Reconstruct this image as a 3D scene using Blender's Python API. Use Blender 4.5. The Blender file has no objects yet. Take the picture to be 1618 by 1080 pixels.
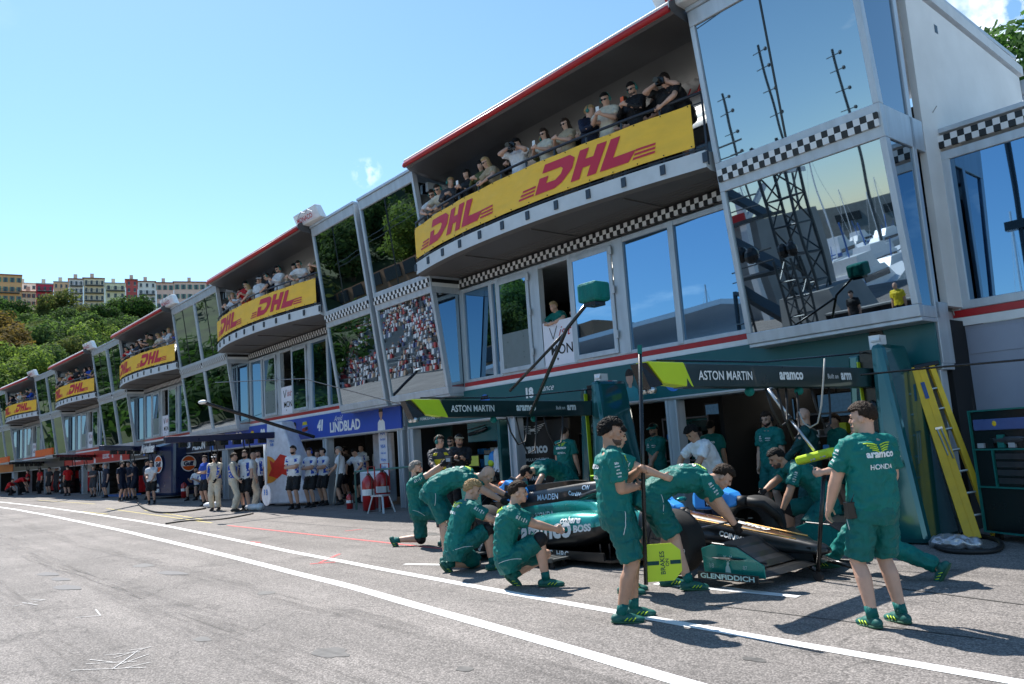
import bpy, bmesh, math, random
import numpy as np
from mathutils import Vector, Matrix, noise
from mathutils.bvhtree import BVHTree
V = Vector
R = math.radians
random.seed(7)
SC = bpy.context.scene
COL = SC.collection

# ------------------------------------------------------------------ camera, sky, sun, exposure
FOC, ROLL, PITCH, YAW, CH = 1258.0, R(3.96), math.atan(164/1258), R(41.08), 1.63
_F0 = V((-math.cos(YAW), math.sin(YAW), 0)); _R0 = V((math.sin(YAW), math.cos(YAW), 0)); _U0 = V((0, 0, 1))
_F = _F0*math.cos(PITCH)+_U0*math.sin(PITCH); _U = -_F0*math.sin(PITCH)+_U0*math.cos(PITCH)
_RR = _R0*math.cos(ROLL)-_U*math.sin(ROLL); _UU = _R0*math.sin(ROLL)+_U*math.cos(ROLL)
cam = bpy.data.cameras.new('camera'); camo = bpy.data.objects.new('camera', cam); COL.objects.link(camo)
cam.sensor_width = 36; cam.lens = 36*FOC/1618; cam.clip_start = 0.05; cam.clip_end = 3000
camo.matrix_world = Matrix(((_RR.x, _UU.x, -_F.x, 0), (_RR.y, _UU.y, -_F.y, 0), (_RR.z, _UU.z, -_F.z, CH), (0, 0, 0, 1)))
SC.camera = camo

SUN_EL = R(56); SHADOW = V((1, -0.16, 0)).normalized()      # direction shadows fall on the ground
w = bpy.data.worlds.new('World'); SC.world = w; w.use_nodes = True
nt = w.node_tree; N = nt.nodes; L = nt.links
bg = N['Background']; bg.inputs[1].default_value = 0.125
sky = N.new('ShaderNodeTexSky'); sky.sky_type = 'NISHITA'; sky.sun_disc = False
sky.sun_elevation = SUN_EL
_sd = -SHADOW                                                # horizontal direction towards the sun
sky.sun_rotation = math.atan2(_sd.x, _sd.y)
sky.air_density = 1.0; sky.dust_density = 0.2; sky.ozone_density = 2.6; sky.altitude = 50
# thin procedural clouds laid into the sky itself, by direction
tc = N.new('ShaderNodeTexCoord'); sep = N.new('ShaderNodeSeparateXYZ'); L.new(tc.outputs['Generated'], sep.inputs[0])
def wm(op, a, b=None):
    n = N.new('ShaderNodeMath'); n.operation = op
    for i, x in enumerate((a, b)):
        if x is None: continue
        if isinstance(x, (int, float)): n.inputs[i].default_value = x
        else: L.new(x, n.inputs[i])
    return n.outputs[0]
zc = wm('ADD', wm('MAXIMUM', sep.outputs[2], 0.0), 0.12)
cx = wm('DIVIDE', sep.outputs[0], zc); cy = wm('DIVIDE', sep.outputs[1], zc)
cmb = N.new('ShaderNodeCombineXYZ'); L.new(cx, cmb.inputs[0]); L.new(cy, cmb.inputs[1])
nz = N.new('ShaderNodeTexNoise'); nz.inputs['Scale'].default_value = 1.1; nz.inputs['Detail'].default_value = 9; nz.inputs['Roughness'].default_value = 0.6
mp = N.new('ShaderNodeMapping'); mp.inputs['Location'].default_value = (3.1, 7.7, 0); L.new(cmb.outputs[0], mp.inputs[0]); L.new(mp.outputs[0], nz.inputs['Vector'])
rp = N.new('ShaderNodeValToRGB'); rp.color_ramp.elements[0].position = 0.60; rp.color_ramp.elements[1].position = 0.74
L.new(nz.outputs[0], rp.inputs[0])
def puff(px, py, rad, k):
    d = (_F*FOC+_RR*(px-809)-_UU*(py-540)).normalized()
    vm = N.new('ShaderNodeVectorMath'); vm.operation = 'NORMALIZE'; L.new(tc.outputs['Generated'], vm.inputs[0])
    dt = N.new('ShaderNodeVectorMath'); dt.operation = 'DOT_PRODUCT'; L.new(vm.outputs[0], dt.inputs[0]); dt.inputs[1].default_value = d
    mr = N.new('ShaderNodeMapRange'); mr.inputs[1].default_value = math.cos(rad); mr.inputs[2].default_value = math.cos(rad*0.25)
    L.new(dt.outputs['Value'], mr.inputs[0])
    n2 = N.new('ShaderNodeTexNoise'); n2.inputs['Scale'].default_value = 26*k; n2.inputs['Detail'].default_value = 8; L.new(vm.outputs[0], n2.inputs['Vector'])
    r2 = N.new('ShaderNodeValToRGB'); r2.color_ramp.elements[0].position = 0.42; r2.color_ramp.elements[1].position = 0.6; L.new(n2.outputs[0], r2.inputs[0])
    return wm('MULTIPLY', mr.outputs[0], r2.outputs[0])
pf = wm('MAXIMUM', puff(1625, 15, 0.085, 1.0), wm('MULTIPLY', puff(580, 273, 0.020, 3.4), 0.30))
back = N.new('ShaderNodeMapRange'); back.inputs[1].default_value = -0.2; back.inputs[2].default_value = 0.4
L.new(wm('MULTIPLY', sep.outputs[1], -1.0), back.inputs[0])
cl = wm('MINIMUM', wm('MAXIMUM', pf, wm('MULTIPLY', wm('MULTIPLY', rp.outputs[0], 0.6), back.outputs[0])), 1.0)
mx = N.new('ShaderNodeMix'); mx.data_type = 'RGBA'; L.new(cl, mx.inputs['Factor']); hs = N.new('ShaderNodeHueSaturation'); hs.inputs['Saturation'].default_value = 1.08; hs.inputs['Hue'].default_value = 0.490; L.new(sky.outputs[0], hs.inputs['Color']); L.new(hs.outputs[0], mx.inputs[6]); mx.inputs[7].default_value = (9.0, 9.2, 9.6, 1)
L.new(mx.outputs[2], bg.inputs[0])

sun = bpy.data.lights.new('sun', 'SUN'); sun.energy = 5.0; sun.angle = R(0.53); sun.color = (1.0, 0.955, 0.89)
suno = bpy.data.objects.new('sun', sun); COL.objects.link(suno)
_dir = V((SHADOW.x*math.cos(SUN_EL), SHADOW.y*math.cos(SUN_EL), -math.sin(SUN_EL)))
suno.rotation_euler = _dir.to_track_quat('-Z', 'Y').to_euler()
SC.view_settings.view_transform = 'Standard'; SC.view_settings.look = 'None'; SC.view_settings.gamma = 1
SC.view_settings.exposure = 0.76
SC.cycles.max_bounces = 8; SC.cycles.glossy_bounces = 4; SC.cycles.transparent_max_bounces = 8
SC.cycles.sample_clamp_indirect = 6; SC.cycles.caustics_reflective = False; SC.cycles.caustics_refractive = False

# ------------------------------------------------------------------ geometry helpers
SL = 0.009
def gz(x): return -SL*x
def ray(px, py): return _F*FOC+_RR*(px-809)-_UU*(py-540)
CAMP = V((0, 0, CH))
def G(px, py):
    v = ray(px, py); t = -CH/(v.z+SL*v.x); return CAMP+v*t
def atY(px, py, y): v = ray(px, py); return CAMP+v*(y/v.y)
def atZ(px, py, z): v = ray(px, py); return CAMP+v*((z-CH)/v.z)
def atX(px, py, x): v = ray(px, py); return CAMP+v*(x/v.x)

def hexc(h):
    h = h.lstrip('#'); o = []
    for i in (0, 2, 4):
        c = int(h[i:i+2], 16)/255; o.append(c/12.92 if c <= 0.04045 else ((c+0.055)/1.055)**2.4)
    return tuple(o)
_M = {}
def mat(name, col, rough=0.6, metal=0.0, var=0.12, nscale=6.0, bump=0.0, bscale=40.0, emit=0.0, coat=0.0, spec=0.5, stretch=None, bdist=0.02):
    if name in _M: return _M[name]
    if isinstance(col, str): col = hexc(col)
    m = bpy.data.materials.new(name); m.use_nodes = True; t = m.node_tree; b = t.nodes['Principled BSDF']
    b.inputs['Roughness'].default_value = rough; b.inputs['Metallic'].default_value = metal
    b.inputs['Coat Weight'].default_value = coat; b.inputs['Coat Roughness'].default_value = 0.05
    b.inputs['Specular IOR Level'].default_value = spec
    tx = t.nodes.new('ShaderNodeTexCoord')
    vec = tx.outputs['Object']
    if stretch:
        mpn = t.nodes.new('ShaderNodeMapping'); mpn.inputs['Scale'].default_value = stretch; t.links.new(vec, mpn.inputs[0]); vec = mpn.outputs[0]
    if var:
        n = t.nodes.new('ShaderNodeTexNoise'); n.inputs['Scale'].default_value = nscale; n.inputs['Detail'].default_value = 6
        t.links.new(vec, n.inputs['Vector'])
        r = t.nodes.new('ShaderNodeMapRange'); r.inputs[1].default_value = 0.3; r.inputs[2].default_value = 0.7
        r.inputs[3].default_value = 1-var; r.inputs[4].default_value = 1+var
        t.links.new(n.outputs[0], r.inputs[0])
        mm = t.nodes.new('ShaderNodeVectorMath'); mm.operation = 'SCALE'; mm.inputs[0].default_value = col
        t.links.new(r.outputs[0], mm.inputs['Scale']); t.links.new(mm.outputs[0], b.inputs['Base Color'])
        r3 = t.nodes.new('ShaderNodeMapRange'); r3.inputs[3].default_value = max(0.02, rough-0.08); r3.inputs[4].default_value = min(1, rough+0.08)
        t.links.new(n.outputs[0], r3.inputs[0]); t.links.new(r3.outputs[0], b.inputs['Roughness'])
    else:
        b.inputs['Base Color'].default_value = (*col, 1)
    if bump:
        n2 = t.nodes.new('ShaderNodeTexNoise'); n2.inputs['Scale'].default_value = bscale; n2.inputs['Detail'].default_value = 5
        t.links.new(vec, n2.inputs['Vector'])
        bp = t.nodes.new('ShaderNodeBump'); bp.inputs['Strength'].default_value = bump; bp.inputs['Distance'].default_value = bdist
        t.links.new(n2.outputs[0], bp.inputs['Height']); t.links.new(bp.outputs[0], b.inputs['Normal'])
    if emit:
        b.inputs['Emission Color'].default_value = (*col, 1); b.inputs['Emission Strength'].default_value = emit
    _M[name] = m
    return m

def link(o, parent=None, world=False):
    COL.objects.link(o)
    if parent is not None:
        o.parent = parent
        if world: o.matrix_parent_inverse = parent.matrix_basis.inverted()
    return o
def tag(o, label=None, cat=None, group=None, kind=None):
    if label: o['label'] = label
    if cat: o['category'] = cat
    if group: o['group'] = group
    if kind: o['kind'] = kind
    return o
def thing(name, label, cat, loc=(0, 0, 0), rz=0.0, group=None):
    o = bpy.data.objects.new(name, None); o.empty_display_size = 0.2; o.location = loc; o.rotation_euler = (0, 0, rz)
    COL.objects.link(o); return tag(o, label, cat, group)
def kids(o): return [c for c in bpy.data.objects if c.parent == o]
_kids = {}
def copy_tree(o, parent=None):
    c = o.copy(); COL.objects.link(c)
    if parent is not None: c.parent = parent
    for ch in list(o.children): copy_tree(ch, c)
    return c

class MB:
    def __init__(s): s.v = []; s.f = []; s.m = []; s.mi = 0; s.T = None; s.marks = []
    def add(s, vs, fs):
        b = len(s.v)
        if s.T is not None: vs = [s.T @ V(v) for v in vs]
        s.v.extend([tuple(v) for v in vs]); s.f.extend([tuple(i+b for i in f) for f in fs]); s.m.extend([s.mi]*len(fs)); return s
    def box(s, x0, x1, y0, y1, z0, z1, T=None):
        vs = [V((x, y, z)) for x in (x0, x1) for y in (y0, y1) for z in (z0, z1)]
        if T is not None: vs = [T @ v for v in vs]
        return s.add(vs, [(0, 1, 3, 2), (4, 6, 7, 5), (0, 4, 5, 1), (2, 3, 7, 6), (0, 2, 6, 4), (1, 5, 7, 3)])
    def hexa(s, p):   # 8 corners: bottom 4 (ccw), top 4
        return s.add(p, [(0, 3, 2, 1), (4, 5, 6, 7), (0, 1, 5, 4), (1, 2, 6, 5), (2, 3, 7, 6), (3, 0, 4, 7)])
    def tube(s, pts, r, n=8, cap=True):
        pts = [V(p) for p in pts]; rs = r if isinstance(r, (list, tuple)) else [r]*len(pts)
        vs = []; fs = []; prev = None
        for i, p in enumerate(pts):
            d = (pts[min(i+1, len(pts)-1)]-pts[max(i-1, 0)])
            if d.length < 1e-9: d = V((0, 0, 1))
            d.normalize()
            if prev is None: a = d.orthogonal().normalized()
            else: a = (prev-d*prev.dot(d)); a = a.normalized() if a.length > 1e-6 else d.orthogonal().normalized()
            prev = a; b = d.cross(a)
            for k in range(n):
                t = 2*math.pi*k/n; vs.append(p+(a*math.cos(t)+b*math.sin(t))*rs[i])
        for i in range(len(pts)-1):
            for k in range(n):
                k2 = (k+1) % n; fs.append((i*n+k, i*n+k2, (i+1)*n+k2, (i+1)*n+k))
        if cap: fs.append(tuple(range(n-1, -1, -1))); fs.append(tuple((len(pts)-1)*n+k for k in range(n)))
        return s.add(vs, fs)
    def bar(s, a, b, wd, ht, up=(0, 0, 1)):
        a = V(a); b = V(b); d = (b-a).normalized(); u = V(up); sd = d.cross(u)
        if sd.length < 1e-6: sd = d.orthogonal()
        sd.normalize(); u = sd.cross(d).normalized()
        p = []
        for e in (a, b):
            p.append([e+sd*sx*wd/2+u*sz*ht/2 for sx, sz in ((-1, -1), (1, -1), (1, 1), (-1, 1))])
        return s.add(p[0]+p[1], [(0, 1, 2, 3), (7, 6, 5, 4), (0, 4, 5, 1), (1, 5, 6, 2), (2, 6, 7, 3), (3, 7, 4, 0)])
    def ell(s, c, r, nu=14, nv=9, M=None):
        c = V(c); vs = []; fs = []
        r = (r, r, r) if isinstance(r, (int, float)) else r
        top = V((0, 0, r[2])); vs.append(top)
        for j in range(1, nv):
            ph = math.pi*j/nv
            for i in range(nu):
                th = 2*math.pi*i/nu
                vs.append(V((r[0]*math.sin(ph)*math.cos(th), r[1]*math.sin(ph)*math.sin(th), r[2]*math.cos(ph))))
        vs.append(-top)
        for i in range(nu): fs.append((0, 1+i, 1+(i+1) % nu))
        for j in range(nv-2):
            for i in range(nu):
                a = 1+j*nu+i; b = 1+j*nu+(i+1) % nu; fs.append((a, a+nu, b+nu, b))
        e = len(vs)-1; o = 1+(nv-2)*nu
        for i in range(nu): fs.append((e, o+(i+1) % nu, o+i))
        vs = [(M @ v if M is not None else v)+c for v in vs]
        return s.add(vs, fs)
    def prism(s, poly, z0, z1):
        n = len(poly); vs = [V((x, y, z0)) for x, y in poly]+[V((x, y, z1)) for x, y in poly]
        return s.add(vs, [tuple(range(n-1, -1, -1)), tuple(range(n, 2*n))]+[(i, (i+1) % n, n+(i+1) % n, n+i) for i in range(n)])
    def ext(s, pts, d):   # extrude a 3d polygon along d
        n = len(pts); d = V(d); vs = [V(p) for p in pts]+[V(p)+d for p in pts]
        return s.add(vs, [tuple(range(n-1, -1, -1)), tuple(range(n, 2*n))]+[(i, (i+1) % n, n+(i+1) % n, n+i) for i in range(n)])
    def loft(s, rings, cap=True):
        n = len(rings[0]); vs = [p for r in rings for p in r]; fs = []
        for i in range(len(rings)-1):
            for k in range(n):
                k2 = (k+1) % n; fs.append((i*n+k, i*n+k2, (i+1)*n+k2, (i+1)*n+k))
        if cap: fs.append(tuple(range(n-1, -1, -1))); fs.append(tuple((len(rings)-1)*n+k for k in range(n)))
        return s.add(vs, fs)
    def sheet(s, quad): return s.add(quad, [tuple(range(len(quad)))])
    def mesh(s, name='m', fixn=True):
        me = bpy.data.meshes.new(name); me.from_pydata(s.v, [], s.f); me.update()
        if any(s.m): me.polygons.foreach_set('material_index', s.m)
        if fixn:
            bm = bmesh.new(); bm.from_mesh(me); bmesh.ops.recalc_face_normals(bm, faces=bm.faces); bm.to_mesh(me); bm.free()
        return me
    def build(s, name, mats, parent=None, world=False, smooth=False, bevel=0.0, fixn=True):
        if name == 'lettering' and len(s.marks) > 1:          # every word becomes a lettering part of its own
            groups = [list(range(a, b)) for a, b in s.marks]; taken = set(i for g in groups for i in g); rest = [i for i in range(len(s.f)) if i not in taken]
            o = None
            for g in groups+([rest] if rest else []):
                m2 = MB(); idx = {}
                for i in g:
                    f = []
                    for v in s.f[i]:
                        if v not in idx: idx[v] = len(m2.v); m2.v.append(s.v[v])
                        f.append(idx[v])
                    m2.f.append(tuple(f)); m2.m.append(0)
                o = m2.build(name, mats, parent, world, smooth, bevel, fixn)
            return o
        me = s.mesh(name, fixn)
        for m in (mats if isinstance(mats, (list, tuple)) else [mats]): me.materials.append(m)
        if smooth: me.polygons.foreach_set('use_smooth', [True]*len(me.polygons))
        o = bpy.data.objects.new(name, me); link(o, parent, world)
        if bevel:
            b = o.modifiers.new('bevel', 'BEVEL'); b.width = bevel; b.segments = 2; b.limit_method = 'ANGLE'; b.angle_limit = R(40)
        return o

# a side scene used only to evaluate modifiers and text while building
TMP = bpy.data.scenes.new('scratch')
def evaluate(obj):
    TMP.collection.objects.link(obj); vl = TMP.view_layers[0]; vl.update()
    me = bpy.data.meshes.new_from_object(obj.evaluated_get(vl.depsgraph), depsgraph=vl.depsgraph)
    TMP.collection.objects.unlink(obj); return me
def remesh(mb, voxel, smooth=2, wr=0.0, wscale=7.0, seed=0.0):
    me = mb.mesh('tmp', True); o = bpy.data.objects.new('tmp', me)
    r = o.modifiers.new('r', 'REMESH'); r.mode = 'VOXEL'; r.voxel_size = voxel; r.use_smooth_shade = True
    if smooth: sm = o.modifiers.new('s', 'SMOOTH'); sm.factor = 0.5; sm.iterations = smooth
    out = evaluate(o); bpy.data.objects.remove(o); bpy.data.meshes.remove(me)
    if wr:
        ns = [v.normal.copy() for v in out.vertices]
        for v, nn in zip(out.vertices, ns):
            p = v.co*wscale
            a = noise.noise((p.x+seed, p.y, p.z*1.7)); b = noise.noise((p.x*2.3, p.y*2.3+seed, p.z*2.0+5))
            k = (1-abs(a)*2.2)*0.6+b*0.5
            v.co += nn*(k*wr)
    out.polygons.foreach_set('use_smooth', [True]*len(out.polygons))
    return out
_txt = {}
def text_mesh(s, bold=0.0, shear=0.0, space=1.0, ext=0.0):
    k = (s, bold, shear, space)
    if k in _txt: return _txt[k]
    cu = bpy.data.curves.new('t', 'FONT'); cu.body = s; cu.align_x = 'CENTER'; cu.align_y = 'CENTER'; cu.offset = bold; cu.shear = shear
    cu.space_character = space; cu.resolution_u = 3; cu.fill_mode = 'FRONT'
    o = bpy.data.objects.new('t', cu); me = evaluate(o); bpy.data.objects.remove(o)
    vs = [tuple(v.co) for v in me.vertices]; fs = [tuple(p.vertices) for p in me.polygons]; bpy.data.meshes.remove(me)
    xs = [v[0] for v in vs] or [0, 1]; ys = [v[1] for v in vs] or [0, 1]
    cxm = (min(xs)+max(xs))/2; cym = (min(ys)+max(ys))/2; ww = max(xs)-min(xs); hh = max(ys)-min(ys)
    vs = [(v[0]-cxm, v[1]-cym) for v in vs]
    _txt[k] = (vs, fs, ww, hh); return _txt[k]
def put_text(mb, s, o, ru, uu, width=None, height=None, off=0.004, bvh=None, bold=0.0, shear=0.0, space=1.0, reach=0.4, nrm=None):
    """lay text centred at o, along ru (right) and uu (up), on a plane or wrapped on a bvh surface"""
    vs, fs, ww, hh = text_mesh(s, bold, shear, space)
    sc = width/ww if width else height/hh
    sy = (height/hh if height else sc)
    o = V(o); ru = V(ru).normalized(); uu = V(uu).normalized(); nn = V(nrm).normalized() if nrm is not None else ru.cross(uu).normalized()
    out = []
    for x, y in vs:
        p = o+ru*x*sc+uu*y*sy
        if bvh is not None:
            h = bvh.ray_cast(p+nn*reach, -nn, reach*2.5)
            if h[0] is None: h = bvh.find_nearest(p)
            p = h[0]+(h[1] if h[1].dot(nn) > 0 else nn)*off
        else: p = p+nn*off
        out.append(p)
    mb.marks.append((len(mb.f), len(mb.f)+len(fs))); mb.add(out, fs); return mb
def bvh_of(me): return BVHTree.FromPolygons([v.co.copy() for v in me.vertices], [tuple(p.vertices) for p in me.polygons])
def poly_wrap(mb, poly, fn, step=0.25):
    """2D polygon -> triangulated, cut finely in u, mapped through fn(u, v)"""
    bm = bmesh.new(); vs = [bm.verts.new((x, y, 0)) for x, y in poly]; bm.faces.new(vs)
    xs = [p[0] for p in poly]; x = math.ceil(min(xs)/step)*step
    while x < max(xs):
        bmesh.ops.bisect_plane(bm, geom=bm.verts[:]+bm.edges[:]+bm.faces[:], plane_co=(x, 0, 0), plane_no=(1, 0, 0)); x += step
    bmesh.ops.triangulate(bm, faces=bm.faces)
    bm.verts.index_update()
    mb.add([fn(v.co.x, v.co.y) for v in bm.verts], [tuple(v.index for v in f.verts) for f in bm.faces]); bm.free()
# ------------------------------------------------------------------ people
def cloth(name, c, rough=0.58):
    m = mat(name, c, rough, var=0.14, nscale=9, bump=1.0, bscale=7.5, bdist=.06, stretch=(1, 1, .5)); m.node_tree.nodes['Principled BSDF'].inputs['Specular IOR Level'].default_value = .28; return m
SKINS = [mat('skin_fair', (0.56, 0.33, 0.235), 0.5, var=0.08, nscale=14), mat('skin_tan', (0.43, 0.24, 0.155), 0.5, var=0.08, nscale=14), mat('skin_deep', (0.20, 0.10, 0.065), 0.5, var=0.08, nscale=14)]
HAIR = {'black': mat('hair_black', (0.006, 0.005, 0.0045), 0.6, spec=.25, var=0.3, nscale=60, bump=0.8, bscale=90), 'brown': mat('hair_brown', (0.030, 0.016, 0.009), 0.6, spec=.25, var=0.3, nscale=60, bump=0.8, bscale=90),
        'blond': mat('hair_blond', (0.42, 0.27, 0.12), 0.55, var=0.3, nscale=60, bump=0.8, bscale=90), 'grey': mat('hair_grey', (0.22, 0.20, 0.18), 0.6, var=0.3, nscale=60, bump=0.8, bscale=90)}
GREEN = cloth('team_green_jersey', (0.0015, 0.150, 0.130)); GREEN2 = cloth('team_green_shorts', (0.001, 0.115, 0.105)); DGREEN = cloth('dark_green_overalls', (0.004, 0.055, 0.055))
WHITE = cloth('white_cotton', (0.72, 0.73, 0.76)); BLACKC = cloth('black_cotton', (0.012, 0.012, 0.014)); NAVY = cloth('navy_cotton', (0.012, 0.018, 0.04))
BLUEC = cloth('royal_blue_fabric', (0.02, 0.075, 0.42)); GREYC = cloth('charcoal_fabric', (0.05, 0.052, 0.06)); YELC = cloth('yellow_fabric', (0.75, 0.58, 0.03)); REDC = cloth('red_fabric', (0.55, 0.012, 0.015))
CREAM = cloth('cream_fabric', (0.62, 0.56, 0.45)); DENIM = cloth('denim', (0.06, 0.11, 0.22)); BEIGE = cloth('beige_fabric', (0.42, 0.33, 0.22)); OLIVE = cloth('olive_fabric', (0.10, 0.11, 0.04))
PRINT_W = mat('white_print', (0.78, 0.8, 0.8), 0.6, var=0); LIME = mat('lime_yellow', (0.52, 0.72, 0.03), 0.45, var=0.05)
SHOE = mat('green_running_shoe', (0.004, 0.10, 0.085), 0.6, var=0.25, nscale=18); SHOEB = mat('black_shoe', (0.015, 0.015, 0.017), 0.5); SHOEW = mat('white_shoe', (0.65, 0.65, 0.63), 0.5)
LIPS = mat('lips', (.36, .13, .11), .45, var=.05)
STUB = mat('stubble', (.085, .05, .037), .7, var=.3, nscale=80)
EYE = mat('eye_dark', (0.02, 0.015, 0.012), 0.2, var=0); LENS = mat('sunglass_lens', (0.008, 0.008, 0.01), 0.08, var=0); MUFF = mat('ear_defender_teal', (0.01, 0.16, 0.14), 0.35); RUBBER = mat('black_rubber', (0.012, 0.012, 0.013), 0.6)
STEEL = mat('brushed_steel', (0.5, 0.5, 0.5), 0.3, metal=1.0)

def capsule(mb, a, b, ra, rb, flat=False, n=12, flat2=None):
    a = V(a); b = V(b); d = b-a; l = d.length
    if l < 1e-5: mb.ell(a, ra); return
    d /= l; rings = []
    f2 = flat if flat2 is None else flat2
    ax = d.orthogonal().normalized(); bx = d.cross(ax)
    def ring(c, r): return [c+(ax*math.cos(2*math.pi*k/n)+bx*math.sin(2*math.pi*k/n))*r for k in range(n)]
    if not flat:
        for t in (80, 55, 28): rings.append(ring(a-d*ra*math.sin(R(t)), ra*math.cos(R(t))))
    rings.append(ring(a, ra)); rings.append(ring(b, rb))
    if not f2:
        for t in (28, 55, 80): rings.append(ring(b+d*rb*math.sin(R(t)), rb*math.cos(R(t))))
    mb.loft(rings)
def ik(a, t, l1, l2, hint):
    a = V(a); t = V(t); d = t-a; L_ = d.length
    if L_ > (l1+l2)*0.995: t = a+d*((l1+l2)*0.995/L_); d = t-a; L_ = d.length
    L_ = max(L_, abs(l1-l2)+0.02); dn = d.normalized(); x = (l1*l1-l2*l2+L_*L_)/(2*L_); h = math.sqrt(max(0, l1*l1-x*x))
    hp = V(hint)-dn*V(hint).dot(dn); hp = hp.normalized() if hp.length > 1e-5 else dn.orthogonal().normalized()
    return a+dn*x+hp*h, t
def hand_shape(mb, wr, d, pn, side, curl=0.35, g=0.0):
    """palm, four fingers of different length and a thumb; d points to the fingertips, pn is the palm side"""
    d = V(d).normalized(); pn = V(pn); pn = (pn-d*pn.dot(d)); pn = pn.normalized() if pn.length > 1e-4 else d.orthogonal().normalized()
    lat = d.cross(pn).normalized()                           # across the palm
    th = lat if lat.dot(side) > 0 else -lat                  # thumb side
    M = Matrix((lat, pn, d)).transposed()
    mb.ell(wr+d*0.048, (0.041+g, 0.018+g, 0.055+g), 12, 8, M)
    capsule(mb, wr-d*0.02, wr+d*0.02, 0.028+g, 0.03+g)
    for k, (o, ln) in enumerate(((0.031, 0.070), (0.0105, 0.080), (-0.0105, 0.075), (-0.030, 0.058))):
        p = wr+d*(0.085-abs(o)*0.25)+th*o; a = curl*(0.9+0.12*k); dd = d.copy()
        for s, fr in enumerate((0.45, 0.32, 0.23)):
            rot = Matrix.Rotation(a*(0.9, 1.1, 0.8)[s], 3, d.cross(pn)); dd = (rot @ dd).normalized() if (rot @ d).dot(pn) > 0 or a == 0 else (rot.transposed() @ dd).normalized()
            q = p+dd*ln*fr; capsule(mb, p, q, (0.0095, 0.009, 0.008)[s]+g, (0.009, 0.008, 0.007)[s]+g, n=8); p = q
    p = wr+d*0.03+th*0.032; dd = (d*0.62+th*0.62+pn*0.45).normalized()
    q = p+dd*0.036; capsule(mb, p, q, 0.0125+g, 0.0105+g, n=8); dd = (d*0.85+th*0.2+pn*0.5).normalized(); capsule(mb, q, q+dd*0.03, 0.0105+g, 0.009+g, n=8)

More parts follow.
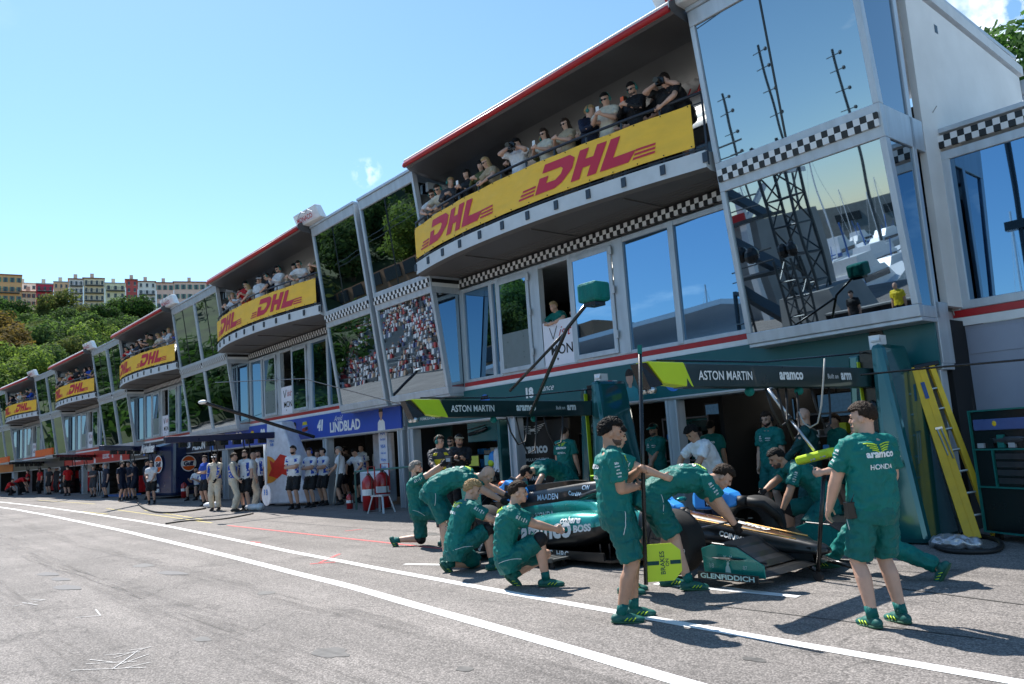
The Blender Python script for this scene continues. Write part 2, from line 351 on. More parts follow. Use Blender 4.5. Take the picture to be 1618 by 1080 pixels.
def spine_curve(P, C, Nn, t): return P*(1-t)**2+C*(2*t*(1-t))+Nn*t*t
def person(name, label, loc, face, pose=None, h=1.8, fine=0.011, skin=0, hair='black', hairstyle='short', shirt=GREEN, legs=GREEN2, leglen='shorts', sleeve='short', shoes=SHOE,
           gloves=None, cap=None, muffs=False, shades=False, beard=None, group=None, fat=0.0, wide=1.0, back=None, chest=None, kneepad=None, sole=None, socks=None, extra=None, held=None, panel=None):
    po = dict(pel=(0, 0, .96), neck=(0, .01, 1.50), mid=None, rh=(.25, .06, .80), lh=(-.25, .06, .80), re=(.3, -1, -.2), le=(-.3, -1, -.2), rf=(.11, 0, .085), lf=(-.11, .02, .085), rk=(.1, 1, 0), lk=(-.1, 1, 0),
              look=(0, 0), rcurl=.5, lcurl=.5, rp=(-1, 0, 0), lp=(1, 0, 0), rfd=None, lfd=None, tw=0.0, hd=None)
    if pose: po.update(pose)
    k = h/1.8; face = R(face)
    X = loc[0]; Y = loc[1]; Z = loc[2] if len(loc) > 2 else gz(X)
    root = thing(name, label, 'person', (X, Y, Z), face-math.pi/2, group)
    Mi = (Matrix.Translation((X, Y, Z)) @ Matrix.Rotation(face-math.pi/2, 4, 'Z')).inverted()
    def P_(v):
        if len(v) == 4: return Mi @ V(v[1:])
        return V(v)*k
    P = P_(po['pel']); Nk = P_(po['neck']); sp = (Nk-P)
    C = P_(po['mid']) if po['mid'] else (P+Nk)/2+V((0, -0.02 if abs(sp.y) < .15 else -0.02-abs(sp.y)*0.12, 0.02 if abs(sp.y) < .15 else 0.10))*k
    tw = R(po['tw'])
    rt0 = V((1, 0, 0)); 
    def rgt(t): a = tw*t; return V((math.cos(a), math.sin(a), 0))
    # torso loft
    def torso(mb, inf, t0=-0.08, t1=1.03, shirtlike=False):
        st = [(-.10, .150, .105), (0, .165, .118), (.15, .158, .112), (.32, .148, .104), (.5, .160, .112), (.68, .178, .120), (.82, .180, .112), (.92, .135, .090), (1.0, .075, .068), (1.06, .060, .062)]
        rings = []
        for t, rx, ry in st:
            if t < t0 or t > t1+1e-6: continue
            c = spine_curve(P, C, Nk, t) if t <= 1 else Nk+(Nk-C).normalized()*(t-1)*0.5
            d = (spine_curve(P, C, Nk, min(t+.02, 1.1))-spine_curve(P, C, Nk, t-.02)).normalized()
            r_ = rgt(max(0, t)); r_ = (r_-d*r_.dot(d)).normalized(); f = d.cross(r_)*-1
            f = r_.cross(d)*-1 if False else d.cross(r_)
            belly = fat*math.exp(-((t-.25)/.25)**2)
            n = 18; rr = []
            for q in range(n):
                a = 2*math.pi*q/n; ca, sa = math.cos(a), math.sin(a)
                e = (abs(ca)**2.4+abs(sa)**2.4)**(-1/2.4)
                y = sa*e*(ry*k+inf+(belly*k if sa > 0 else belly*.4*k)); x = ca*e*(rx*k*wide+inf+belly*.6*k)
                rr.append(c+r_*x+f*y)
            rings.append(rr)
        mb.loft(rings)
    dS = (spine_curve(P, C, Nk, .9)-spine_curve(P, C, Nk, .8)).normalized(); rS = rgt(1.0); rS = (rS-dS*rS.dot(dS)).normalized(); fS = dS.cross(rS)
    Sc = spine_curve(P, C, Nk, .88); rsh = Sc+rS*.185*k*wide; lsh = Sc-rS*.185*k*wide
    hipr = P+V((1, 0, 0))*.092*k+V((0, 0, -.03))*k; hipl = P-V((1, 0, 0))*.092*k+V((0, 0, -.03))*k
    ua, fa, tl, sl = .285*k, .255*k, .445*k, .435*k
    RH = P_(po['rh']); LH = P_(po['lh'])
    re, rw = ik(rsh, RH, ua, fa, V(po['re'])); le, lw = ik(lsh, LH, ua, fa, V(po['le']))
    rk, ra = ik(hipr, P_(po['rf']), tl, sl, V(po['rk'])); lk, la = ik(hipl, P_(po['lf']), tl, sl, V(po['lk']))
    body = MB(); torso(body, 0)
    # neck and head
    hy, hp = R(po['look'][0]), R(po['look'][1])
    HC = Nk+(dS*0.35+V((0, 0, 1))*0.65).normalized()*.162*k+V((0, .018, 0))*k if po['hd'] is None else Nk+V(po['hd']).normalized()*.168*k
    HR = Matrix.Rotation(hy, 3, 'Z') @ Matrix.Rotation(hp, 3, 'X')     # look = (turn left+, up+)
    def hpnt(x, y, z): return HC+HR @ (V((x, y, z))*k)
    capsule(body, Nk-dS*.03*k, HC+HR @ V((0, -.022, -.03))*k, .066*k, .058*k)
    for s_ in (-1, 1): capsule(body, Nk+dS*.0, Sc+rS*s_*.13*k*wide+dS*.004*k, .044*k, .042*k)
    body.ell(hpnt(0, -.008, .022), (.076*k, .096*k, .098*k), 18, 12, HR); body.ell(hpnt(0, .028, -.052), (.056*k, .062*k, .064*k), 14, 9, HR)
    body.ell(hpnt(0, .068, -.098), (.026*k, .02*k, .018*k), 10, 7, HR)
    capsule(body, hpnt(0, .086, .018), hpnt(0, .104, -.024), .009*k, .0135*k, n=8)
    capsule(body, hpnt(-.038, .076, .026), hpnt(.038, .076, .026), .0135*k, .0135*k, n=8)
    for s in (-1, 1):
        body.ell(hpnt(.042*s, .058, -.028), .024*k, 10, 7); body.ell(hpnt(.079*s, -.008, -.012), (.012*k, .022*k, .034*k), 10, 7, HR)
    body.ell(hpnt(0, .086, -.064), (.026*k, .011*k, .010*k), 10, 6, HR)
    longs = sleeve == 'long'
    for sh, el, wr, sd, pn, cu, gl in ((rsh, re, rw, 1, po['rp'], po['rcurl'], 1), (lsh, le, lw, -1, po['lp'], po['lcurl'], 1)):
        body.ell(sh, .060*k, 12, 8); capsule(body, sh, el, .061*k, .050*k)
        m = el.lerp(wr, .3); capsule(body, el, m, .049*k, .052*k); capsule(body, m, wr, .051*k, .032*k)
        fd = (wr-el).normalized(); side = V((0, 1, .6)) if abs(fd.y) < .7 else V((-sd, 0, .6))
        hand_shape(body, wr, fd, V(pn), side, cu)
    for hp_, kn, an in ((hipr, rk, ra), (hipl, lk, la)):
        capsule(body, hp_, kn, .098*k, .062*k); body.ell(kn, .059*k, 12, 8)
        m = kn.lerp(an, .3); bk = (hp_-kn).normalized()+(an-kn).normalized(); bk = bk.normalized()*.018*k if bk.length > .2 else V((0, -.018*k, 0))
        capsule(body, kn, m+bk, .058*k, .065*k); capsule(body, m+bk, an, .065*k, .040*k)
        capsule(body, an, an+V((0, .0, -.03)), .038*k, .038*k)
    me = remesh(body, fine, 2); me.materials.append(SKINS[skin]); bo = bpy.data.objects.new('body', me); link(bo, root)
    ex = {}
    def add(nm, mb, m, vox=None, sm=2, wr=0, parent=root, sc_=7.0):
        me2 = remesh(mb, vox or fine*1.15, sm, wr, sc_, seed=X*3.1); me2.materials.append(m); o = bpy.data.objects.new(nm, me2); link(o, parent); return o
    # shirt
    sh_ = MB(); torso(sh_, .026, t0=-.11, t1=.95)
    for s_ in (-1, 1): capsule(sh_, Nk-dS*.012*k, Sc+rS*s_*.15*k*wide+dS*.005*k, .068*k, .072*k)
    capsule(sh_, Sc+dS*.02*k, Nk+dS*.012*k, .085*k, .074*k, flat=True)
    for s_, e_, w_ in ((rsh, re, rw), (lsh, le, lw)):
        sh_.ell(s_, .068*k, 12, 8)
        if longs:
            capsule(sh_, s_, e_, .068*k, .056*k); capsule(sh_, e_, e_.lerp(w_, .93), .056*k, .041*k, flat2=True)
        else: capsule(sh_, s_, s_.lerp(e_, .72), .070*k, .083*k, flat2=True)
    so = add('shirt', sh_, shirt, wr=.017*k, sc_=9.5); bv = bvh_of(so.data)
    # legs wear
    lg = MB(); 
    def pel_ring(t, inf, rx, ry):
        c = spine_curve(P, C, Nk, t); d = (spine_curve(P, C, Nk, t+.05)-c).normalized(); r_ = V((1, 0, 0)); r_ = (r_-d*r_.dot(d)).normalized(); f = d.cross(r_)
        return [c+r_*math.cos(2*math.pi*q/16)*(rx*k*wide+inf)+f*math.sin(2*math.pi*q/16)*(ry*k+inf+fat*.3) for q in range(16)]
    lg.loft([pel_ring(-.24, .0, .165, .125), pel_ring(-.12, .014, .172, .128), pel_ring(.02, .014, .168, .122), pel_ring(.14, .012, .158, .114)])
    for hp_, kn, an in ((hipr, rk, ra), (hipl, lk, la)):
        if leglen == 'shorts':
            capsule(lg, hp_, hp_.lerp(kn, .92), .114*k, .106*k, flat2=True)
        else:
            capsule(lg, hp_, kn, .112*k, .086*k); capsule(lg, kn, kn.lerp(an, .95), .088*k, .070*k, flat2=True)
    lgo = add('shorts' if leglen == 'shorts' else 'trousers', lg, legs, wr=.019*k, sc_=8.5)
    if fine < .0125 and leglen == 'shorts':                 # pale piping down each side and a pocket flap line
        lbv = bvh_of(lgo.data)
        for hp_, kn, s in ((hipr, rk, 1), (hipl, lk, -1)):
            mb = MB(); ax = (kn-hp_).normalized(); ot = V((s, .25, 0)); ot = (ot-ax*ot.dot(ax)).normalized(); fw = ax.cross(ot)*s
            pts = []
            for q in range(8):
                t_ = q/7; p = hp_-ax*.07*k+ax*.24*k*t_+fw*(.05-.09*t_*t_)*k*(-1); h_ = lbv.ray_cast(p+ot*.3, -ot, .5)
                if h_[0] is not None: pts.append(h_[0]+ot*.002)
            if len(pts) > 2: mb.tube(pts, .0028, 5); mb.build('piping', PRINT_W, lgo, smooth=True)
            mb = MB(); pts = []
            for q in range(7):
                p = hp_+ax*.24*k+fw*(-.07+.14*q/6)*k; h_ = lbv.ray_cast(p+ot*.3, -ot, .5)
                if h_[0] is not None: pts.append(h_[0]+ot*.001)
            if len(pts) > 2: mb.tube(pts, .004, 5); mb.build('pocket_flap', legs, lgo, smooth=True)
    if fine < .0125 and shirt is GREEN:                     # rows of small white print on the sleeves
        for s_, e_, sg in ((rsh, re, 1), (lsh, le, -1)):
            ax = (e_-s_).normalized(); ot = V((sg, 0, 0)); ot = (ot-ax*ot.dot(ax)); ot = ot.normalized() if ot.length > .1 else V((0, -1, 0)); sd_ = ax.cross(ot).normalized(); mb = MB()
            for q in range(5):
                w_ = (.045, .06, .035, .055, .04)[q]; put_text(mb, ('citi', 'xerox', 'arm', 'EPOS', 'HRC')[q], s_+ax*(.045+.03*q)*k, sd_*sg, -ax, width=w_*.8*k, off=.003, bvh=bv, bold=.04, reach=.2, nrm=ot)
            mb.build('sleeve_print', PRINT_W, so, fixn=False)
    # shoes
    for an, fd, kn in ((ra, po['rfd'], rk), (la, po['lfd'], lk)):
        f = V(fd).normalized() if fd else V((0, 1, -.08)).normalized()
        r_ = f.cross(V((0, 0, 1))); r_ = r_.normalized() if r_.length > .2 else V((1, 0, 0)); u = r_.cross(f).normalized()
        M = Matrix((r_, f, u)).transposed(); b = MB(); dn = -.045*k
        b.ell(an+f*-.035*k+u*dn, (.043*k, .06*k, .044*k), 12, 8, M); b.ell(an+f*.05*k+u*(dn+.006), (.047*k, .11*k, .042*k), 14, 9, M); b.ell(an+f*.135*k+u*(dn-.006*k), (.054*k, .078*k, .033*k), 14, 9, M)
        capsule(b, an+u*.02*k, an+u*dn, .044*k, .046*k, flat=True)
        s1 = add('shoe', b, shoes, vox=max(fine*.8, .008), sm=2)
        if sole is not None:
            b = MB(); b.ell(an+f*.005*k+u*(dn-.028*k), (.048*k, .105*k, .020*k), 14, 8, M); b.ell(an+f*.11*k+u*(dn-.028*k), (.058*k, .100*k, .018*k), 14, 8, M)
            add('sole', b, sole, vox=max(fine*.8, .008), sm=1, parent=s1)
            b = MB()                                         # lime flashes on the upper
            for sgn in (-1, 1):
                for q in range(3):
                    a0 = an+f*(.02+.035*q)*k+u*(dn-.012*k)+r_*sgn*(.050+.002*q)*k; b.tube([a0, a0+f*.03*k+u*.026*k-r_*sgn*.006*k], .0045*k, 6)
            b.build('shoe_flash', LIME, s1, smooth=True)
        if socks is not None:
            b = MB(); up = (kn-an).normalized(); capsule(b, an-up*.01, an+up*.085*k, .048*k, .0475*k, flat=True, n=20); b.build('sock', socks, root, smooth=True)
    # hair
    if hairstyle != 'bald' or cap is not None:
        bm = bmesh.new(); bmesh.ops.create_icosphere(bm, subdivisions=6 if fine < .0125 else 4, radius=1.0)
        curly = hairstyle == 'curly'; longh = hairstyle == 'long'; thin = hairstyle == 'buzz'
        for v in bm.verts:
            d = v.co.normalized(); line = 0.30+(-d.y)*-0.0
            hl = .36*max(0, d.y)+(-.52)*max(0, -d.y)-.05+noise.noise(d*7+V((X, Y, 1)))*.10+noise.noise(d*24+V((X, Y, 1)))*.07     # hair line height: high in front, low behind
            inside = d.z < hl or (d.y > .12 and d.z < .40+noise.noise(d*16+V((X, 2, 1)))*.14)
            r0 = 1.085 if thin else (1.17 if not curly else 1.24)
            nn = noise.noise(d*(7 if curly else 5)+V((X, Y, 0)))*(.16 if curly else .07)+noise.noise(d*(20 if curly else 26)+V((X, Y, 3)))*(.13 if curly else .06)+(0 if fine > .0125 else noise.noise(V((d.x*60, d.y*30, d.z*60)))*.05)
            if thin: nn *= .3
            edge = max(0.0, min(1.0, (d.z-hl)/.22)); r0 = 1.03+(r0-1.03)*(.35+.65*edge)
            if hairstyle in ('short', 'curly') and d.z > .4: r0 += .09*max(0, d.y+.4)
            rr = (r0+nn) if not inside else .80
            v.co = d*rr
        bmesh.ops.recalc_face_normals(bm, faces=bm.faces)
        me3 = bpy.data.meshes.new('hair'); bm.to_mesh(me3); bm.free()
        for v in me3.vertices: v.co = HC+HR @ (V((v.co.x*.077, v.co.y*.097-.008, v.co.z*.098+.022))*k)
        if longh:
            hb = MB(); hb.add([tuple(v.co) for v in me3.vertices], [tuple(p.vertices) for p in me3.polygons])
            hb.ell(hpnt(0, -.06, -.10), (.085*k, .055*k, .15*k), 14, 10, HR)
            for s in (-1, 1): hb.ell(hpnt(.075*s, -.01, -.10), (.03*k, .045*k, .14*k), 12, 9, HR)
            me3 = remesh(hb, .014, 1, .006, 14)
        me3.polygons.foreach_set('use_smooth', [True]*len(me3.polygons))
        me3.materials.append(HAIR[hair]); link(bpy.data.objects.new('hair', me3), root)
    if beard:
        b = MB(); b.ell(hpnt(0, .028, -.056), (.0595*k, .0655*k, .0675*k), 20, 14, HR); b.ell(hpnt(0, .068, -.099), (.029*k, .023*k, .020*k), 12, 8, HR); me4 = b.mesh('beard')
        for v in me4.vertices:
            l = HR.inverted() @ (v.co-HC)/k
            if l.z > -.056: v.co = hpnt(l.x*.75, .028+(l.y-.028)*.75, l.z)
        me4.materials.append(STUB if beard == 'black' else HAIR[beard]); me4.polygons.foreach_set('use_smooth', [True]*len(me4.polygons)); link(bpy.data.objects.new('beard', me4), root)
    if fine < .019:
        for s in (-1, 1): b = MB(); b.ell(hpnt(.031*s, .082, .006), (.014*k, .009*k, .008*k), 8, 6, HR); b.build('eye', EYE, root, smooth=True)
        for s in (-1, 1): b = MB(); b.tube([hpnt(.016*s, .0925, .026), hpnt(.034*s, .091, .031), hpnt(.052*s, .082, .025)], [.0035*k, .005*k, .003*k], 6); b.build('eyebrow', HAIR[hair] if hair != 'blond' else HAIR['brown'], root, smooth=True)
        b = MB(); b.ell(hpnt(0, .0925, -.064), (.025*k, .008*k, .0075*k), 10, 6, HR); b.build('mouth', LIPS, root, smooth=True)
    if shades:
        b = MB()
        for s in (-1, 1): b.ell(hpnt(.033*s, .092, .004), (.030*k, .010*k, .020*k), 12, 8, HR); b.tube([hpnt(.06*s, .085, .01), hpnt(.082*s, .0, .008)], .004*k, 6)
        b.tube([hpnt(-.02, .1, .01), hpnt(.02, .1, .01)], .004*k, 6); b.build('sunglasses', LENS, root, smooth=True)
    if muffs:
        b = MB()
        for s in (-1, 1): b.ell(hpnt(.092*s, -.006, -.008), (.026*k, .038*k, .044*k), 12, 8, HR)
        b.tube([hpnt(.098*math.cos(t), -.006, .128*math.sin(t)+.005) for t in [math.pi*q/12 for q in range(13)]], .009*k, 8); b.build('headset', MUFF if muffs is True else muffs, root, smooth=True)
    if cap is not None:
        b = MB(); b.ell(hpnt(0, -.008, .055), (.088*k, .107*k, .078*k), 18, 10, HR); b.ell(hpnt(0, .105, .050), (.068*k, .062*k, .011*k), 14, 6, HR @ Matrix.Rotation(R(-12), 3, 'X')); b.build('cap', cap, root, smooth=True)
    if gloves is not None:
        for el, wr, sd, pn, cu, wh in ((re, rw, 1, po['rp'], po['rcurl'], 'r'), (le, lw, -1, po['lp'], po['lcurl'], 'l')):
            if gloves[1] and wh not in gloves[1]: continue
            b = MB(); fd = (wr-el).normalized(); side = V((0, 1, .6)) if abs(fd.y) < .7 else V((-sd, 0, .6)); hand_shape(b, wr, fd, V(pn), side, cu, .0035); capsule(b, wr-fd*.05*k, wr, .034*k, .032*k, flat=True); add('glove', b, gloves[0], vox=max(.008, fine*.7), sm=1)
    if kneepad:
        for kn, an, hp_, wh in ((rk, ra, hipr, 'r'), (lk, la, hipl, 'l')):
            if wh not in kneepad: continue
            b = MB(); capsule(b, kn.lerp(hp_, .12), kn.lerp(an, .18), .088*k, .076*k, flat=True); b.ell(kn, .086*k, 12, 8); add('knee_pad', b, BLACKC, sm=3, wr=.004)
    # printing on the shirt
    nb = -fS
    def on(t, x): return spine_curve(P, C, Nk, t)+rS*x*k
    if back:
        mb = MB(); up = dS
        for s, t, x, wdt, bold in back: put_text(mb, s, on(t, x)-fS*.02, rS, (spine_curve(P, C, Nk, min(1, t+.1))-spine_curve(P, C, Nk, t-.1)).normalized(), width=wdt*k, off=.006, bvh=bv, bold=bold, nrm=-fS)
        mb.build('jersey_print', PRINT_W, so, fixn=False)
    if chest:
        mb = MB()
        for s, t, x, wdt, bold in chest: put_text(mb, s, on(t, x)+fS*.02, -rS, (spine_curve(P, C, Nk, min(1, t+.1))-spine_curve(P, C, Nk, t-.1)).normalized(), width=wdt*k, off=.006, bvh=bv, bold=bold, nrm=fS)
        mb.build('jersey_print', PRINT_W, so, fixn=False)
    if panel:                                               # coloured cloth panels that follow the shirt: (material, list of uv quads on front or back)
        for nm, m, sgn, quads in panel:
            mb = MB()
            for q in quads:
                pts = []; n_ = 5
                for i in range(n_+1):
                    for j in range(n_+1):
                        u_, v_ = i/n_, j/n_
                        t = (q[0][1]*(1-u_)+q[1][1]*u_)*(1-v_)+(q[3][1]*(1-u_)+q[2][1]*u_)*v_; x = (q[0][0]*(1-u_)+q[1][0]*u_)*(1-v_)+(q[3][0]*(1-u_)+q[2][0]*u_)*v_
                        p = on(t, x); h_ = bv.ray_cast(p+fS*sgn*.5, -fS*sgn, 1.0)
                        pts.append((h_[0]+fS*sgn*.004) if h_[0] is not None else bv.find_nearest(p)[0])
                mb.add(pts, [(i*(n_+1)+j, i*(n_+1)+j+1, (i+1)*(n_+1)+j+1, (i+1)*(n_+1)+j) for i in range(n_) for j in range(n_)])
            mb.build(nm, m, so, smooth=True, fixn=False)
    root_info = dict(root=root, rw=rw, lw=lw, re=re, le=le, Mi=Mi, HC=HC, bv=bv, shirt=so, rk=rk, lk=lk)
    return root_info
# ------------------------------------------------------------------ ground and markings
def asphalt():
    m = bpy.data.materials.new('worn_asphalt'); m.use_nodes = True; t = m.node_tree; b = t.nodes['Principled BSDF']; Ln = t.links.new
    tx = t.nodes.new('ShaderNodeTexCoord')
    def nzn(sc, det, rough=0.6, st=None):
        n = t.nodes.new('ShaderNodeTexNoise'); n.inputs['Scale'].default_value = sc; n.inputs['Detail'].default_value = det; n.inputs['Roughness'].default_value = rough
        if st:
            mp_ = t.nodes.new('ShaderNodeMapping'); mp_.inputs['Scale'].default_value = st; Ln(tx.outputs['Object'], mp_.inputs[0]); Ln(mp_.outputs[0], n.inputs['Vector'])
        else: Ln(tx.outputs['Object'], n.inputs['Vector'])
        return n.outputs[0]
    def mrn(x, a, b_, c, d):
        n = t.nodes.new('ShaderNodeMapRange'); Ln(x, n.inputs[0])
        for i, q in enumerate((a, b_, c, d)): n.inputs[i+1].default_value = q
        return n.outputs[0]
    def mul(x, y):
        n = t.nodes.new('ShaderNodeMath'); n.operation = 'MULTIPLY'; Ln(x, n.inputs[0]); Ln(y, n.inputs[1]); return n.outputs[0]
    grit = t.nodes.new('ShaderNodeTexVoronoi'); grit.inputs['Scale'].default_value = 70; Ln(tx.outputs['Object'], grit.inputs['Vector'])
    g1 = mrn(grit.outputs['Distance'], 0.1, 0.6, 1.22, 0.66)
    gc = t.nodes.new('ShaderNodeSeparateColor'); Ln(grit.outputs['Color'], gc.inputs[0])
    g2 = mrn(gc.outputs[0], 0.0, 1.0, 0.58, 1.46)
    a = mul(mul(g1, g2), mrn(nzn(0.35, 7), 0.3, 0.7, 0.76, 1.14))
    a = mul(a, mrn(nzn(2.4, 8, 0.7), 0.3, 0.7, 0.90, 1.10))
    a = mul(a, mrn(nzn(1.0, 8, 0.65, (0.12, 2.2, 1)), 0.33, 0.6, 0.80, 1.06))       # long tyre-worn streaks down the lane
    spots = mrn(nzn(1.1, 5), 0.62, 0.70, 1.0, 0.74)
    a = mul(a, spots)
    mm = t.nodes.new('ShaderNodeVectorMath'); mm.operation = 'SCALE'; mm.inputs[0].default_value = (0.245, 0.222, 0.206); Ln(a, mm.inputs['Scale'])
    # fine cracks
    vr = t.nodes.new('ShaderNodeTexVoronoi'); vr.feature = 'DISTANCE_TO_EDGE'; vr.inputs['Scale'].default_value = 0.28
    wrp = t.nodes.new('ShaderNodeTexNoise'); wrp.inputs['Scale'].default_value = 1.7; wrp.inputs['Detail'].default_value = 6; Ln(tx.outputs['Object'], wrp.inputs['Vector'])
    av = t.nodes.new('ShaderNodeVectorMath'); av.operation = 'ADD'; Ln(tx.outputs['Object'], av.inputs[0]); Ln(wrp.outputs['Color'], av.inputs[1]); Ln(av.outputs[0], vr.inputs['Vector'])
    ck = mrn(vr.outputs['Distance'], 0.0, 0.006, 0.62, 1.0)
    m2 = t.nodes.new('ShaderNodeVectorMath'); m2.operation = 'SCALE'; Ln(mm.outputs[0], m2.inputs[0]); Ln(ck, m2.inputs['Scale']); Ln(m2.outputs[0], b.inputs['Base Color'])
    b.inputs['Roughness'].default_value = 0.85
    bp = t.nodes.new('ShaderNodeBump'); bp.inputs['Strength'].default_value = 0.5; bp.inputs['Distance'].default_value = 0.006; Ln(g1, bp.inputs['Height']); Ln(bp.outputs[0], b.inputs['Normal'])
    return m
ASPH = asphalt()
mb = MB(); mb.sheet([(60, -24, gz(60)), (60, 60, gz(60)), (-170, 60, gz(-170)), (-170, -24, gz(-170))])
tag(mb.build('pit_lane', ASPH, fixn=False), kind='structure')
mb = MB(); mb.sheet([(1500, -1500, -3.2), (1500, 1500, -3.2), (-1500, 1500, -3.2), (-1500, -1500, -3.2)])
tag(mb.build('ground', mat('earth', (0.10, 0.095, 0.07), 0.9), fixn=False), kind='structure')
PAINT = mat('road_paint_white', (0.80, 0.80, 0.79), 0.6, var=0.09, nscale=16); REDP = mat('road_paint_red', (0.62, 0.10, 0.10), 0.7, var=0.3, nscale=20); YELP = mat('road_paint_yellow', (0.5, 0.42, 0.16), 0.8, var=0.3, nscale=14)
CHALK = mat('chalk', (0.5, 0.49, 0.48), 0.9, var=0.45, nscale=60)
def line(name, pts, wd, m, lift=0.004, seed=0, jag=0.0):
    mb = MB(); P2 = []
    for i in range(len(pts)-1):
        a = V(pts[i][:2]); b_ = V(pts[i+1][:2]); n = max(1, int((b_-a).length/0.5))
        for k in range(n): P2.append(a.lerp(b_, k/n))
    P2.append(V(pts[-1][:2])); vs = []
    for i, p in enumerate(P2):
        d = (P2[min(i+1, len(P2)-1)]-P2[max(i-1, 0)]).normalized(); n_ = V((-d.y, d.x)); j = noise.noise((p.x*.5+seed, p.y, 3))*jag; w2 = wd*(1+noise.noise((p.x*1.4, seed, 1))*.12*(jag > 0))
        for s in (-1, 1):
            q = p+n_*(s*w2/2+j); vs.append((q.x, q.y, gz(q.x)+lift))
    mb.add(vs, [(2*i, 2*i+2, 2*i+3, 2*i+1) for i in range(len(P2)-1)])
    return tag(mb.build(name, m, fixn=False), kind='structure')
def spl(pts, n=12):
    out = []; P3 = [pts[0]]+list(pts)+[pts[-1]]
    for i in range(1, len(P3)-2):
        p0, p1, p2, p3 = [V(q[:2]) for q in P3[i-1:i+3]]
        for k in range(n):
            t = k/n; out.append(tuple(0.5*((2*p1)+(p2-p0)*t+(2*p0-5*p1+4*p2-p3)*t*t+(3*p1-p0-3*p2+p3)*t**3)))
    out.append(tuple(pts[-1][:2])); return out
line('lane_line', spl([(8, 3.1), (-1, 4.03), (-3.46, 4.29), (-5.43, 4.52), (-11.54, 5.08), (-25, 5.9), (-45.6, 6.53), (-70, 6.2), (-110, 3)]), .155, PAINT, seed=1, jag=.03)
line('lane_line', spl([(8, 5.1), (-1.87, 5.48), (-5.4, 5.60), (-11.87, 5.98), (-26.36, 7.04), (-49.5, 7.66), (-75, 7.2), (-110, 4.2)]), .13, PAINT, seed=5, jag=.02)
def gline(name, a, b_, wd, m, **k): p, q = G(*a), G(*b_); return line(name, [p, q], wd, m, **k)
gline('box_line', (360, 830), (700, 867), .07, REDP, seed=2, jag=.02)
gline('box_line', (640, 891), (735, 893), .10, PAINT); gline('box_line', (1035, 922), (1262, 943), .10, PAINT); gline('box_line', (1262, 943), (1140, 928), .06, PAINT, lift=.007)
gline('box_line', (505, 889), (537, 875), .05, REDP); gline('box_line', (1350, 872), (1180, 860), .10, PAINT)
gline('box_line', (90, 788), (200, 791), .12, PAINT); gline('box_line', (128, 808), (170, 812), .08, YELP); gline('box_line', (168, 803), (335, 826), .07, YELP); gline('box_line', (228, 806), (330, 822), .07, YELP); gline('box_line', (60, 790), (150, 796), .08, YELP)
gline('box_line', (545, 839), (572, 836), .06, REDP); gline('box_line', (395, 856), (412, 857), .06, REDP); gline('box_line', (490, 891), (530, 888), .05, REDP)
line('tar_seam', [G(1618, 955), G(1330, 918), G(900, 872)], .03, mat('tar', (0.07, 0.065, 0.06), 0.7), seed=9, jag=.05)
line('tar_seam', [G(1560, 1010), G(1120, 955)], .018, mat('tar', (0.07, 0.065, 0.06), 0.7), seed=4, jag=.05)
for a, b_ in (((112, 1060), (232, 1054)), ((135, 1050), (215, 1046)), ((205, 1028), (232, 1024)), ((180, 1040), (240, 1022)), ((175, 1058), (215, 1030)), ((190, 1050), (234, 1034)), ((140, 1043), (178, 1047)), ((198, 1056), (238, 1047)), ((165, 1036), (222, 1030)),
              ((118, 976), (160, 973)), ((160, 973), (152, 963)), ((20, 958), (70, 948)), ((48, 947), (72, 948)), ((35, 952), (60, 956))):
    gline('chalk_mark', a, b_, .011 if a[1] > 1000 else .018, CHALK, lift=.006, seed=a[0], jag=.03)
def trackmat():
    m = mat('tyre_track_rubber', (.055, .052, .05), .8, var=.2, nscale=20); t = m.node_tree; o = t.nodes['Material Output']; b = t.nodes['Principled BSDF']
    tx = t.nodes.new('ShaderNodeTexCoord'); mp_ = t.nodes.new('ShaderNodeMapping'); mp_.inputs['Scale'].default_value = (.5, 9, 1); n = t.nodes.new('ShaderNodeTexNoise'); n.inputs['Scale'].default_value = 1.3; n.inputs['Detail'].default_value = 8; n.inputs['Roughness'].default_value = .7
    r = t.nodes.new('ShaderNodeMapRange'); r.inputs[1].default_value = .45; r.inputs[2].default_value = .8; r.inputs[3].default_value = 0; r.inputs[4].default_value = .38
    tr = t.nodes.new('ShaderNodeBsdfTransparent'); ms = t.nodes.new('ShaderNodeMixShader'); t.links.new(tx.outputs['Object'], mp_.inputs[0]); t.links.new(mp_.outputs[0], n.inputs['Vector']); t.links.new(n.outputs[0], r.inputs[0]); t.links.new(r.outputs[0], ms.inputs[0]); t.links.new(tr.outputs[0], ms.inputs[1]); t.links.new(b.outputs[0], ms.inputs[2]); t.links.new(ms.outputs[0], o.inputs[0]); return m
TRK = trackmat()
for k, (y0, y1, y2, wd) in enumerate(((2.2, 3.4, 4.6, .34), (3.7, 4.4, 5.5, .30), (1.0, 2.3, 3.6, .36), (3.0, 3.2, 4.4, .28))):
    line('tyre_mark', spl([(6, y0), (-8, (y0+y1)/2), (-22, y1), (-45, y2), (-90, y2-1.2)]), wd, TRK, lift=.0025+.0003*k, seed=30+k, jag=.12)
for k, pts in enumerate((((-12, 5.4), (-9.6, 6.3), (-7, 7.0), (-3.2, 7.25)), ((-12.6, 6.9), (-10, 8.0), (-7, 8.7), (-3.5, 8.9)), ((-3.4, 7.3), (0, 6.6), (4, 5.2)), ((-3.6, 8.9), (0, 8.2), (4.5, 6.6)), ((-33, 6.8), (-29, 8.2), (-24, 8.6)), ((-34, 8.2), (-29, 9.7), (-24, 10.0)))):
    line('tyre_mark', spl(pts), .33, TRK, lift=.0036+.0002*k, seed=50+k, jag=.05)
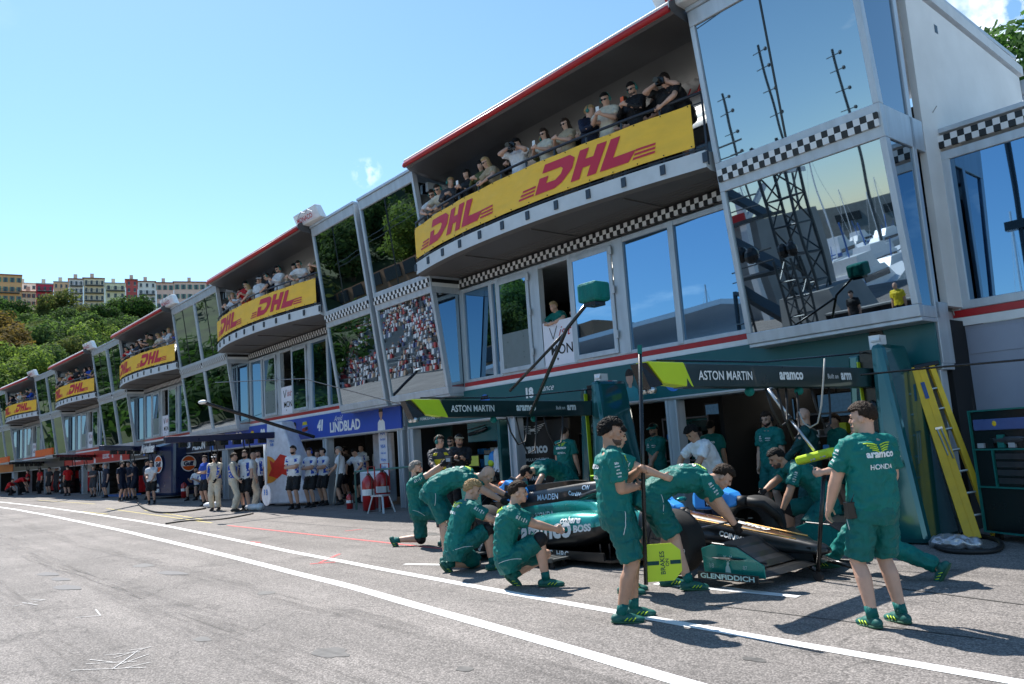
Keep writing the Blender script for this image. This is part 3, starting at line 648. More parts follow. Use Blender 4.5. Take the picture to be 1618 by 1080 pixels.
OIL = mat('oil_stain', (.10, .095, .09), .55, var=.25, nscale=12); mb = MB()
for k, (x_, y_, r_) in enumerate(((-1.6, 2.6, .10), (-2.1, 3.3, .06), (-6.2, 3.2, .12), (-9.5, 4.1, .09), (-3.4, 5.0, .05), (-1.2, 7.4, .14), (-2.4, 9.3, .2), (-14, 4.0, .15), (-.4, 4.4, .08), (-12.6, 8.6, .16), (-4.9, 3.6, .05), (-7.7, 2.7, .07))):
    n_ = 22; mb.add([(x_+r_*1.7*math.cos(a)*(1+.45*noise.noise((math.cos(a)*1.5, math.sin(a)*1.5, k))), y_+r_*math.sin(a)*(1+.45*noise.noise((math.cos(a)*1.5, math.sin(a)*1.5, k))), gz(x_+r_*1.7*math.cos(a))+.0032) for a in [2*math.pi*i/n_ for i in range(n_)]], [tuple(range(n_))])
tag(mb.build('oil_stain', OIL, fixn=False), kind='structure')
mb = MB()
for cx_, cy_, rx_, ry_ in ((75, 907, .35, .12), (105, 928, .4, .13), (270, 905, .45, .12), (95, 915, .3, .1)):
    p = G(cx_, cy_); mb.add([(p.x+rx_*math.cos(a)*(1+.2*math.sin(3*a)), p.y+ry_*math.sin(a)+rx_*.1*math.cos(a), gz(p.x)+.003) for a in [2*math.pi*i/20 for i in range(20)]], [tuple(range(20))])
tag(mb.build('tar_patch', mat('asphalt_patch', (0.17, 0.165, 0.165), 0.85, var=.15, nscale=30), fixn=False), kind='structure')

# ------------------------------------------------------------------ pit building
ALU = mat('grey_aluminium', (0.48, 0.53, 0.58), 0.42, metal=0.35, var=0.12, nscale=2.2, bump=0.05, bscale=8, stretch=(3, 3, .5))
ALUL = mat('light_aluminium', (0.50, 0.53, 0.56), 0.4, metal=0.3, var=0.07, nscale=3)
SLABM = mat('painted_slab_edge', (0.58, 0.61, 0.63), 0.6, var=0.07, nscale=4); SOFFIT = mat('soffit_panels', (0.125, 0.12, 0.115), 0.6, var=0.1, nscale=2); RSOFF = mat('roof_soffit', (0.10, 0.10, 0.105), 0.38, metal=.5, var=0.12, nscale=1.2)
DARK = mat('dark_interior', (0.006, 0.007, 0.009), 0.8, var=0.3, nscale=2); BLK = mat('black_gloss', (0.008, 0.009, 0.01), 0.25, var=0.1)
REDT = mat('red_trim', (0.42, 0.012, 0.016), 0.35, var=0.06); WTRIM = mat('white_trim', (0.75, 0.76, 0.77), 0.5, var=0.05); PLASTER = mat('white_render', (0.74, 0.745, 0.74), 0.85, var=0.07, nscale=1.2, bump=.12, bscale=60)
LIGHT = mat('lit_tube', (1.0, 0.95, 0.85), 0.5, var=0, emit=1.8); OPAQ = mat('grey_spandrel', (0.16, 0.2, 0.21), 0.3, var=.05)
def glassmat(name, c, bump=0.012):
    m = mat(name, c, 0.015, metal=1.0, var=0.0); t = m.node_tree; b = t.nodes['Principled BSDF']; b.inputs['Roughness'].default_value = 0.012
    tx = t.nodes.new('ShaderNodeTexCoord'); n = t.nodes.new('ShaderNodeTexNoise'); n.inputs['Scale'].default_value = 0.55; n.inputs['Detail'].default_value = 1.0; t.links.new(tx.outputs['Object'], n.inputs['Vector'])
    bp = t.nodes.new('ShaderNodeBump'); bp.inputs['Strength'].default_value = 1.0; bp.inputs['Distance'].default_value = bump; t.links.new(n.outputs[0], bp.inputs['Height']); t.links.new(bp.outputs[0], b.inputs['Normal'])
    return m
GLASS = glassmat('mirror_glass', (0.17, 0.31, 0.47), .004); GLASSB = glassmat('mirror_glass_bay', (0.29, 0.36, 0.42), .005)
def checker():
    m = bpy.data.materials.new('chequered_band'); m.use_nodes = True; t = m.node_tree; b = t.nodes['Principled BSDF']
    tx = t.nodes.new('ShaderNodeTexCoord'); mp_ = t.nodes.new('ShaderNodeMapping'); mp_.inputs['Scale'].default_value = (1/.0965, 0, 1/.0965); mp_.inputs['Location'].default_value = (.001, .5, -5.655/.0965)
    c = t.nodes.new('ShaderNodeTexChecker'); c.inputs['Scale'].default_value = 1; c.inputs['Color1'].default_value = (.72, .73, .74, 1); c.inputs['Color2'].default_value = (.008, .008, .009, 1)
    t.links.new(tx.outputs['Object'], mp_.inputs[0]); t.links.new(mp_.outputs[0], c.inputs[0]); t.links.new(c.outputs[0], b.inputs['Base Color']); b.inputs['Roughness'].default_value = .4
    return m
CHK = checker()
def lean(z): return -0.52-(z-3.05)*0.72/5.45          # bay front face leans out
def baybox(mb, x0, x1, z0, z1, yo0, yo1):
    """a bar in the leaning bay front plane; yo = offset in front (-) of the plane"""
    mb.hexa([(x0, lean(z0)+yo0, z0), (x1, lean(z0)+yo0, z0), (x1, lean(z0)+yo1, z0), (x0, lean(z0)+yo1, z0), (x0, lean(z1)+yo0, z1), (x1, lean(z1)+yo0, z1), (x1, lean(z1)+yo1, z1), (x0, lean(z1)+yo1, z1)])
BAYS = ((-2.74, 0.0), (-14.0, -11.24))
BAL = [(-2.80, -.95), (-4.2, -1.22), (-5.9, -1.45), (-7.2, -1.52), (-8.8, -1.50), (-10.2, -1.36), (-11.45, -1.10)]
def bow(x, off=0.0):
    for a, b_ in zip(BAL, BAL[1:]):
        if a[0] >= x >= b_[0]: t = (a[0]-x)/(a[0]-b_[0]); return a[1]*(1-t)+b_[1]*t+off
    return (BAL[0] if x > -5 else BAL[-1])[1]+off
def bowline(n=22, off=0.0, x0=-2.84, x1=-11.42):
    pts = [bow(x0+(x1-x0)*i/n) for i in range(n+1)]
    for _ in range(3): pts = [pts[0]]+[(pts[i-1]+pts[i]*2+pts[i+1])/4 for i in range(1, n)]+[pts[-1]]
    return [(x0+(x1-x0)*i/n, pts[i]+off) for i in range(n+1)]
BL = bowline()
def module_proto():
    root = thing('pit_building', 'x', 'pit building')
    # concrete-and-steel carcass
    mb = MB()
    for x in (-.16, -4.83, -9.5, -13.84): c_ = MB(); c_.box(x-.10, x+.10, -.02, .22, -.3, 2.27); c_.box(x-.13, x-.09, -.07, .02, -.3, 2.27); c_.box(x+.09, x+.13, -.07, .02, -.3, 2.27); c_.build('column', ALU, root, bevel=.008)
    mb.box(-14.0, 0, -.04, .35, 2.272, 2.36); mb.box(-14, 0, .0, .4, 2.362, 3.24); mb.box(-13.9, -.14, .4, 8.8, 3.02, 3.16)
    mb.box(-13.9, -.14, .35, 8.8, 5.62, 5.86)
    mb.build('frame', ALU, root, bevel=.008)
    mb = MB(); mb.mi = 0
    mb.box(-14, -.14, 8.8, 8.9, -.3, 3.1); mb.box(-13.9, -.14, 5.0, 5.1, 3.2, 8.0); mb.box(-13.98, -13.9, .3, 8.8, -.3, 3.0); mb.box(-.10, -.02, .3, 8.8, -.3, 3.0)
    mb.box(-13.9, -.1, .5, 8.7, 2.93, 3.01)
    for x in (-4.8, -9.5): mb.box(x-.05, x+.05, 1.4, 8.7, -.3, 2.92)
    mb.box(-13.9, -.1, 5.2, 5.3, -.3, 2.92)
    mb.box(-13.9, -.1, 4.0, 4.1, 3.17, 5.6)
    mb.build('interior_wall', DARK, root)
    mb = MB()
    for x in (-2.4, -7.1, -11.8):
        for y in (1.4, 2.6, 3.8): mb = MB(); mb.box(x-1.3, x+1.3, y, y+.09, 2.86, 2.9); mb.build('ceiling_light', LIGHT, root)
    for y in (1.6, 2.7): mb = MB(); mb.box(-8.6, -7.2, y, y+.15, 5.55, 5.59); mb.build('ceiling_light', LIGHT, root)
    mb = MB(); mb.box(-11.24, -2.74, -.035, 0, 3.155, 3.25); mb.build('red_stripe', REDT, root)
    mb = MB(); mb.box(-11.24, -2.74, -.035, 0, 3.06, 3.153); mb.build('white_stripe', WTRIM, root)
    # first-floor glazing
    zb, zt = 3.27, 5.60
    mb = MB(); mb.box(-11.24, -2.74, -.02, .10, zb-.02, zb+.06); mb.box(-11.24, -2.74, -.02, .10, zt-.10, zt)
    for a, b_ in ((-11.24, -11.1), (-10.07, -9.95), (-9.80, -9.70), (-8.57, -8.25), (-7.30, -7.20), (-6.0, -5.70), (-4.55, -4.42), (-2.92, -2.74)): mb.box(a, b_, -.035, .12, zb, zt)
    mb.build('window_frame', ALU, root, bevel=.01)
    for a, b_ in ((-11.1, -10.07), (-9.95, -9.80), (-5.70, -4.55), (-4.42, -2.92)):
        g = MB(); g.box(a, b_, .02, .04, zb+.05, zt-.09); g.build('window_pane', GLASS, root)
    for a, b_, op in ((-9.70, -8.57, True), (-7.20, -6.0, False)):
        f = MB(); z0, z1 = zb+.04, zt-.11
        f.box(a, a+.09, -.075, -.036, z0, z1); f.box(b_-.09, b_, -.075, -.036, z0, z1); f.box(a+.09, b_-.09, -.075, -.036, z0, z0+.1); f.box(a+.09, b_-.09, -.075, -.036, z1-.09, z1)
        d = f.build('window_leaf', ALU, root, bevel=.006)
        g = MB(); g.box(a+.09, b_-.09, -.06, -.05, (4.22 if op else z0+.1), z1-.09); g.build('pane', GLASS, d)
        if op: g = MB(); g.box(a+.09, b_-.09, -.062, -.048, z0+.1, 4.218); g.build('lower_panel', OPAQ, d)
        for zz in (3.6, 4.5, 5.3): g = MB(); g.box(b_-.02, b_+.05, -.10, -.076, zz, zz+.16); g.build('hinge', ALUL, d)
    # chequered band
    mb = MB(); mb.box(-11.24, -2.74, -.05, 0, 5.655, 5.848)
    for x0, x1 in BAYS: baybox(mb, x0+.04, x1-.04, 5.655, 5.848, -.06, -.022)
    mb.box(-11.245, -11.235, -.85, -.05, 5.655, 5.848); mb.box(-2.745, -2.735, -.85, -.05, 5.655, 5.848)
    mb.build('chequered_band', CHK, root)
    # bays
    for bi, (x0, x1) in enumerate(BAYS):
        f = MB()
        for a, b_ in ((3.0, 3.17), (5.50, 5.98), (8.27, 8.52)): baybox(f, x0, x1, a, b_, -.02, .12)
        for xa in (x0, x1-.09): baybox(f, xa, xa+.09, 3.17, 5.50, -.02, .12); baybox(f, xa, xa+.09, 5.98, 8.27, -.02, .12)
        f.hexa([(x0, -.50, 2.94), (x1, -.50, 2.94), (x1, .0, 2.94), (x0, .0, 2.94), (x0, -.50, 2.999), (x1, -.50, 2.999), (x1, .0, 2.999), (x0, .0, 2.999)])
        for xs in (x0, x1):                              # side returns: posts and rails
            s = .06 if xs == x0 else -.06
            lo, hi = sorted((xs, xs+s))
            f.box(lo, hi, -.02, .10, 3.0, 8.3) ; f.hexa([(lo, lean(5.5)+.12, 5.5), (hi, lean(5.5)+.12, 5.5), (hi, .4, 5.5), (lo, .4, 5.5), (lo, lean(5.98)+.12, 5.98), (hi, lean(5.98)+.12, 5.98), (hi, .4, 5.98), (lo, .4, 5.98)])
            f.hexa([(lo, lean(3.0)+.12, 3.0), (hi, lean(3.0)+.12, 3.0), (hi, -.02, 3.0), (lo, -.02, 3.0), (lo, lean(3.17)+.12, 3.17), (hi, lean(3.17)+.12, 3.17), (hi, -.02, 3.17), (lo, -.02, 3.17)])
        f.hexa([(x0, -1.30, 8.525), (x1, -1.30, 8.525), (x1, 5.1, 8.22), (x0, 5.1, 8.22), (x0, -1.30, 8.60), (x1, -1.30, 8.60), (x1, 5.1, 8.30), (x0, 5.1, 8.30)])
        bf = f.build('bay_frame', ALU, root, bevel=.01)
        for a, b_, nm in ((3.17, 5.50, 'lower_pane'), (5.98, 8.27, 'upper_pane')):
            g = MB(); baybox(g, x0+.09, x1-.09, a, b_, .02, .04); g.build(nm, GLASSB, bf)
        for xs in (x0, x1):
            s = .03 if xs == x0 else -.03
            lo, hi = sorted((xs+s, xs+s*1.7)); g = MB()
            for a, b_ in ((3.17, 5.5), (5.98, 8.27)): g.hexa([(lo, lean(a)+.12, a), (hi, lean(a)+.12, a), (hi, -.02, a), (lo, -.02, a), (lo, lean(b_)+.12, b_), (hi, lean(b_)+.12, b_), (hi, -.02, b_), (lo, -.02, b_)])
            g.build('side_pane', GLASSB, bf)
        g = MB(); xm = (x0+x1)/2-.1; baybox(g, xm, xm+.025, 5.98, 8.27, .005, .019); g.build('glazing_joint', BLK, bf)
    # end walls (rendered masonry) behind the bays
    for xs in (-13.96, -.10): mb = MB(); mb.hexa([(xs-.0, .42, 3.2), (xs+.10, .42, 3.2), (xs+.10, 5.1, 3.2), (xs, 5.1, 3.2), (xs, .42, 8.16), (xs+.10, .42, 8.16), (xs+.10, 5.1, 7.86), (xs, 5.1, 7.86)]); mb.build('end_wall', PLASTER, root)
    for xs in (-13.98, -.14): mb = MB(); mb.hexa([(xs-.02, -.6, 8.30), (xs+.18, -.6, 8.30), (xs+.18, 5.25, 7.92), (xs-.02, 5.25, 7.92), (xs-.02, -.6, 8.52), (xs+.18, -.6, 8.52), (xs+.18, 5.25, 8.10), (xs-.02, 5.25, 8.10)]); mb.build('coping', SLABM, root)
    # balcony
    sl = bowline(22, -.05); poly = [(x, y) for x, y in sl]+[(-11.16, 1.3), (-2.84, 1.3)]
    ring = [[V((x, y, z)) for x, y in poly] for z in (5.90, 6.24)]
    mb = MB(); n = len(poly)
    inner = [(x, y+.10) if i < 23 else (x, y) for i, (x, y) in enumerate(poly)]
    mb.loft([[V((x, y, 5.91)) for x, y in inner], [V((x, y, 5.95)) for x, y in poly], [V((x, y, 6.24)) for x, y in poly]])
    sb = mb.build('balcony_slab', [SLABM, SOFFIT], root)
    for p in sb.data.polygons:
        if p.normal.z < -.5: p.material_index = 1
    mb = MB()
    for x in (-4.6, -6.9, -9.2): mb.box(x-.02, x+.02, bow(x)+.15, -.06, 5.885, 5.912)
    for k in range(9): mb.box(-11.1, -2.9, -.18-.12*k, -.172-.12*k, 5.902, 5.909) if k < 4 else None
    mb.build('soffit_joint', SOFFIT, root)
    mb = MB(); mb.tube([(x, y, 7.25) for x, y in BL], .028, 8); mb.tube([(x, y, 6.30) for x, y in BL], .018, 6); mb.tube([(x, y, 7.08) for x, y in BL], .012, 6)
    for i in range(0, 23, 2): x, y = BL[i]; mb.tube([(x, y+.01, 6.0), (x, y+.01, 7.25)], .02, 6); mb.box(x-.05, x+.05, y-.075, y-.052, 6.03, 6.20)
    mb.build('railing', mat('dark_railing', (0.035, 0.045, 0.06), 0.35, metal=.4), root, smooth=False)
    # balcony back wall
    mb = MB(); mb.box(-11.2, -2.8, 1.0, 1.1, 7.62, 8.3); 
    for x in (-11.2, -9.9, -8.6, -7.2, -5.9, -4.6, -3.3, -2.86): mb.box(x, x+.08, .97, 1.08, 6.24, 7.62)
    mb.box(-7.3, -6.95, .93, 1.08, 6.24, 8.1)
    mb.hexa([(-11.2, -.9, 8.02), (-11.1, -.9, 8.02), (-11.1, 1.0, 8.02), (-11.2, 1.0, 8.02), (-11.2, -.9, 8.25), (-11.1, -.9, 8.25), (-11.1, 1.0, 8.25), (-11.2, 1.0, 8.25)])
    mb.build('balcony_back_frame', ALU, root)
    mb = MB(); mb.box(-11.2, -2.8, 1.03, 1.06, 6.24, 7.62); mb.build('balcony_glazing', mat('dark_glass', (0.05, 0.06, 0.065), 0.05, metal=.6, var=0), root)
    mb = MB(); mb.box(-9.8, -2.82, .90, .97, 7.86, 7.98); mb.box(-9.8, -2.82, .90, .97, 7.70, 7.74); mb.build('metal_strip', mat('metal_strip_glow', (1.0, 0.98, 0.92), 0.4, var=0, emit=1.1), root)  # polished metal strips, no lamps; the sunlight they reflect is put in as emission
    for x in (-5.0, -8.4):
        mb = MB(); mb.box(x-.12, x+.12, .55, .75, 8.0, 8.2); mb.tube([(x-.1, .6, 8.05), (x+.5, .5, 8.0)], .02, 6); mb.tube([(x+.5, .5, 8.0), (x+1.2, .62, 8.16)], .015, 6)
        for q in range(3): mb.tube([(x+.55+.22*q, .55, 8.02), (x+.66+.22*q, .55, 8.2)], .014, 6)
        mb.build('heater_bracket', REDT, root)
    # canopy roof with rounded nose
    prof = [(-1.55, 8.44), (-1.66, 8.52), (-1.66, 8.62), (-1.55, 8.70), (-.2, 8.74), (1.6, 8.62), (1.6, 8.34), (.3, 8.22), (-.8, 8.30)]
    rings = []
    for x, s in ((-2.78, 1), (-10.7, 1), (-10.95, .97), (-11.12, .9), (-11.2, .72)): rings.append([V((x, .0+(y)*s, 8.55+(z-8.55)*s)) for y, z in prof])
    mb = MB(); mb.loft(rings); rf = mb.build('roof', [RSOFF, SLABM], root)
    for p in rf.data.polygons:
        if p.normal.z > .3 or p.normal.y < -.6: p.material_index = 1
    mb = MB(); mb.tube([(-2.8, -1.665, 8.50), (-10.9, -1.665, 8.50), (-10.98, -1.63, 8.50)], .058, 10); mb.build('red_fascia', REDT, rf, smooth=True)
    mb = MB(); mb.tube([(-2.8, -1.64, 8.60), (-10.95, -1.64, 8.60)], .035, 6); mb.build('white_fascia', WTRIM, rf)
    # event plate on the roof's right end
    mb = MB(); mb.hexa([(-3.15, -1.5, 8.62), (-1.7, -1.42, 8.62), (-1.7, -1.2, 8.60), (-3.15, -1.2, 8.60), (-3.2, -1.62, 8.98), (-1.9, -1.5, 9.04), (-1.9, -1.3, 9.04), (-3.2, -1.3, 8.98)])
    pl = mb.build('roof_plate', WTRIM, root, bevel=.03)
    mb = MB(); put_text(mb, 'MONACO', (-2.45, -1.55, 8.74), (1, .06, 0), (0, -.3, 1), width=.9, off=.03, bold=.02); pl2 = mb.build('lettering', REDT, pl, fixn=False)
    mb = MB(); pts = [(-2.95, -1.59, 8.80), (-2.6, -1.62, 8.96), (-2.4, -1.59, 8.88), (-2.2, -1.6, 8.94), (-1.98, -1.55, 8.82)]; mb.tube(pts, .012, 6); mb.build('mountain_outline', ALU, pl)
    # visit poster in the open window
    mb = MB(); mb.box(-8.22, -6.75, -.028, -.02, 3.29, 4.25); ps = mb.build('poster', mat('poster_white', (0.78, 0.78, 0.86), 0.5, var=.02), root)
    mb = MB(); put_text(mb, 'MONACO', (-7.32, -.028, 3.62), (1, 0, 0), (0, 0, 1), width=1.35, off=.004, bold=.012)
    mb.add([(-7.80+dx, -.034, 3.42+dz) for dx, dz in ((0, .035), (.028, 0), (0, -.035), (-.028, 0))], [(0, 1, 2, 3)])
    mb.bar((-8.0, -.034, 4.12), (-7.9, -.034, 3.86), .004, .022, up=(0, 1, 0)); mb.bar((-7.9, -.034, 3.86), (-7.76, -.034, 4.14), .004, .022, up=(0, 1, 0)); mb.build('lettering', BLK, ps, fixn=False)
    mb = MB(); put_text(mb, 'isit', (-7.52, -.028, 4.0), (1, .0, 0), (0, 0, 1), width=.42, off=.005, shear=.5); mb.build('lettering', REDT, ps, fixn=False)
    return root
proto = module_proto()
MODS = [(-4.43, 11.80, -1.27), (-18.62, 12.10, -1.8), (-32.62, 12.53, -.5), (-46.4, 12.62, 1.2), (-60.2, 12.3, 3.2), (-74.0, 11.5, 5.2), (-87.8, 10.2, 7.0)]
MLAB = ['green fronted garage with chequered band, curved balcony and mirror bays, nearest pit building', 'blue fronted garage block with curved balcony, second from the right', 'black fronted garage block with curved balcony above the dark blue pillar, third from the right',
        'red fronted garage block with curved balcony, fourth from the right', 'orange and dark fronted garage block, fifth from the right', 'small far dark grey garage block, sixth from the right', 'farthest garage block at the left edge of the photo']
mods = []
for i, (x, y, r) in enumerate(MODS):
    o = proto if i == 0 else copy_tree(proto)
    o.location = (x, y, 0.0); o.rotation_euler.z = R(r); tag(o, MLAB[i], 'pit building', 'pit buildings along the lane'); mods.append(o)
def ML(i): x, y, r = MODS[i]; return Matrix.Translation((x, y, 0)) @ Matrix.Rotation(R(r), 4, 'Z')
def mw(i, p): return ML(i) @ V(p)

# team sign bands, one per garage front
PANC = [mat('sign_green', (0.004, 0.10, 0.112), .35, var=.04), mat('sign_blue', (0.010, 0.065, 0.43), .4, var=.04), mat('sign_black', (0.02, 0.02, 0.032), .4, var=.04), mat('sign_red', (0.52, 0.012, 0.015), .4, var=.04), mat('sign_graphite', (0.06, 0.05, 0.055), .4), mat('sign_orange', (0.5, .12, .01), .4), mat('sign_grey', (0.1, .1, .12), .4)]
def portrait(pr, root, x, z0, z1, suit, skin, hairc, y=-.085):
    """flat driver cut-out printed on the sign"""
    h = z1-z0; w = h*.62
    def poly(nm, pts, m, dy): mb = MB(); mb.ext([(x+px_*w, y-dy, z0+pz*h) for px_, pz in pts], (0, .003, 0)); mb.build(nm, m, pr)
    poly('printed_torso', [(-.5, 0), (.5, 0), (.46, .34), (.2, .46), (-.2, .46), (-.46, .34)], suit, .006)
    poly('printed_face', [(.24*math.cos(a), .72+.22*math.sin(a)) for a in [2*math.pi*q/16 for q in range(16)]]+[], skin, .010)
    poly('printed_hair', [(.27*math.cos(a), .78+.22*math.sin(a)) for a in [math.pi*q/12 for q in range(13)]], hairc, .014)
    poly('printed_neck', [(-.1, .42), (.1, .42), (.12, .58), (-.12, .58)], skin, .008)
def helmet_print(pr, x, z0, z1, cols, y=-.085):
    h = z1-z0; w = h*.9
    def poly(pts, m, dy): mb = MB(); mb.ext([(x+a*w, y-dy, z0+b_*h) for a, b_ in pts], (0, .003, 0)); mb.build('printed_helmet', m, pr)
    poly([(.5*math.cos(a), .5+.5*math.sin(a)) for a in [2*math.pi*q/20 for q in range(20)]], cols[0], .006); poly([(-.5, .5), (.45, .62), (.48, .36), (-.42, .26)], cols[1], .010); poly([(-.3, .92), (.3, .92), (.42, .72), (-.42, .72)], cols[2], .010); poly([(.1, .55), (.47, .6), (.46, .42), (.1, .38)], BLK, .013)
TEALP = mat('print_teal', (.01, .25, .3), .5, var=.1); SKINP = mat('print_skin', (.45, .27, .2), .5); LIMEP = mat('print_lime', (.45, .65, .03), .5); BLUEP = mat('print_blue', (.03, .18, .6), .5)
def wings(mb, o, w_, h_, y=None):
    """outline winged badge"""
    ox, oy, oz = o
    for s in (-1, 1):
        for k in range(5):
            a = (.05+.02*k, -.10*k); mb.bar((ox+s*w_*.08, oy, oz+h_*(.32-.16*k)), (ox+s*w_*(.5-.07*k), oy, oz+h_*(.5-.17*k)), .003, h_*.05, up=(0, 1, 0)) if False else mb.tube([(ox+s*w_*.07, oy, oz+h_*(.3-.15*k)), (ox+s*w_*(.3-.03*k), oy, oz+h_*(.38-.16*k)), (ox+s*w_*(.5-.075*k), oy, oz+h_*(.5-.18*k))], h_*.03, 5)
    mb.box(ox-w_*.09, ox+w_*.09, oy-.004, oy+.004, oz-.1*h_, oz+.12*h_)
for i in range(7):
    root = mods[i]; mb = MB(); mb.box(-13.9, -.02, -.085, -.045, 2.33, 3.05)
    p = mb.build('sign_band', PANC[i], root)
    mb = MB(); mb.box(-13.9, -.02, -.095, -.04, 2.30, 2.328); mb.build('sign_edge', ALUL, p)
    T = MB(); Y_ = -.085; rr, uu = (1, 0, 0), (0, 0, 1)
    if i == 0:
        wings(T, (-12.9, Y_-.008, 2.78), .75, .3); put_text(T, 'FORMULA ONE  TEAM', (-12.75, Y_, 2.50), rr, uu, width=1.0, bold=.01); put_text(T, 'aramco', (-11.95, Y_, 2.78), rr, uu, width=.72, bold=.03)
        put_text(T, '18', (-8.75, Y_, 2.78), rr, uu, height=.24, bold=.06); put_text(T, 'lance', (-8.15, Y_, 2.84), rr, uu, width=.42, shear=.5)
        put_text(T, '14', (-3.6, Y_, 2.52), rr, uu, height=.2, bold=.06); put_text(T, 'fernando', (-3.0, Y_, 2.52), rr, uu, width=.55, shear=.5)
        portrait(p, root, -5.75, 2.33, 2.96, TEALP, SKINP, BLK); portrait(p, root, -.85, 2.33, 3.0, TEALP, SKINP, BLK); helmet_print(p, -10.4, 2.45, 2.9, (BLUEP, LIMEP, BLK)); helmet_print(p, -4.7, 2.42, 2.9, (BLUEP, LIMEP, REDT))
    if i == 1:
        put_text(T, 'LINDBLAD', (-3.35, Y_, 2.60), rr, uu, width=2.0, bold=.035); put_text(T, 'Arvid', (-3.75, Y_, 2.86), rr, uu, width=.6, shear=.5); put_text(T, '41', (-5.05, Y_, 2.72), rr, uu, height=.36, bold=.08, shear=.2)
        put_text(T, 'LAWSON', (-8.4, Y_, 2.60), rr, uu, width=1.7, bold=.035); put_text(T, 'Liam', (-8.8, Y_, 2.86), rr, uu, width=.5, shear=.5); put_text(T, '30', (-9.9, Y_, 2.72), rr, uu, height=.36, bold=.08, shear=.2)
        put_text(T, 'VISA', (-12.9, Y_, 2.68), rr, uu, width=.6, bold=.04, shear=.3); put_text(T, 'RB', (-12.3, Y_, 2.68), rr, uu, height=.45, bold=.05)
        portrait(p, root, -1.1, 2.33, 3.0, WTRIM, SKINP, BLK); portrait(p, root, -7.0, 2.33, 2.95, WTRIM, SKINP, BLK); helmet_print(p, -6.2, 2.42, 2.95, (BLUEP, REDT, YELC)); helmet_print(p, -10.9, 2.42, 2.9, (REDT, WTRIM, YELC))
    if i == 2:
        put_text(T, 'ALBON', (-3.0, Y_, 2.60), rr, uu, width=1.6, bold=.035); put_text(T, '23', (-4.3, Y_, 2.72), rr, uu, height=.36, bold=.06); put_text(T, 'SAINZ', (-8.5, Y_, 2.60), rr, uu, width=1.5, bold=.035); put_text(T, '55', (-9.8, Y_, 2.72), rr, uu, height=.36, bold=.06); put_text(T, 'Williams', (-12.6, Y_, 2.66), rr, uu, width=1.6, bold=.02)
        portrait(p, root, -1.4, 2.33, 3.0, BLUEP, SKINP, BLK); portrait(p, root, -7.0, 2.33, 2.95, WTRIM, SKINP, BLK); helmet_print(p, -5.6, 2.42, 2.95, (WTRIM, BLUEP, BLUEP)); helmet_print(p, -11.1, 2.42, 2.9, (BLUEP, REDT, YELC))
    if i == 3:
        for xx, s in ((-2.6, '16'), (-3.9, 'LECLERC'), (-8.6, '44'), (-10.2, 'HAMILTON')): put_text(T, s, (xx-.4, Y_, 2.66), rr, uu, height=.26, bold=.03)
        portrait(p, root, -1.4, 2.33, 3.0, WTRIM, SKINP, BLK); portrait(p, root, -6.6, 2.33, 2.95, WTRIM, SKINP, BLK)
    if T.v: T.build('lettering', PRINT_W, p, fixn=False)

# yellow courier banners hung on the balcony railings
BANY = mat('banner_yellow', (0.92, 0.53, 0.04), 0.55, var=0.06, nscale=2.5, bump=.5, bscale=2.2, bdist=.05, stretch=(1, 1, 2.2)); DHLR = mat('banner_red', (0.55, 0.012, 0.045), 0.5, var=0.02)
DL = [[(.05, 1.0), (1.25, 1.0), (1.55, .84), (1.58, .5), (1.25, .12), (.95, 0), (-.02, 0), (-.02, .55), (.42, .55), (.42, .30), (.86, .30), (1.06, .45), (1.08, .62), (.95, .70), (.05, .70)],
      [(1.72, 1.0), (2.12, 1.0), (2.12, .64), (2.46, .64), (2.46, 1.0), (2.86, 1.0), (2.86, 0), (2.46, 0), (2.46, .36), (2.12, .36), (2.12, 0), (1.72, 0)],
      [(3.02, 1.0), (3.42, 1.0), (3.42, .34), (4.35, .34), (4.2, .0), (3.02, .0)]]
def dhl(mb, fn, u0, v0, h):
    for pl in DL: poly_wrap(mb, [(u0+h*(x+.55*y), v0+h*y) for x, y in pl], fn, .3)
    for k in range(3):
        y = .02+.13*k
        poly_wrap(mb, [(u0+h*(a+.55*y_), v0+h*y_) for a, y_ in ((-.95+.05*k, y), (-.12, y), (-.12, y+.07), (-.95+.05*k, y+.07))], fn, .3)
        poly_wrap(mb, [(u0+h*(a+.55*y_), v0+h*y_) for a, y_ in ((4.35, y), (5.2-.05*k, y), (5.2-.05*k, y+.07), (4.35, y+.07))], fn, .3)
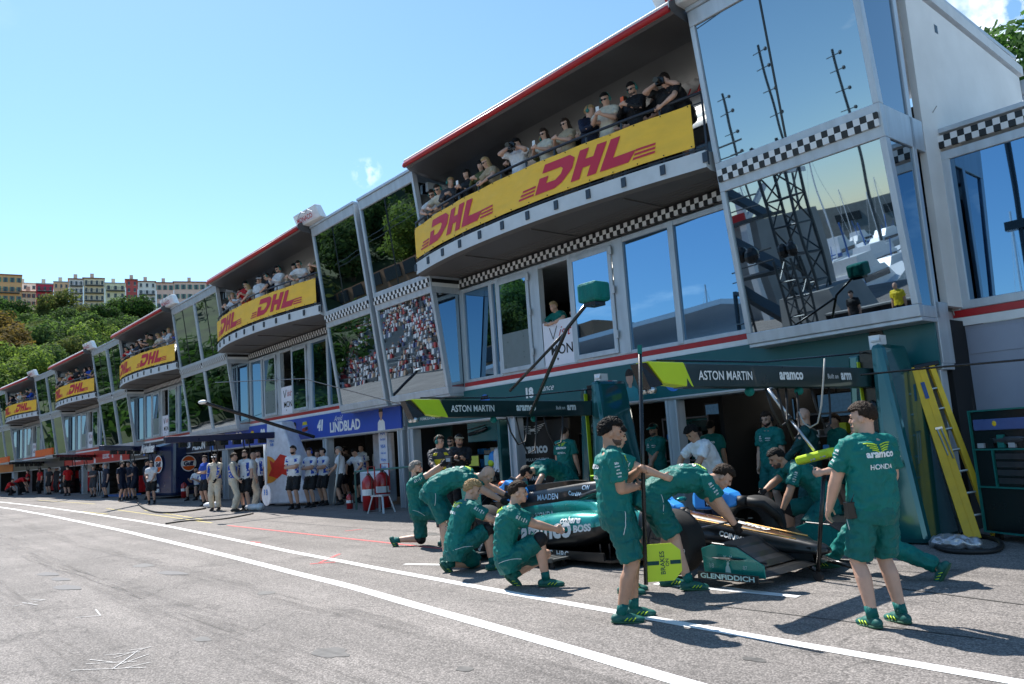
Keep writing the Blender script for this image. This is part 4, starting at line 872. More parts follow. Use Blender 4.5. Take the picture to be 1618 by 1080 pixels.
def banner_proto():
    root = thing('banner', 'x', 'banner')
    pts = [V((x, y-.04)) for x, y in bowline(40, 0, -3.02, -11.40)][::-1]       # left to right
    acc = [0]
    for a, b_ in zip(pts, pts[1:]): acc.append(acc[-1]+(b_-a).length)
    Lb = acc[-1]
    def fn(u, v, off=.0):
        u = min(max(u, 0), Lb); i = 0
        while i < len(acc)-2 and acc[i+1] < u: i += 1
        t = (u-acc[i])/(acc[i+1]-acc[i]); p = pts[i].lerp(pts[i+1], t); d = (pts[i+1]-pts[i]).normalized()
        rip = .012*math.sin(u*5.1+1.3*math.sin(v*3))*(.3+.7*math.sin(v*2.2))
        return (p.x+d.y*(off+rip), p.y-d.x*(off+rip)-.0, 6.34+v)
    mb = MB(); n = 60; m_ = 4
    for s_, rev in ((0, 0), (-.006, 1)):
        vs = [fn(Lb*i/n, .75*j/m_, s_) for i in range(n+1) for j in range(m_+1)]
        mb.add(vs, [(i*(m_+1)+j, (i+1)*(m_+1)+j, (i+1)*(m_+1)+j+1, i*(m_+1)+j+1) for i in range(n) for j in range(m_)])
    mb.build('cloth', BANY, root, smooth=True, fixn=False)
    mb = MB(); fo = lambda u, v: fn(u, v, .010)
    dhl(mb, fo, .85, .11, .53); dhl(mb, fo, 4.95, .11, .53)
    mb.build('lettering', DHLR, root, fixn=False)
    mb = MB()
    for i in range(17):
        for v in (.025, .725): p = fn(.05+(Lb-.1)*i/16, v, .012); mb.ell(p, .012, 6, 4)
    mb.build('cable_tie', BLK, root)
    return root
bp0 = banner_proto()
BLAB = ['yellow banner with red lettering on the largest, nearest curved balcony', 'yellow banner with red lettering on the second balcony, above the blue garage sign', 'yellow banner with red lettering on the third balcony from the right', 'small yellow banner with red lettering on the fourth balcony from the right', 'small yellow banner on the fifth balcony from the right', 'tiny yellow banner on the sixth balcony near the left edge']
for i in range(6):
    o = bp0 if i == 0 else copy_tree(bp0); o.location = (MODS[i][0], MODS[i][1], 0); o.rotation_euler.z = R(MODS[i][2]); tag(o, BLAB[i], 'banner', 'yellow banners on the balconies')
# ------------------------------------------------------------------ right-hand annex
AX, AY = -4.62, 12.75
root = thing('annex_building', 'grey panelled annex with chequered top edge and large blue mirror windows', 'annex', (AX, AY, 0))
def W0(o): return Matrix.Translation(-V(o))
mb = MB(); mb.T = None
mb.box(.18, 9, .06, .3, 3.17, 5.62); mb.box(0, 9, .0, 8, 5.9, 5.98); mb.box(0, .18, -.04, 8, 3.0, 5.60)
for x in (.18, 2.2, 4.3): mb.box(x, x+.14, -.03, .1, 3.18, 5.60)
mb.box(.18, 9, -.035, .1, 3.17, 3.3); mb.box(.18, 9, -.035, .1, 5.46, 5.602)
mb.build('frame', ALU, root, bevel=.012)
for x0, x1 in ((.32, 2.2), (2.34, 4.3), (4.44, 9)): g = MB(); g.box(x0, x1, .0, .02, 3.3, 5.46); g.build('window_pane', GLASS, root)
mb = MB(); mb.box(0, 9, -.05, .0, 5.655, 5.848); mb.box(-.004, .03, -.05, .6, 5.655, 5.848); mb.build('chequered_band', CHK, root)
mb = MB(); mb.box(0, 9, -.05, .0, 3.06, 3.165); mb.build('red_stripe', REDT, root)
mb = MB(); mb.box(0, 9, -.045, .0, 2.93, 3.055); mb.build('white_stripe', WTRIM, root)
PANL = mat('lilac_grey_panel', (0.30, 0.33, 0.42), .5, metal=.2, var=.06, nscale=2)
mb = MB(); mb.box(0, .16, -.03, .5, -.2, 2.925); mb.box(.16, .95, .0, .1, -.2, 2.925); mb.box(.95, 9, .0, .1, 2.45, 2.925); mb.box(.2, .93, -.012, -.001, 2.5, 2.86); mb.box(.98, 3, -.012, -.001, 2.5, 2.86); mb.box(3.2, 9, .0, .1, -.2, 2.44)
mb.build('wall_panel', PANL, root, bevel=.006)
mb = MB(); mb.box(.95, 1.02, -.04, .1, .3, 2.44); mb.box(1.02, 3.2, -.04, .1, 2.3, 2.44); mb.build('door_frame', BLK, root)
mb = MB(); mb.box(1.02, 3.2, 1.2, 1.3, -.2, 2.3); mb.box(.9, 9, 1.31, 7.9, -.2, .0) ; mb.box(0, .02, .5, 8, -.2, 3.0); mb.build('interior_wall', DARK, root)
mb = MB(); mb.tube([(-.05, -.06, 5.9), (-.12, -.1, 5.3), (-.05, -.12, 4.6), (.0, -.10, 3.8), (.1, -.08, 3.1)], .01, 6); mb.tube([(.0, -.04, 5.85), (.15, -.1, 6.15), (.28, -.1, 6.3)], .008, 6); mb.build('loose_cable', mat('grey_cable', (.3, .3, .3), .5), root)
mb = MB(); mb.tube([(.22, -.09, .1), (.16, -.09, 2.1)], .028, 8); mb.build('leaning_pole', BLK, root)
# downpipe on the far corner of the white wall
rp_ = thing('downpipe', 'grey downpipe and hopper at the far top corner of the white end wall', 'downpipe', (-4.33, 17.05, 5.0))
mb = MB(); mb.tube([(0, 0, 0), (0, 0, 2.3), (0, .12, 2.55), (0, .12, 2.62)], .055, 10); mb.box(-.12, .12, .0, .3, 2.6, 2.85); mb.build('pipe', ALU, rp_, smooth=False)
rv = thing('wall_vent', 'louvred grey vent on the white end wall', 'vent', (-4.425, 15.4, 7.6))
mb = MB(); mb.box(0, .03, -.22, .22, -.24, .2)
for k in range(7): mb.box(.03, .05, -.19, .19, -.2+.055*k, -.17+.055*k)
mb.build('louvre', ALU, rv)
rv = thing('wall_vent', 'small dark square vent high on the white end wall', 'vent', (-4.425, 13.25, 7.75))
mb = MB(); mb.box(0, .02, -.09, .09, -.1, .1); mb.box(.021, .03, -.06, .06, -.07, .07); mb.build('louvre', BLK, rv)

# ------------------------------------------------------------------ trees
def leafmat(name, c):
    m = mat(name, c, .9, var=.35, nscale=.6, spec=.15); t = m.node_tree; b = t.nodes['Principled BSDF']; o = t.nodes['Material Output']
    tr = t.nodes.new('ShaderNodeBsdfTranslucent'); mxs = t.nodes.new('ShaderNodeMixShader'); mxs.inputs[0].default_value = .42
    sc_ = t.nodes.new('ShaderNodeVectorMath'); sc_.operation = 'MULTIPLY'; sc_.inputs[1].default_value = (1.55, 1.6, 1.0); src = b.inputs['Base Color'].links[0].from_socket
    t.links.new(src, sc_.inputs[0]); t.links.new(sc_.outputs[0], tr.inputs[0]); t.links.new(b.outputs[0], mxs.inputs[1]); t.links.new(tr.outputs[0], mxs.inputs[2]); t.links.new(mxs.outputs[0], o.inputs[0]); return m
LEAF = {k: leafmat('foliage_'+k, c) for k, c in (('dark', (.035, .075, .022)), ('mid', (.070, .118, .040)), ('bright', (.135, .195, .050)), ('olive', (.10, .12, .04)), ('brown', (.14, .10, .035)), ('pine', (.050, .115, .030)))}
BARK = mat('bark', (.09, .065, .045), .9, var=.3, nscale=8, bump=.5)
def tree_mesh(kind, h, rad, nl, leaf, seed, lobes=9, trunk=True, flat=1.0):
    rnd = random.Random(seed); cen = []
    cz = h-rad*.85*flat
    for i in range(lobes):
        a = rnd.uniform(0, 6.28); rr = rad*.62*math.sqrt(rnd.random()); z = cz+rnd.uniform(-.55, .55)*rad*flat*(1-.4*rr/rad)
        cen.append((V((rr*math.cos(a), rr*math.sin(a), z)), rad*rnd.uniform(.34, .56)))
    mb = MB(); per = nl//lobes
    for c, r_ in cen:
        for k in range(per):
            d = V((rnd.gauss(0, 1), rnd.gauss(0, 1), rnd.gauss(0, 1))).normalized(); d.z = d.z*.85+.1
            rr = r_*(.55+.5*rnd.random()**.6)*(1+.22*noise.noise(d*2.3+c)); p = c+d*rr
            t = (d+V((rnd.uniform(-.8, .8), rnd.uniform(-.8, .8), rnd.uniform(-.2, .9)))).normalized(); a = t.orthogonal().normalized(); a = Matrix.Rotation(rnd.uniform(0, 6.28), 3, t) @ a; b_ = t.cross(a); s = leaf*rnd.uniform(.6, 1.3)
            mb.add([p-a*s-b_*s*.25, p-a*s*.1-b_*s*.62, p+a*s, p+b_*s*.55], [(0, 1, 2, 3)])
    crown = mb.mesh('crown', False); crown.materials.append(LEAF[kind])
    t = MB(); t.tube([(0, 0, -1), (.05*rad, 0, h*.3), (-.03*rad, .04*rad, cz)], [rad*.09, rad*.065, rad*.03], 8)
    for c, r_ in cen[:6]: t.tube([(0, 0, h*.32), tuple((V((0, 0, h*.35))+c)*.5+V((0, 0, rad*.05))), tuple(c)], [rad*.045, rad*.03, rad*.012], 6)
    tm = t.mesh('trunk'); tm.materials.append(BARK)
    return crown, tm
TK = ['dark', 'mid', 'bright', 'olive', 'brown', 'mid', 'dark']
TP = [tree_mesh(k, 11, 6.2, 3800, .42, 11+i, 12) for i, k in enumerate(TK)]
def put_tree(ti, loc, sc, rz, label, group, cat='tree', name='broadleaf_tree'):
    t = thing(name, label, cat, loc, rz, group); t.scale = (sc, sc, sc*random.uniform(.9, 1.12))
    for nm, me in (('crown', TP[ti][0]), ('trunk', TP[ti][1])): link(bpy.data.objects.new(nm, me), t)
    return t
# the rock behind the pits and its continuation beyond the harbour side
def hill_z(th, D):          # th degrees from -X towards +Y
    top = 41+2*math.sin(th*.15) if th > 2 else 41+19*min(1, (2-th)/14)
    if th < -34: top *= max(.05, 1-(-34-th)/9)
    top *= 1 if th < 36 else max(.1, 1-(th-36)/14)
    z = 8+(top-8)*min(1, max(0, (D-125)/118))**.9
    return z+1.5*noise.noise((th*.12, D*.03, 0))
def pol(th, D): return V((-D*math.cos(R(th)), D*math.sin(R(th)), 0))
mb = MB(); nth, nd = 110, 26
vs = []
for i in range(nth+1):
    th = -46+98*i/nth
    for j in range(nd+1):
        D = 100+10*j if j < 20 else 300+60*(j-20); p = pol(th, D); vs.append((p.x, p.y, hill_z(th, min(D, 262)) if D > 101 else -3))
mb.add(vs, [(i*(nd+1)+j, i*(nd+1)+j+1, (i+1)*(nd+1)+j+1, (i+1)*(nd+1)+j) for i in range(nth) for j in range(nd)])
tag(mb.build('hillside', mat('scrub_hillside', (.06, .085, .03), .9, var=.6, nscale=.25, bump=.6, bscale=.8), smooth=True), kind='structure')
rt = random.Random(5)
cols = ['dense dark', 'mid green', 'bright yellow-green', 'olive', 'rust-brown tinged', 'rounded mid green', 'deep green']
n_t = 0
def thpx(px): return math.degrees(YAW)+math.degrees(math.atan((px-809)/1258))
def hill_tree(px, py, sc, ti, D=None):
    v = ray(px, py); hl = math.hypot(v.x, v.y)
    th = math.degrees(math.atan2(v.y, -v.x)); Dn = None
    for d_ in range(130, 262, 3):                   # where this sight line reaches the slope, less the crown's height
        if CH+v.z/hl*d_ <= hill_z(th, d_)+8.5*sc*.62: Dn = d_; break
    Dn = D or Dn or 250; p = CAMP+v*(Dn/hl); z = hill_z(th, Dn)
    return put_tree(ti, (p.x, p.y, z-.5), sc, rt.uniform(0, 6.28), '', 'trees on the rock behind the pits')
spec = [(2, 490, .8, 5), (24, 496, .6, 0), (44, 500, .6, 3), (58, 502, .6, 0), (72, 502, .6, 1), (148, 502, .6, 0), (162, 500, .6, 5), (228, 500, .6, 6), (244, 500, .6, 1), (262, 500, .6, 0), (284, 500, .6, 5), (12, 492, 1.05, 0), (30, 500, .8, 0), (90, 492, 1.25, 3), (108, 508, .95, 5), (188, 492, 1.15, 1), (215, 495, 1.2, 0), (170, 505, .9, 6), (235, 503, .9, 5), (60, 520, .9, 1), (135, 525, 1.0, 1), (150, 512, .8, 6),
        (8, 528, 1.0, 4), (20, 548, 1.1, 4), (5, 560, 1.0, 4), (45, 535, .95, 3), (75, 545, 1.1, 5), (100, 535, 1.05, 1), (120, 545, 1.0, 2), (140, 548, .9, 1), (160, 535, .8, 2), (30, 575, .9, 2), (45, 590, .85, 2), (12, 600, .8, 2),
        (60, 572, .9, 2), (80, 575, .9, 5), (100, 565, .9, 3), (55, 560, .7, 5), (185, 515, .8, 6), (205, 520, .9, 1), (250, 500, .7, 1), (270, 505, .7, 5), (128, 498, .7, 3), (70, 505, .75, 5), (45, 512, .8, 5), (155, 498, .65, 6), (25, 520, .7, 1), (90, 560, .8, 1), (122, 562, .8, 5), (300, 500, .7, 1), (5, 508, .8, 0), (142, 532, .75, 0), (172, 522, .7, 5)]
tl_ = []
for px, py, sc, ti in spec: tl_.append((hill_tree(px, py, sc*.76, ti), px, py, ti))
def where(px, py):
    h = 'high under' if py < 505 else ('half way up the slope below' if py < 545 else 'low on the slope under')
    b_ = next((n for x, n in ((35, 'the orange house'), (57, 'the low peach house'), (84, 'the red house'), (109, 'the tan house'), (132, 'the cream flats with balconies'), (166, 'the wide cream flats'), (199, 'the pale yellow house'), (218, 'the narrow brick-red house'), (247, 'the white house'), (400, 'the long pink houses')) if px <= x))
    return h+' '+b_
seen = {}
for o, px, py, ti in tl_:
    s = f'{cols[ti]} tree {where(px, py)}'; seen.setdefault(s, []).append((px, o))
for s, l in seen.items():
    l.sort(key=lambda q: q[0])
    for k, (px, o) in enumerate(l): o['label'] = s if len(l) == 1 else s+((', leftmost', ', second', ', third', ', fourth', ', fifth', ', sixth')[k])
mbs = [MB() for _ in range(3)]                       # the rest of the wooded slope reads as one mass
for i in range(620):
    th = rt.uniform(-40, 36) if i < 420 else rt.uniform(3, 22); D = rt.uniform(125, 258) if i < 420 else rt.uniform(225, 256); p = pol(th, D); z = hill_z(th, D); r_ = rt.uniform(2.2, 5.0) if i < 420 else rt.uniform(1.6, 3.0)
    m_ = mbs[rt.randrange(3)]
    for k in range(130 if th > 0 else 170):
        d = V((rt.gauss(0, 1), rt.gauss(0, 1), abs(rt.gauss(0, 1)))).normalized(); q = V((p.x, p.y, z))+d*r_*rt.uniform(.7, 1.08); a = d.orthogonal().normalized()*rt.uniform(.35, .8); a = Matrix.Rotation(rt.uniform(0, 6), 3, d) @ a; b_ = (d+V((rt.uniform(-.6, .6),)*3)).cross(a)*.7
        m_.add([q-a, q-b_*.6, q+a, q+b_*.6], [(0, 1, 2, 3)])
for m_, k in zip(mbs, ('dark', 'mid', 'olive')): tag(m_.build('hillside_wood', LEAF[k], fixn=False), 'dense shrubs and small trees filling the slope of the rock', 'shrubs', kind='stuff')
m_ = MB()
for i in range(240):                                # low scrub along the foot of the slope
    th = rt.uniform(-44, -1); D = rt.uniform(96, 128); p = pol(th, D); r_ = rt.uniform(2, 4.5)
    for k in range(90):
        d = V((rt.gauss(0, 1), rt.gauss(0, 1), abs(rt.gauss(0, 1)))).normalized(); q = V((p.x, p.y, 2+(D-96)*.25))+d*r_*rt.uniform(.7, 1.08); a = d.orthogonal().normalized()*rt.uniform(.4, .9); a = Matrix.Rotation(rt.uniform(0, 6), 3, d) @ a; b_ = d.cross(a)*.7; m_.add([q-a, q-b_*.6, q+a, q+b_*.6], [(0, 1, 2, 3)])
tag(m_.build('hillside_wood', LEAF['dark'], fixn=False), 'low dark scrub at the foot of the opposite slope', 'shrubs', kind='stuff')
for k in range(46):                                 # trees of the opposite slope, seen in the bay windows
    th = rt.uniform(-38, 0); D = rt.uniform(135, 250); p = pol(th, D); ti = rt.randrange(7)
    put_tree(ti, (p.x, p.y, hill_z(th, D)-.5), rt.uniform(.7, 1.15), rt.uniform(0, 6), 'broadleaf tree on the wooded slope mirrored in the bay windows', 'trees on the slope seen in the mirrors')
# pine behind the annex
pc, pt = tree_mesh('pine', 9.5, 3.1, 19000, .10, 77, 16)
t = thing('pine_tree', 'green pine rising behind the white end wall under the cloud', 'tree', (-6.6, 25.0, 0), 0)
link(bpy.data.objects.new('crown', pc), t); link(bpy.data.objects.new('trunk', pt), t); t.scale = (1.1, 1.1, 1.30)
t = thing('pine_tree', 'taller pine at the extreme right edge behind the annex', 'tree', (-4.6, 25.4, 0), 2)
link(bpy.data.objects.new('crown', pc), t); link(bpy.data.objects.new('trunk', pt), t); t.scale = (1.1, 1.1, 1.27)

# ------------------------------------------------------------------ old town houses on the rock
WIN = mat('window_dark', (.05, .06, .07), .2, var=.3); SHUT = mat('shutter_green', (.16, .30, .24), .7); SHUTR = mat('shutter_red', (.25, .04, .03), .7); TILE = mat('roof_tiles', (.42, .17, .10), .85, var=.25, nscale=3); STN = mat('pale_stone', (.55, .50, .42), .8)
def house(x0, x1, ytop, ybot, colr, label, rows, colsn, shut=None, balc=(), tile=True, D=258, depth=11, roofrow=0):
    a = ray(x0, 470); b_ = ray(x1, 470); ha = math.hypot(a.x, a.y); hb = math.hypot(b_.x, b_.y)
    A_ = V((a.x/ha*D, a.y/ha*D, 0)); B_ = V((b_.x/hb*D, b_.y/hb*D, 0)); wv = (B_-A_); wd = wv.length; u = wv.normalized(); dn = V((-u.y, u.x, 0))
    if dn.dot(A_) < 0: dn = -dn
    vt = ray((x0+x1)/2, ytop); vb = ray((x0+x1)/2, ybot); zt = CH+vt.z/math.hypot(vt.x, vt.y)*D; zb = CH+vb.z/math.hypot(vb.x, vb.y)*D
    zb0 = zb-5; ht = zt-zb
    ang = math.atan2(u.y, u.x); root = thing('town_house', label, 'house', (A_.x, A_.y, zb0), ang, 'old town houses on the rock')
    s = 1 if (Matrix.Rotation(ang, 3, 'Z') @ V((0, 1, 0))).dot(dn) > 0 else -1        # local +y away from the camera
    f = lambda y: s*y
    colr = (min(.92, colr[0]*1.8), min(.84, colr[1]*1.45), min(.78, colr[2]*1.6+.03)); m = mat('render_'+''.join('%02d' % int(c*99) for c in colr), colr, .85, var=.08, nscale=.5)
    mb = MB(); y0, y1 = sorted((f(0), f(depth))); mb.box(0, wd-.06, y0, y1, 0, ht+5); mb.build('wall', m, root)
    mb = MB(); e = .35
    ys0, ys1 = f(-e), f(depth+e)
    if tile: mb.hexa([(-e, ys0, ht+5.02), (wd-.06+e*.2, ys0, ht+5.02), (wd-.06, ys1, ht+5.02), (-e, ys1, ht+5.02), (-e, ys0, ht+5.25), (wd-.06+e*.2, ys0, ht+5.25), (wd*.8, f(depth*.5), ht+6.5), (wd*.15, f(depth*.5), ht+6.5)])
    else:
        ya, yb = sorted((f(-.15), f(depth))); mb.box(-.1, wd, ya, yb, ht+5.02, ht+5.35)
    rf = mb.build('roof', TILE if tile else STN, root)
    mb = MB(); ya, yb = sorted((f(3), f(4))); mb.box(wd*.3, wd*.3+1.0, ya, yb, ht+5.2, ht+7.2); mb.build('chimney', STN, rf)
    rh = ht/rows
    for r_ in range(rows):
        for c in range(colsn):
            cx_ = wd*(c+.5)/colsn; cz_ = 5+rh*(r_+.5); ww, wh = min(1.0, wd/colsn*.36), rh*.50
            wn = MB(); ya, yb = sorted((f(-.03), f(-.10))); wn.box(cx_-ww/2, cx_+ww/2, ya, yb, cz_-wh/2, cz_+wh/2); w_ = wn.build('window', WIN, root)
            sh = MB(); ya, yb = sorted((f(-.04), f(-.16)))
            if shut:
                for sg in (-1, 1): sh = MB(); sh.box(cx_+sg*ww*.55-(ww*.42 if sg < 0 else 0), cx_+sg*ww*.55+(ww*.42 if sg > 0 else 0), ya, yb, cz_-wh/2, cz_+wh/2); sh.build('shutter', shut, w_)
            else: sh.box(cx_-ww*.62, cx_+ww*.62, ya, yb, cz_-wh/2-.16, cz_-wh/2); sh.build('sill', STN, w_)
        if r_ in balc:
            bb = MB(); ya, yb = sorted((f(-.12), f(-1.2))); bb.box(wd*.06, wd*.94, ya, yb, 5+rh*r_+.05, 5+rh*r_+.25)
            for q in range(int(wd/.5)): bb.box(wd*.06+q*.47, wd*.06+q*.47+.06, f(-1.16)-.03, f(-1.16)+.03, 5+rh*r_+.25, 5+rh*r_+1.1)
            bb.box(wd*.06, wd*.94, f(-1.16)-.04, f(-1.16)+.04, 5+rh*r_+1.1, 5+rh*r_+1.18); bb.build('balcony', mat('iron_grey', (.12, .12, .12), .6), root)
house(-30, 35, 434, 478, (.55, .33, .12), 'orange ochre house with green shutters, leftmost in the row on the rock', 3, 6, SHUT, (1,))
house(34, 57, 461, 485, (.60, .40, .22), 'low peach house with red shutters beside the orange house', 2, 3, SHUTR)
house(57, 84.5, 449, 486, (.36, .035, .04), 'deep red town house with a flat top and two balconies', 3, 3, None, (0, 1, 2), tile=False)
house(84.5, 109, 446, 480, (.52, .37, .18), 'tan house with a small attic between the red and cream buildings', 3, 3, None, (), tile=False)
house(109, 132, 441, 488, (.58, .56, .46), 'grey-white apartment house with planted balconies', 4, 3, None, (0, 1, 2, 3))
house(132, 166, 440, 488, (.60, .52, .32), 'wide cream apartment house with long balconies and rooftop chimneys', 4, 4, None, (0, 1, 2, 3))
house(166, 199, 448, 485, (.62, .56, .32), 'pale yellow house with one balcony, left of the brick-red house', 3, 3, None, (2,), tile=False)
house(199, 218, 442, 484, (.34, .08, .05), 'narrow brick-red house with white window surrounds', 4, 2, None, ())
house(218, 247, 445, 488, (.66, .65, .62), 'white house with dark windows and two railed balconies', 4, 3, None, (1, 2))
house(247, 275, 447, 490, (.58, .40, .28), 'peach house with green shutters right of the white house', 3, 3, SHUT, ())
house(275, 345, 446, 490, (.60, .42, .30), 'long pinkish terrace with bay windows at the right end of the rock', 3, 7, SHUT, ())
house(20, 60, 448, 470, (.6, .6, .58), 'small white house set back behind the low peach house', 2, 3, None, (), tile=False, D=285)

# ------------------------------------------------------------------ the harbour side, seen in the mirror windows
CONC = mat('concrete', (.30, .30, .29), .85, var=.12, nscale=.8); STL = mat('grey_truss_steel', (.07, .08, .085), .45, metal=.4, var=.1)
tag(MB().sheet([(400, -24, -1.9), (400, -700, -1.9), (-140, -700, -1.9), (-140, -24, -1.9)]).build('harbour_water', mat('harbour_water', (.02, .06, .08), .12, var=.15, nscale=.05, bump=.5, bscale=1.5), fixn=False), kind='structure')
mb = MB(); mb.box(-170, 60, -24, -15.9, -2.5, gz(0)-.02); tag(mb.build('quay', CONC), kind='structure')
r0 = thing('pit_wall', 'low black clad pit wall seen in the mirror windows', 'wall', (0, -6.8, 0)); mb = MB(); mb.box(-16, 8, 0, .25, -.2, 1.05); mb.build('wall_panel', mat('black_cladding', (.015, .015, .018), .4), r0); mb = MB(); mb.box(-16, 8, -.05, .3, 1.051, 1.12); mb.build('coping', CONC, r0)
# grandstand with its crowd
gs = thing('grandstand', 'stepped steel grandstand full of spectators, mirrored in the bay windows', 'grandstand', (-48, -22, 0), 0)
mb = MB()
for k in range(17): mb.box(-75, 0, -.9*k-.9, -.9*k, .6+.5*k, .75+.5*k); mb.box(-75, 0, -.9*k-.9, -.9*k-.8, .75+.5*k, 1.12+.5*k)
mb.build('tier', mat('stand_grey', (.16, .18, .19), .7, var=.2), gs)
mb = MB()
for x in range(-75, 1, 5):
    mb.tube([(x, -.1, 0), (x, -.1, .9)], .08, 6); mb.tube([(x, -15.5, 0), (x, -15.5, 9)], .1, 6); mb.tube([(x, -.2, .3), (x, -15.3, 8.6)], .08, 6)
mb.build('steelwork', STL, gs)
for k in (7, 11, 14): mb = MB(); mb.box(-30+k, -22+k*1.3, -.9*k-.75, -.9*k-.2, .76+.5*k, 1.1+.5*k); mb.build('seat_block', BLUEC, gs)
CM = [mat('crowd_'+n_, c, .8, var=0) for n_, c in (('white', (.62, .62, .64)), ('red', (.42, .04, .04)), ('skin', (.42, .25, .17)), ('blue', (.06, .08, .2)), ('dark', (.03, .03, .035)), ('orange', (.45, .3, .2)))]
mb = MB(); rc = random.Random(3)
for k in range(17):
    for i in range(170):
        if rc.random() < .26 or noise.noise((i*.13, k*.2, 0)) < -.18: continue
        x = -48-.44*i-rc.uniform(0, .25); y = -22-.9*k-.5+rc.uniform(-.1, .1); z = .76+.5*k
        mb.mi = rc.choice((0, 0, 0, 0, 0, 1, 3, 4, 4, 5, 0, 4)); mb.hexa([(x-.16, y-.13, z), (x+.16, y-.13, z), (x+.16, y+.25, z), (x-.16, y+.25, z), (x-.15, y-.1, z+.5), (x+.15, y-.1, z+.5), (x+.15, y+.08, z+.5), (x-.15, y+.08, z+.5)])
        mb.mi = rc.choice((2, 2, 4, 0, 1)); mb.ell((x, y, z+.62), (.10, .11, .13), 6, 4)
tag(mb.build('grandstand_crowd', CM), 'dense seated crowd in the grandstand', 'crowd', kind='stuff')
# brown office block behind the stand
bo = thing('office_building', 'brown brick building with dark strip windows behind the grandstand', 'building', (-92, -44, 0), 0); mb = MB(); mb.box(-60, 24, -14, 0, 0, 16); mb.build('wall', mat('brown_brick', (.34, .17, .09), .85), bo)
for fl in range(4):
    for c in range(15): mb = MB(); mb.box(-58+c*5.4, -58+c*5.4+4.0, .01, .2, 3+fl*3.6, 5+fl*3.6); mb.build('window', WIN, bo)
# white canopied stand
cs = thing('canopied_stand', 'white roofed spectator stand with red band, mirrored in the first floor windows', 'grandstand', (-28.6, -16, 0)); 
mb = MB(); mb.hexa([(-26, -8, 7.6), (0, -8, 8.7), (0, 0, 9.2), (-26, 0, 8.1), (-26, -8, 7.9), (0, -8, 9.0), (0, 0, 9.5), (-26, 0, 8.4)]); mb.hexa([(0.01, -8, 8.7), (4, -8, 7.9), (4, 0, 8.5), (0.01, 0, 9.2), (0.01, -8, 9.0), (4, -8, 8.2), (4, 0, 8.8), (0.01, 0, 9.5)]); mb.build('roof', WTRIM, cs)
mb = MB()
for x in (-25, -19, -13, -7, -1, 3.5): mb.box(x, x+.35, -.6, -.25, 0, 7.4); mb.bar((x+.2, -.4, 5.6), (x+.2, -3.4, 7.6), .2, .3)
mb.build('column', WTRIM, cs)
mb = MB(); mb.box(-26, 4, -.15, -.05, 5.6, 6.2); mb.build('red_band', REDT, cs); mb = MB(); mb.box(-26, 4, -8, -1, 0, 5.6); mb.build('terrace', CONC, cs)
# camera tower of steel lattice with stairs
tw = thing('lattice_tower', 'tall steel lattice tower with stairs and platforms, mirrored in the nearest bay window', 'tower', (-18.0, -9.0, 0)); mb = MB()
def lat(x0, y0, s, h, r_=.07):
    c = [(x0, y0), (x0+s, y0), (x0+s, y0+s), (x0, y0+s)]
    for a, b_ in c: mb.tube([(a, b_, 0), (a, b_, h)], r_, 6)
    k = 0; z = 0
    while z < h-.5:
        for i in range(4):
            p, q = c[i], c[(i+1) % 4]
            if k % 2: p, q = q, p
            mb.tube([(*p, z), (*q, z+s)], r_*.55, 5); mb.tube([(*p, z), (*q, z)], r_*.55, 5)
        z += s; k += 1
lat(0, 0, 1.2, 8.4); lat(-1.8, 2.5, .7, 4.2, .05); lat(1.2, 3.0, .7, 3.6, .05)
for z in (3.0, 5.4, 7.8):
    mb.box(-3.6, -.2, -.5, 1.4, z, z+.15); mb.tube([(-3.6, 1.4, z+1.1), (-.2, 1.4, z+1.1)], .04, 6); mb.tube([(-3.6, 1.4, z+.6), (-.2, 1.4, z+.6)], .03, 6); mb.bar((-3.2, .4, z), (-.6, .4, z-2.3), .9, .2)
for x in (-3.6,): mb.tube([(x, -.4, 0), (x, -.4, 8)], .1, 6); mb.tube([(x, 1.3, 0), (x, 1.3, 8)], .1, 6)
mb.build('lattice', STL, tw)
mb = MB(); mb.hexa([(-.5, -1.5, -.1), (2.6, -1.5, -.1), (2.9, 1.9, -.1), (-.5, 1.9, -.1), (-.3, -1.3, 2.0), (1.9, -1.3, 2.0), (2.0, 1.7, 2.0), (-.3, 1.7, 2.0)]); mb.build('concrete_base', CONC, tw)
mb = MB(); [mb.ell((-1.5+.5*q, 2.8+.1*q, 4.5-.15*q), (.28, .3, .34), 8, 6) for q in range(4)]; [mb.ell((1.4+.4*q, 3.2, 3.9), (.22, .25, .3), 8, 6) for q in range(2)]; mb.build('floodlight', BLK, tw)
fb = thing('signal_mast', 'slim grey signal mast on the harbour side', 'mast', (-10.5, -12.5, 0)); mb = MB(); mb.tube([(0, 0, 0), (0, 0, 17)], .12, 8); mb.tube([(0, 0, 9), (2.5, 0, 13)], .05, 6); mb.box(-.6, .6, -.2, .2, 9.2, 9.6); mb.build('pole', BLK, fb)
for q, (dx, dy, h) in enumerate(((-24, -30, 17), (-29, -33, 15), (-20.5, -31, 14), (-33, -36, 13))):
    m_ = thing('radio_mast', 'thin aerial mast mirrored in the nearest upper bay', 'mast', (dx*1.7, dy*1.7, 0), 0, 'aerial masts on the harbour side'); mb = MB(); mb.tube([(0, 0, -1.9), (0, 0, h+6)], .13, 6)
    for z in (.7, .8, .9, .97): mb.tube([(-.8, 0, (h+6)*z), (.8, .2, (h+6)*z)], .05, 5); mb.ell((.8, .2, (h+6)*z), .2, 6, 4)
    mb.build('pole', STL, m_)
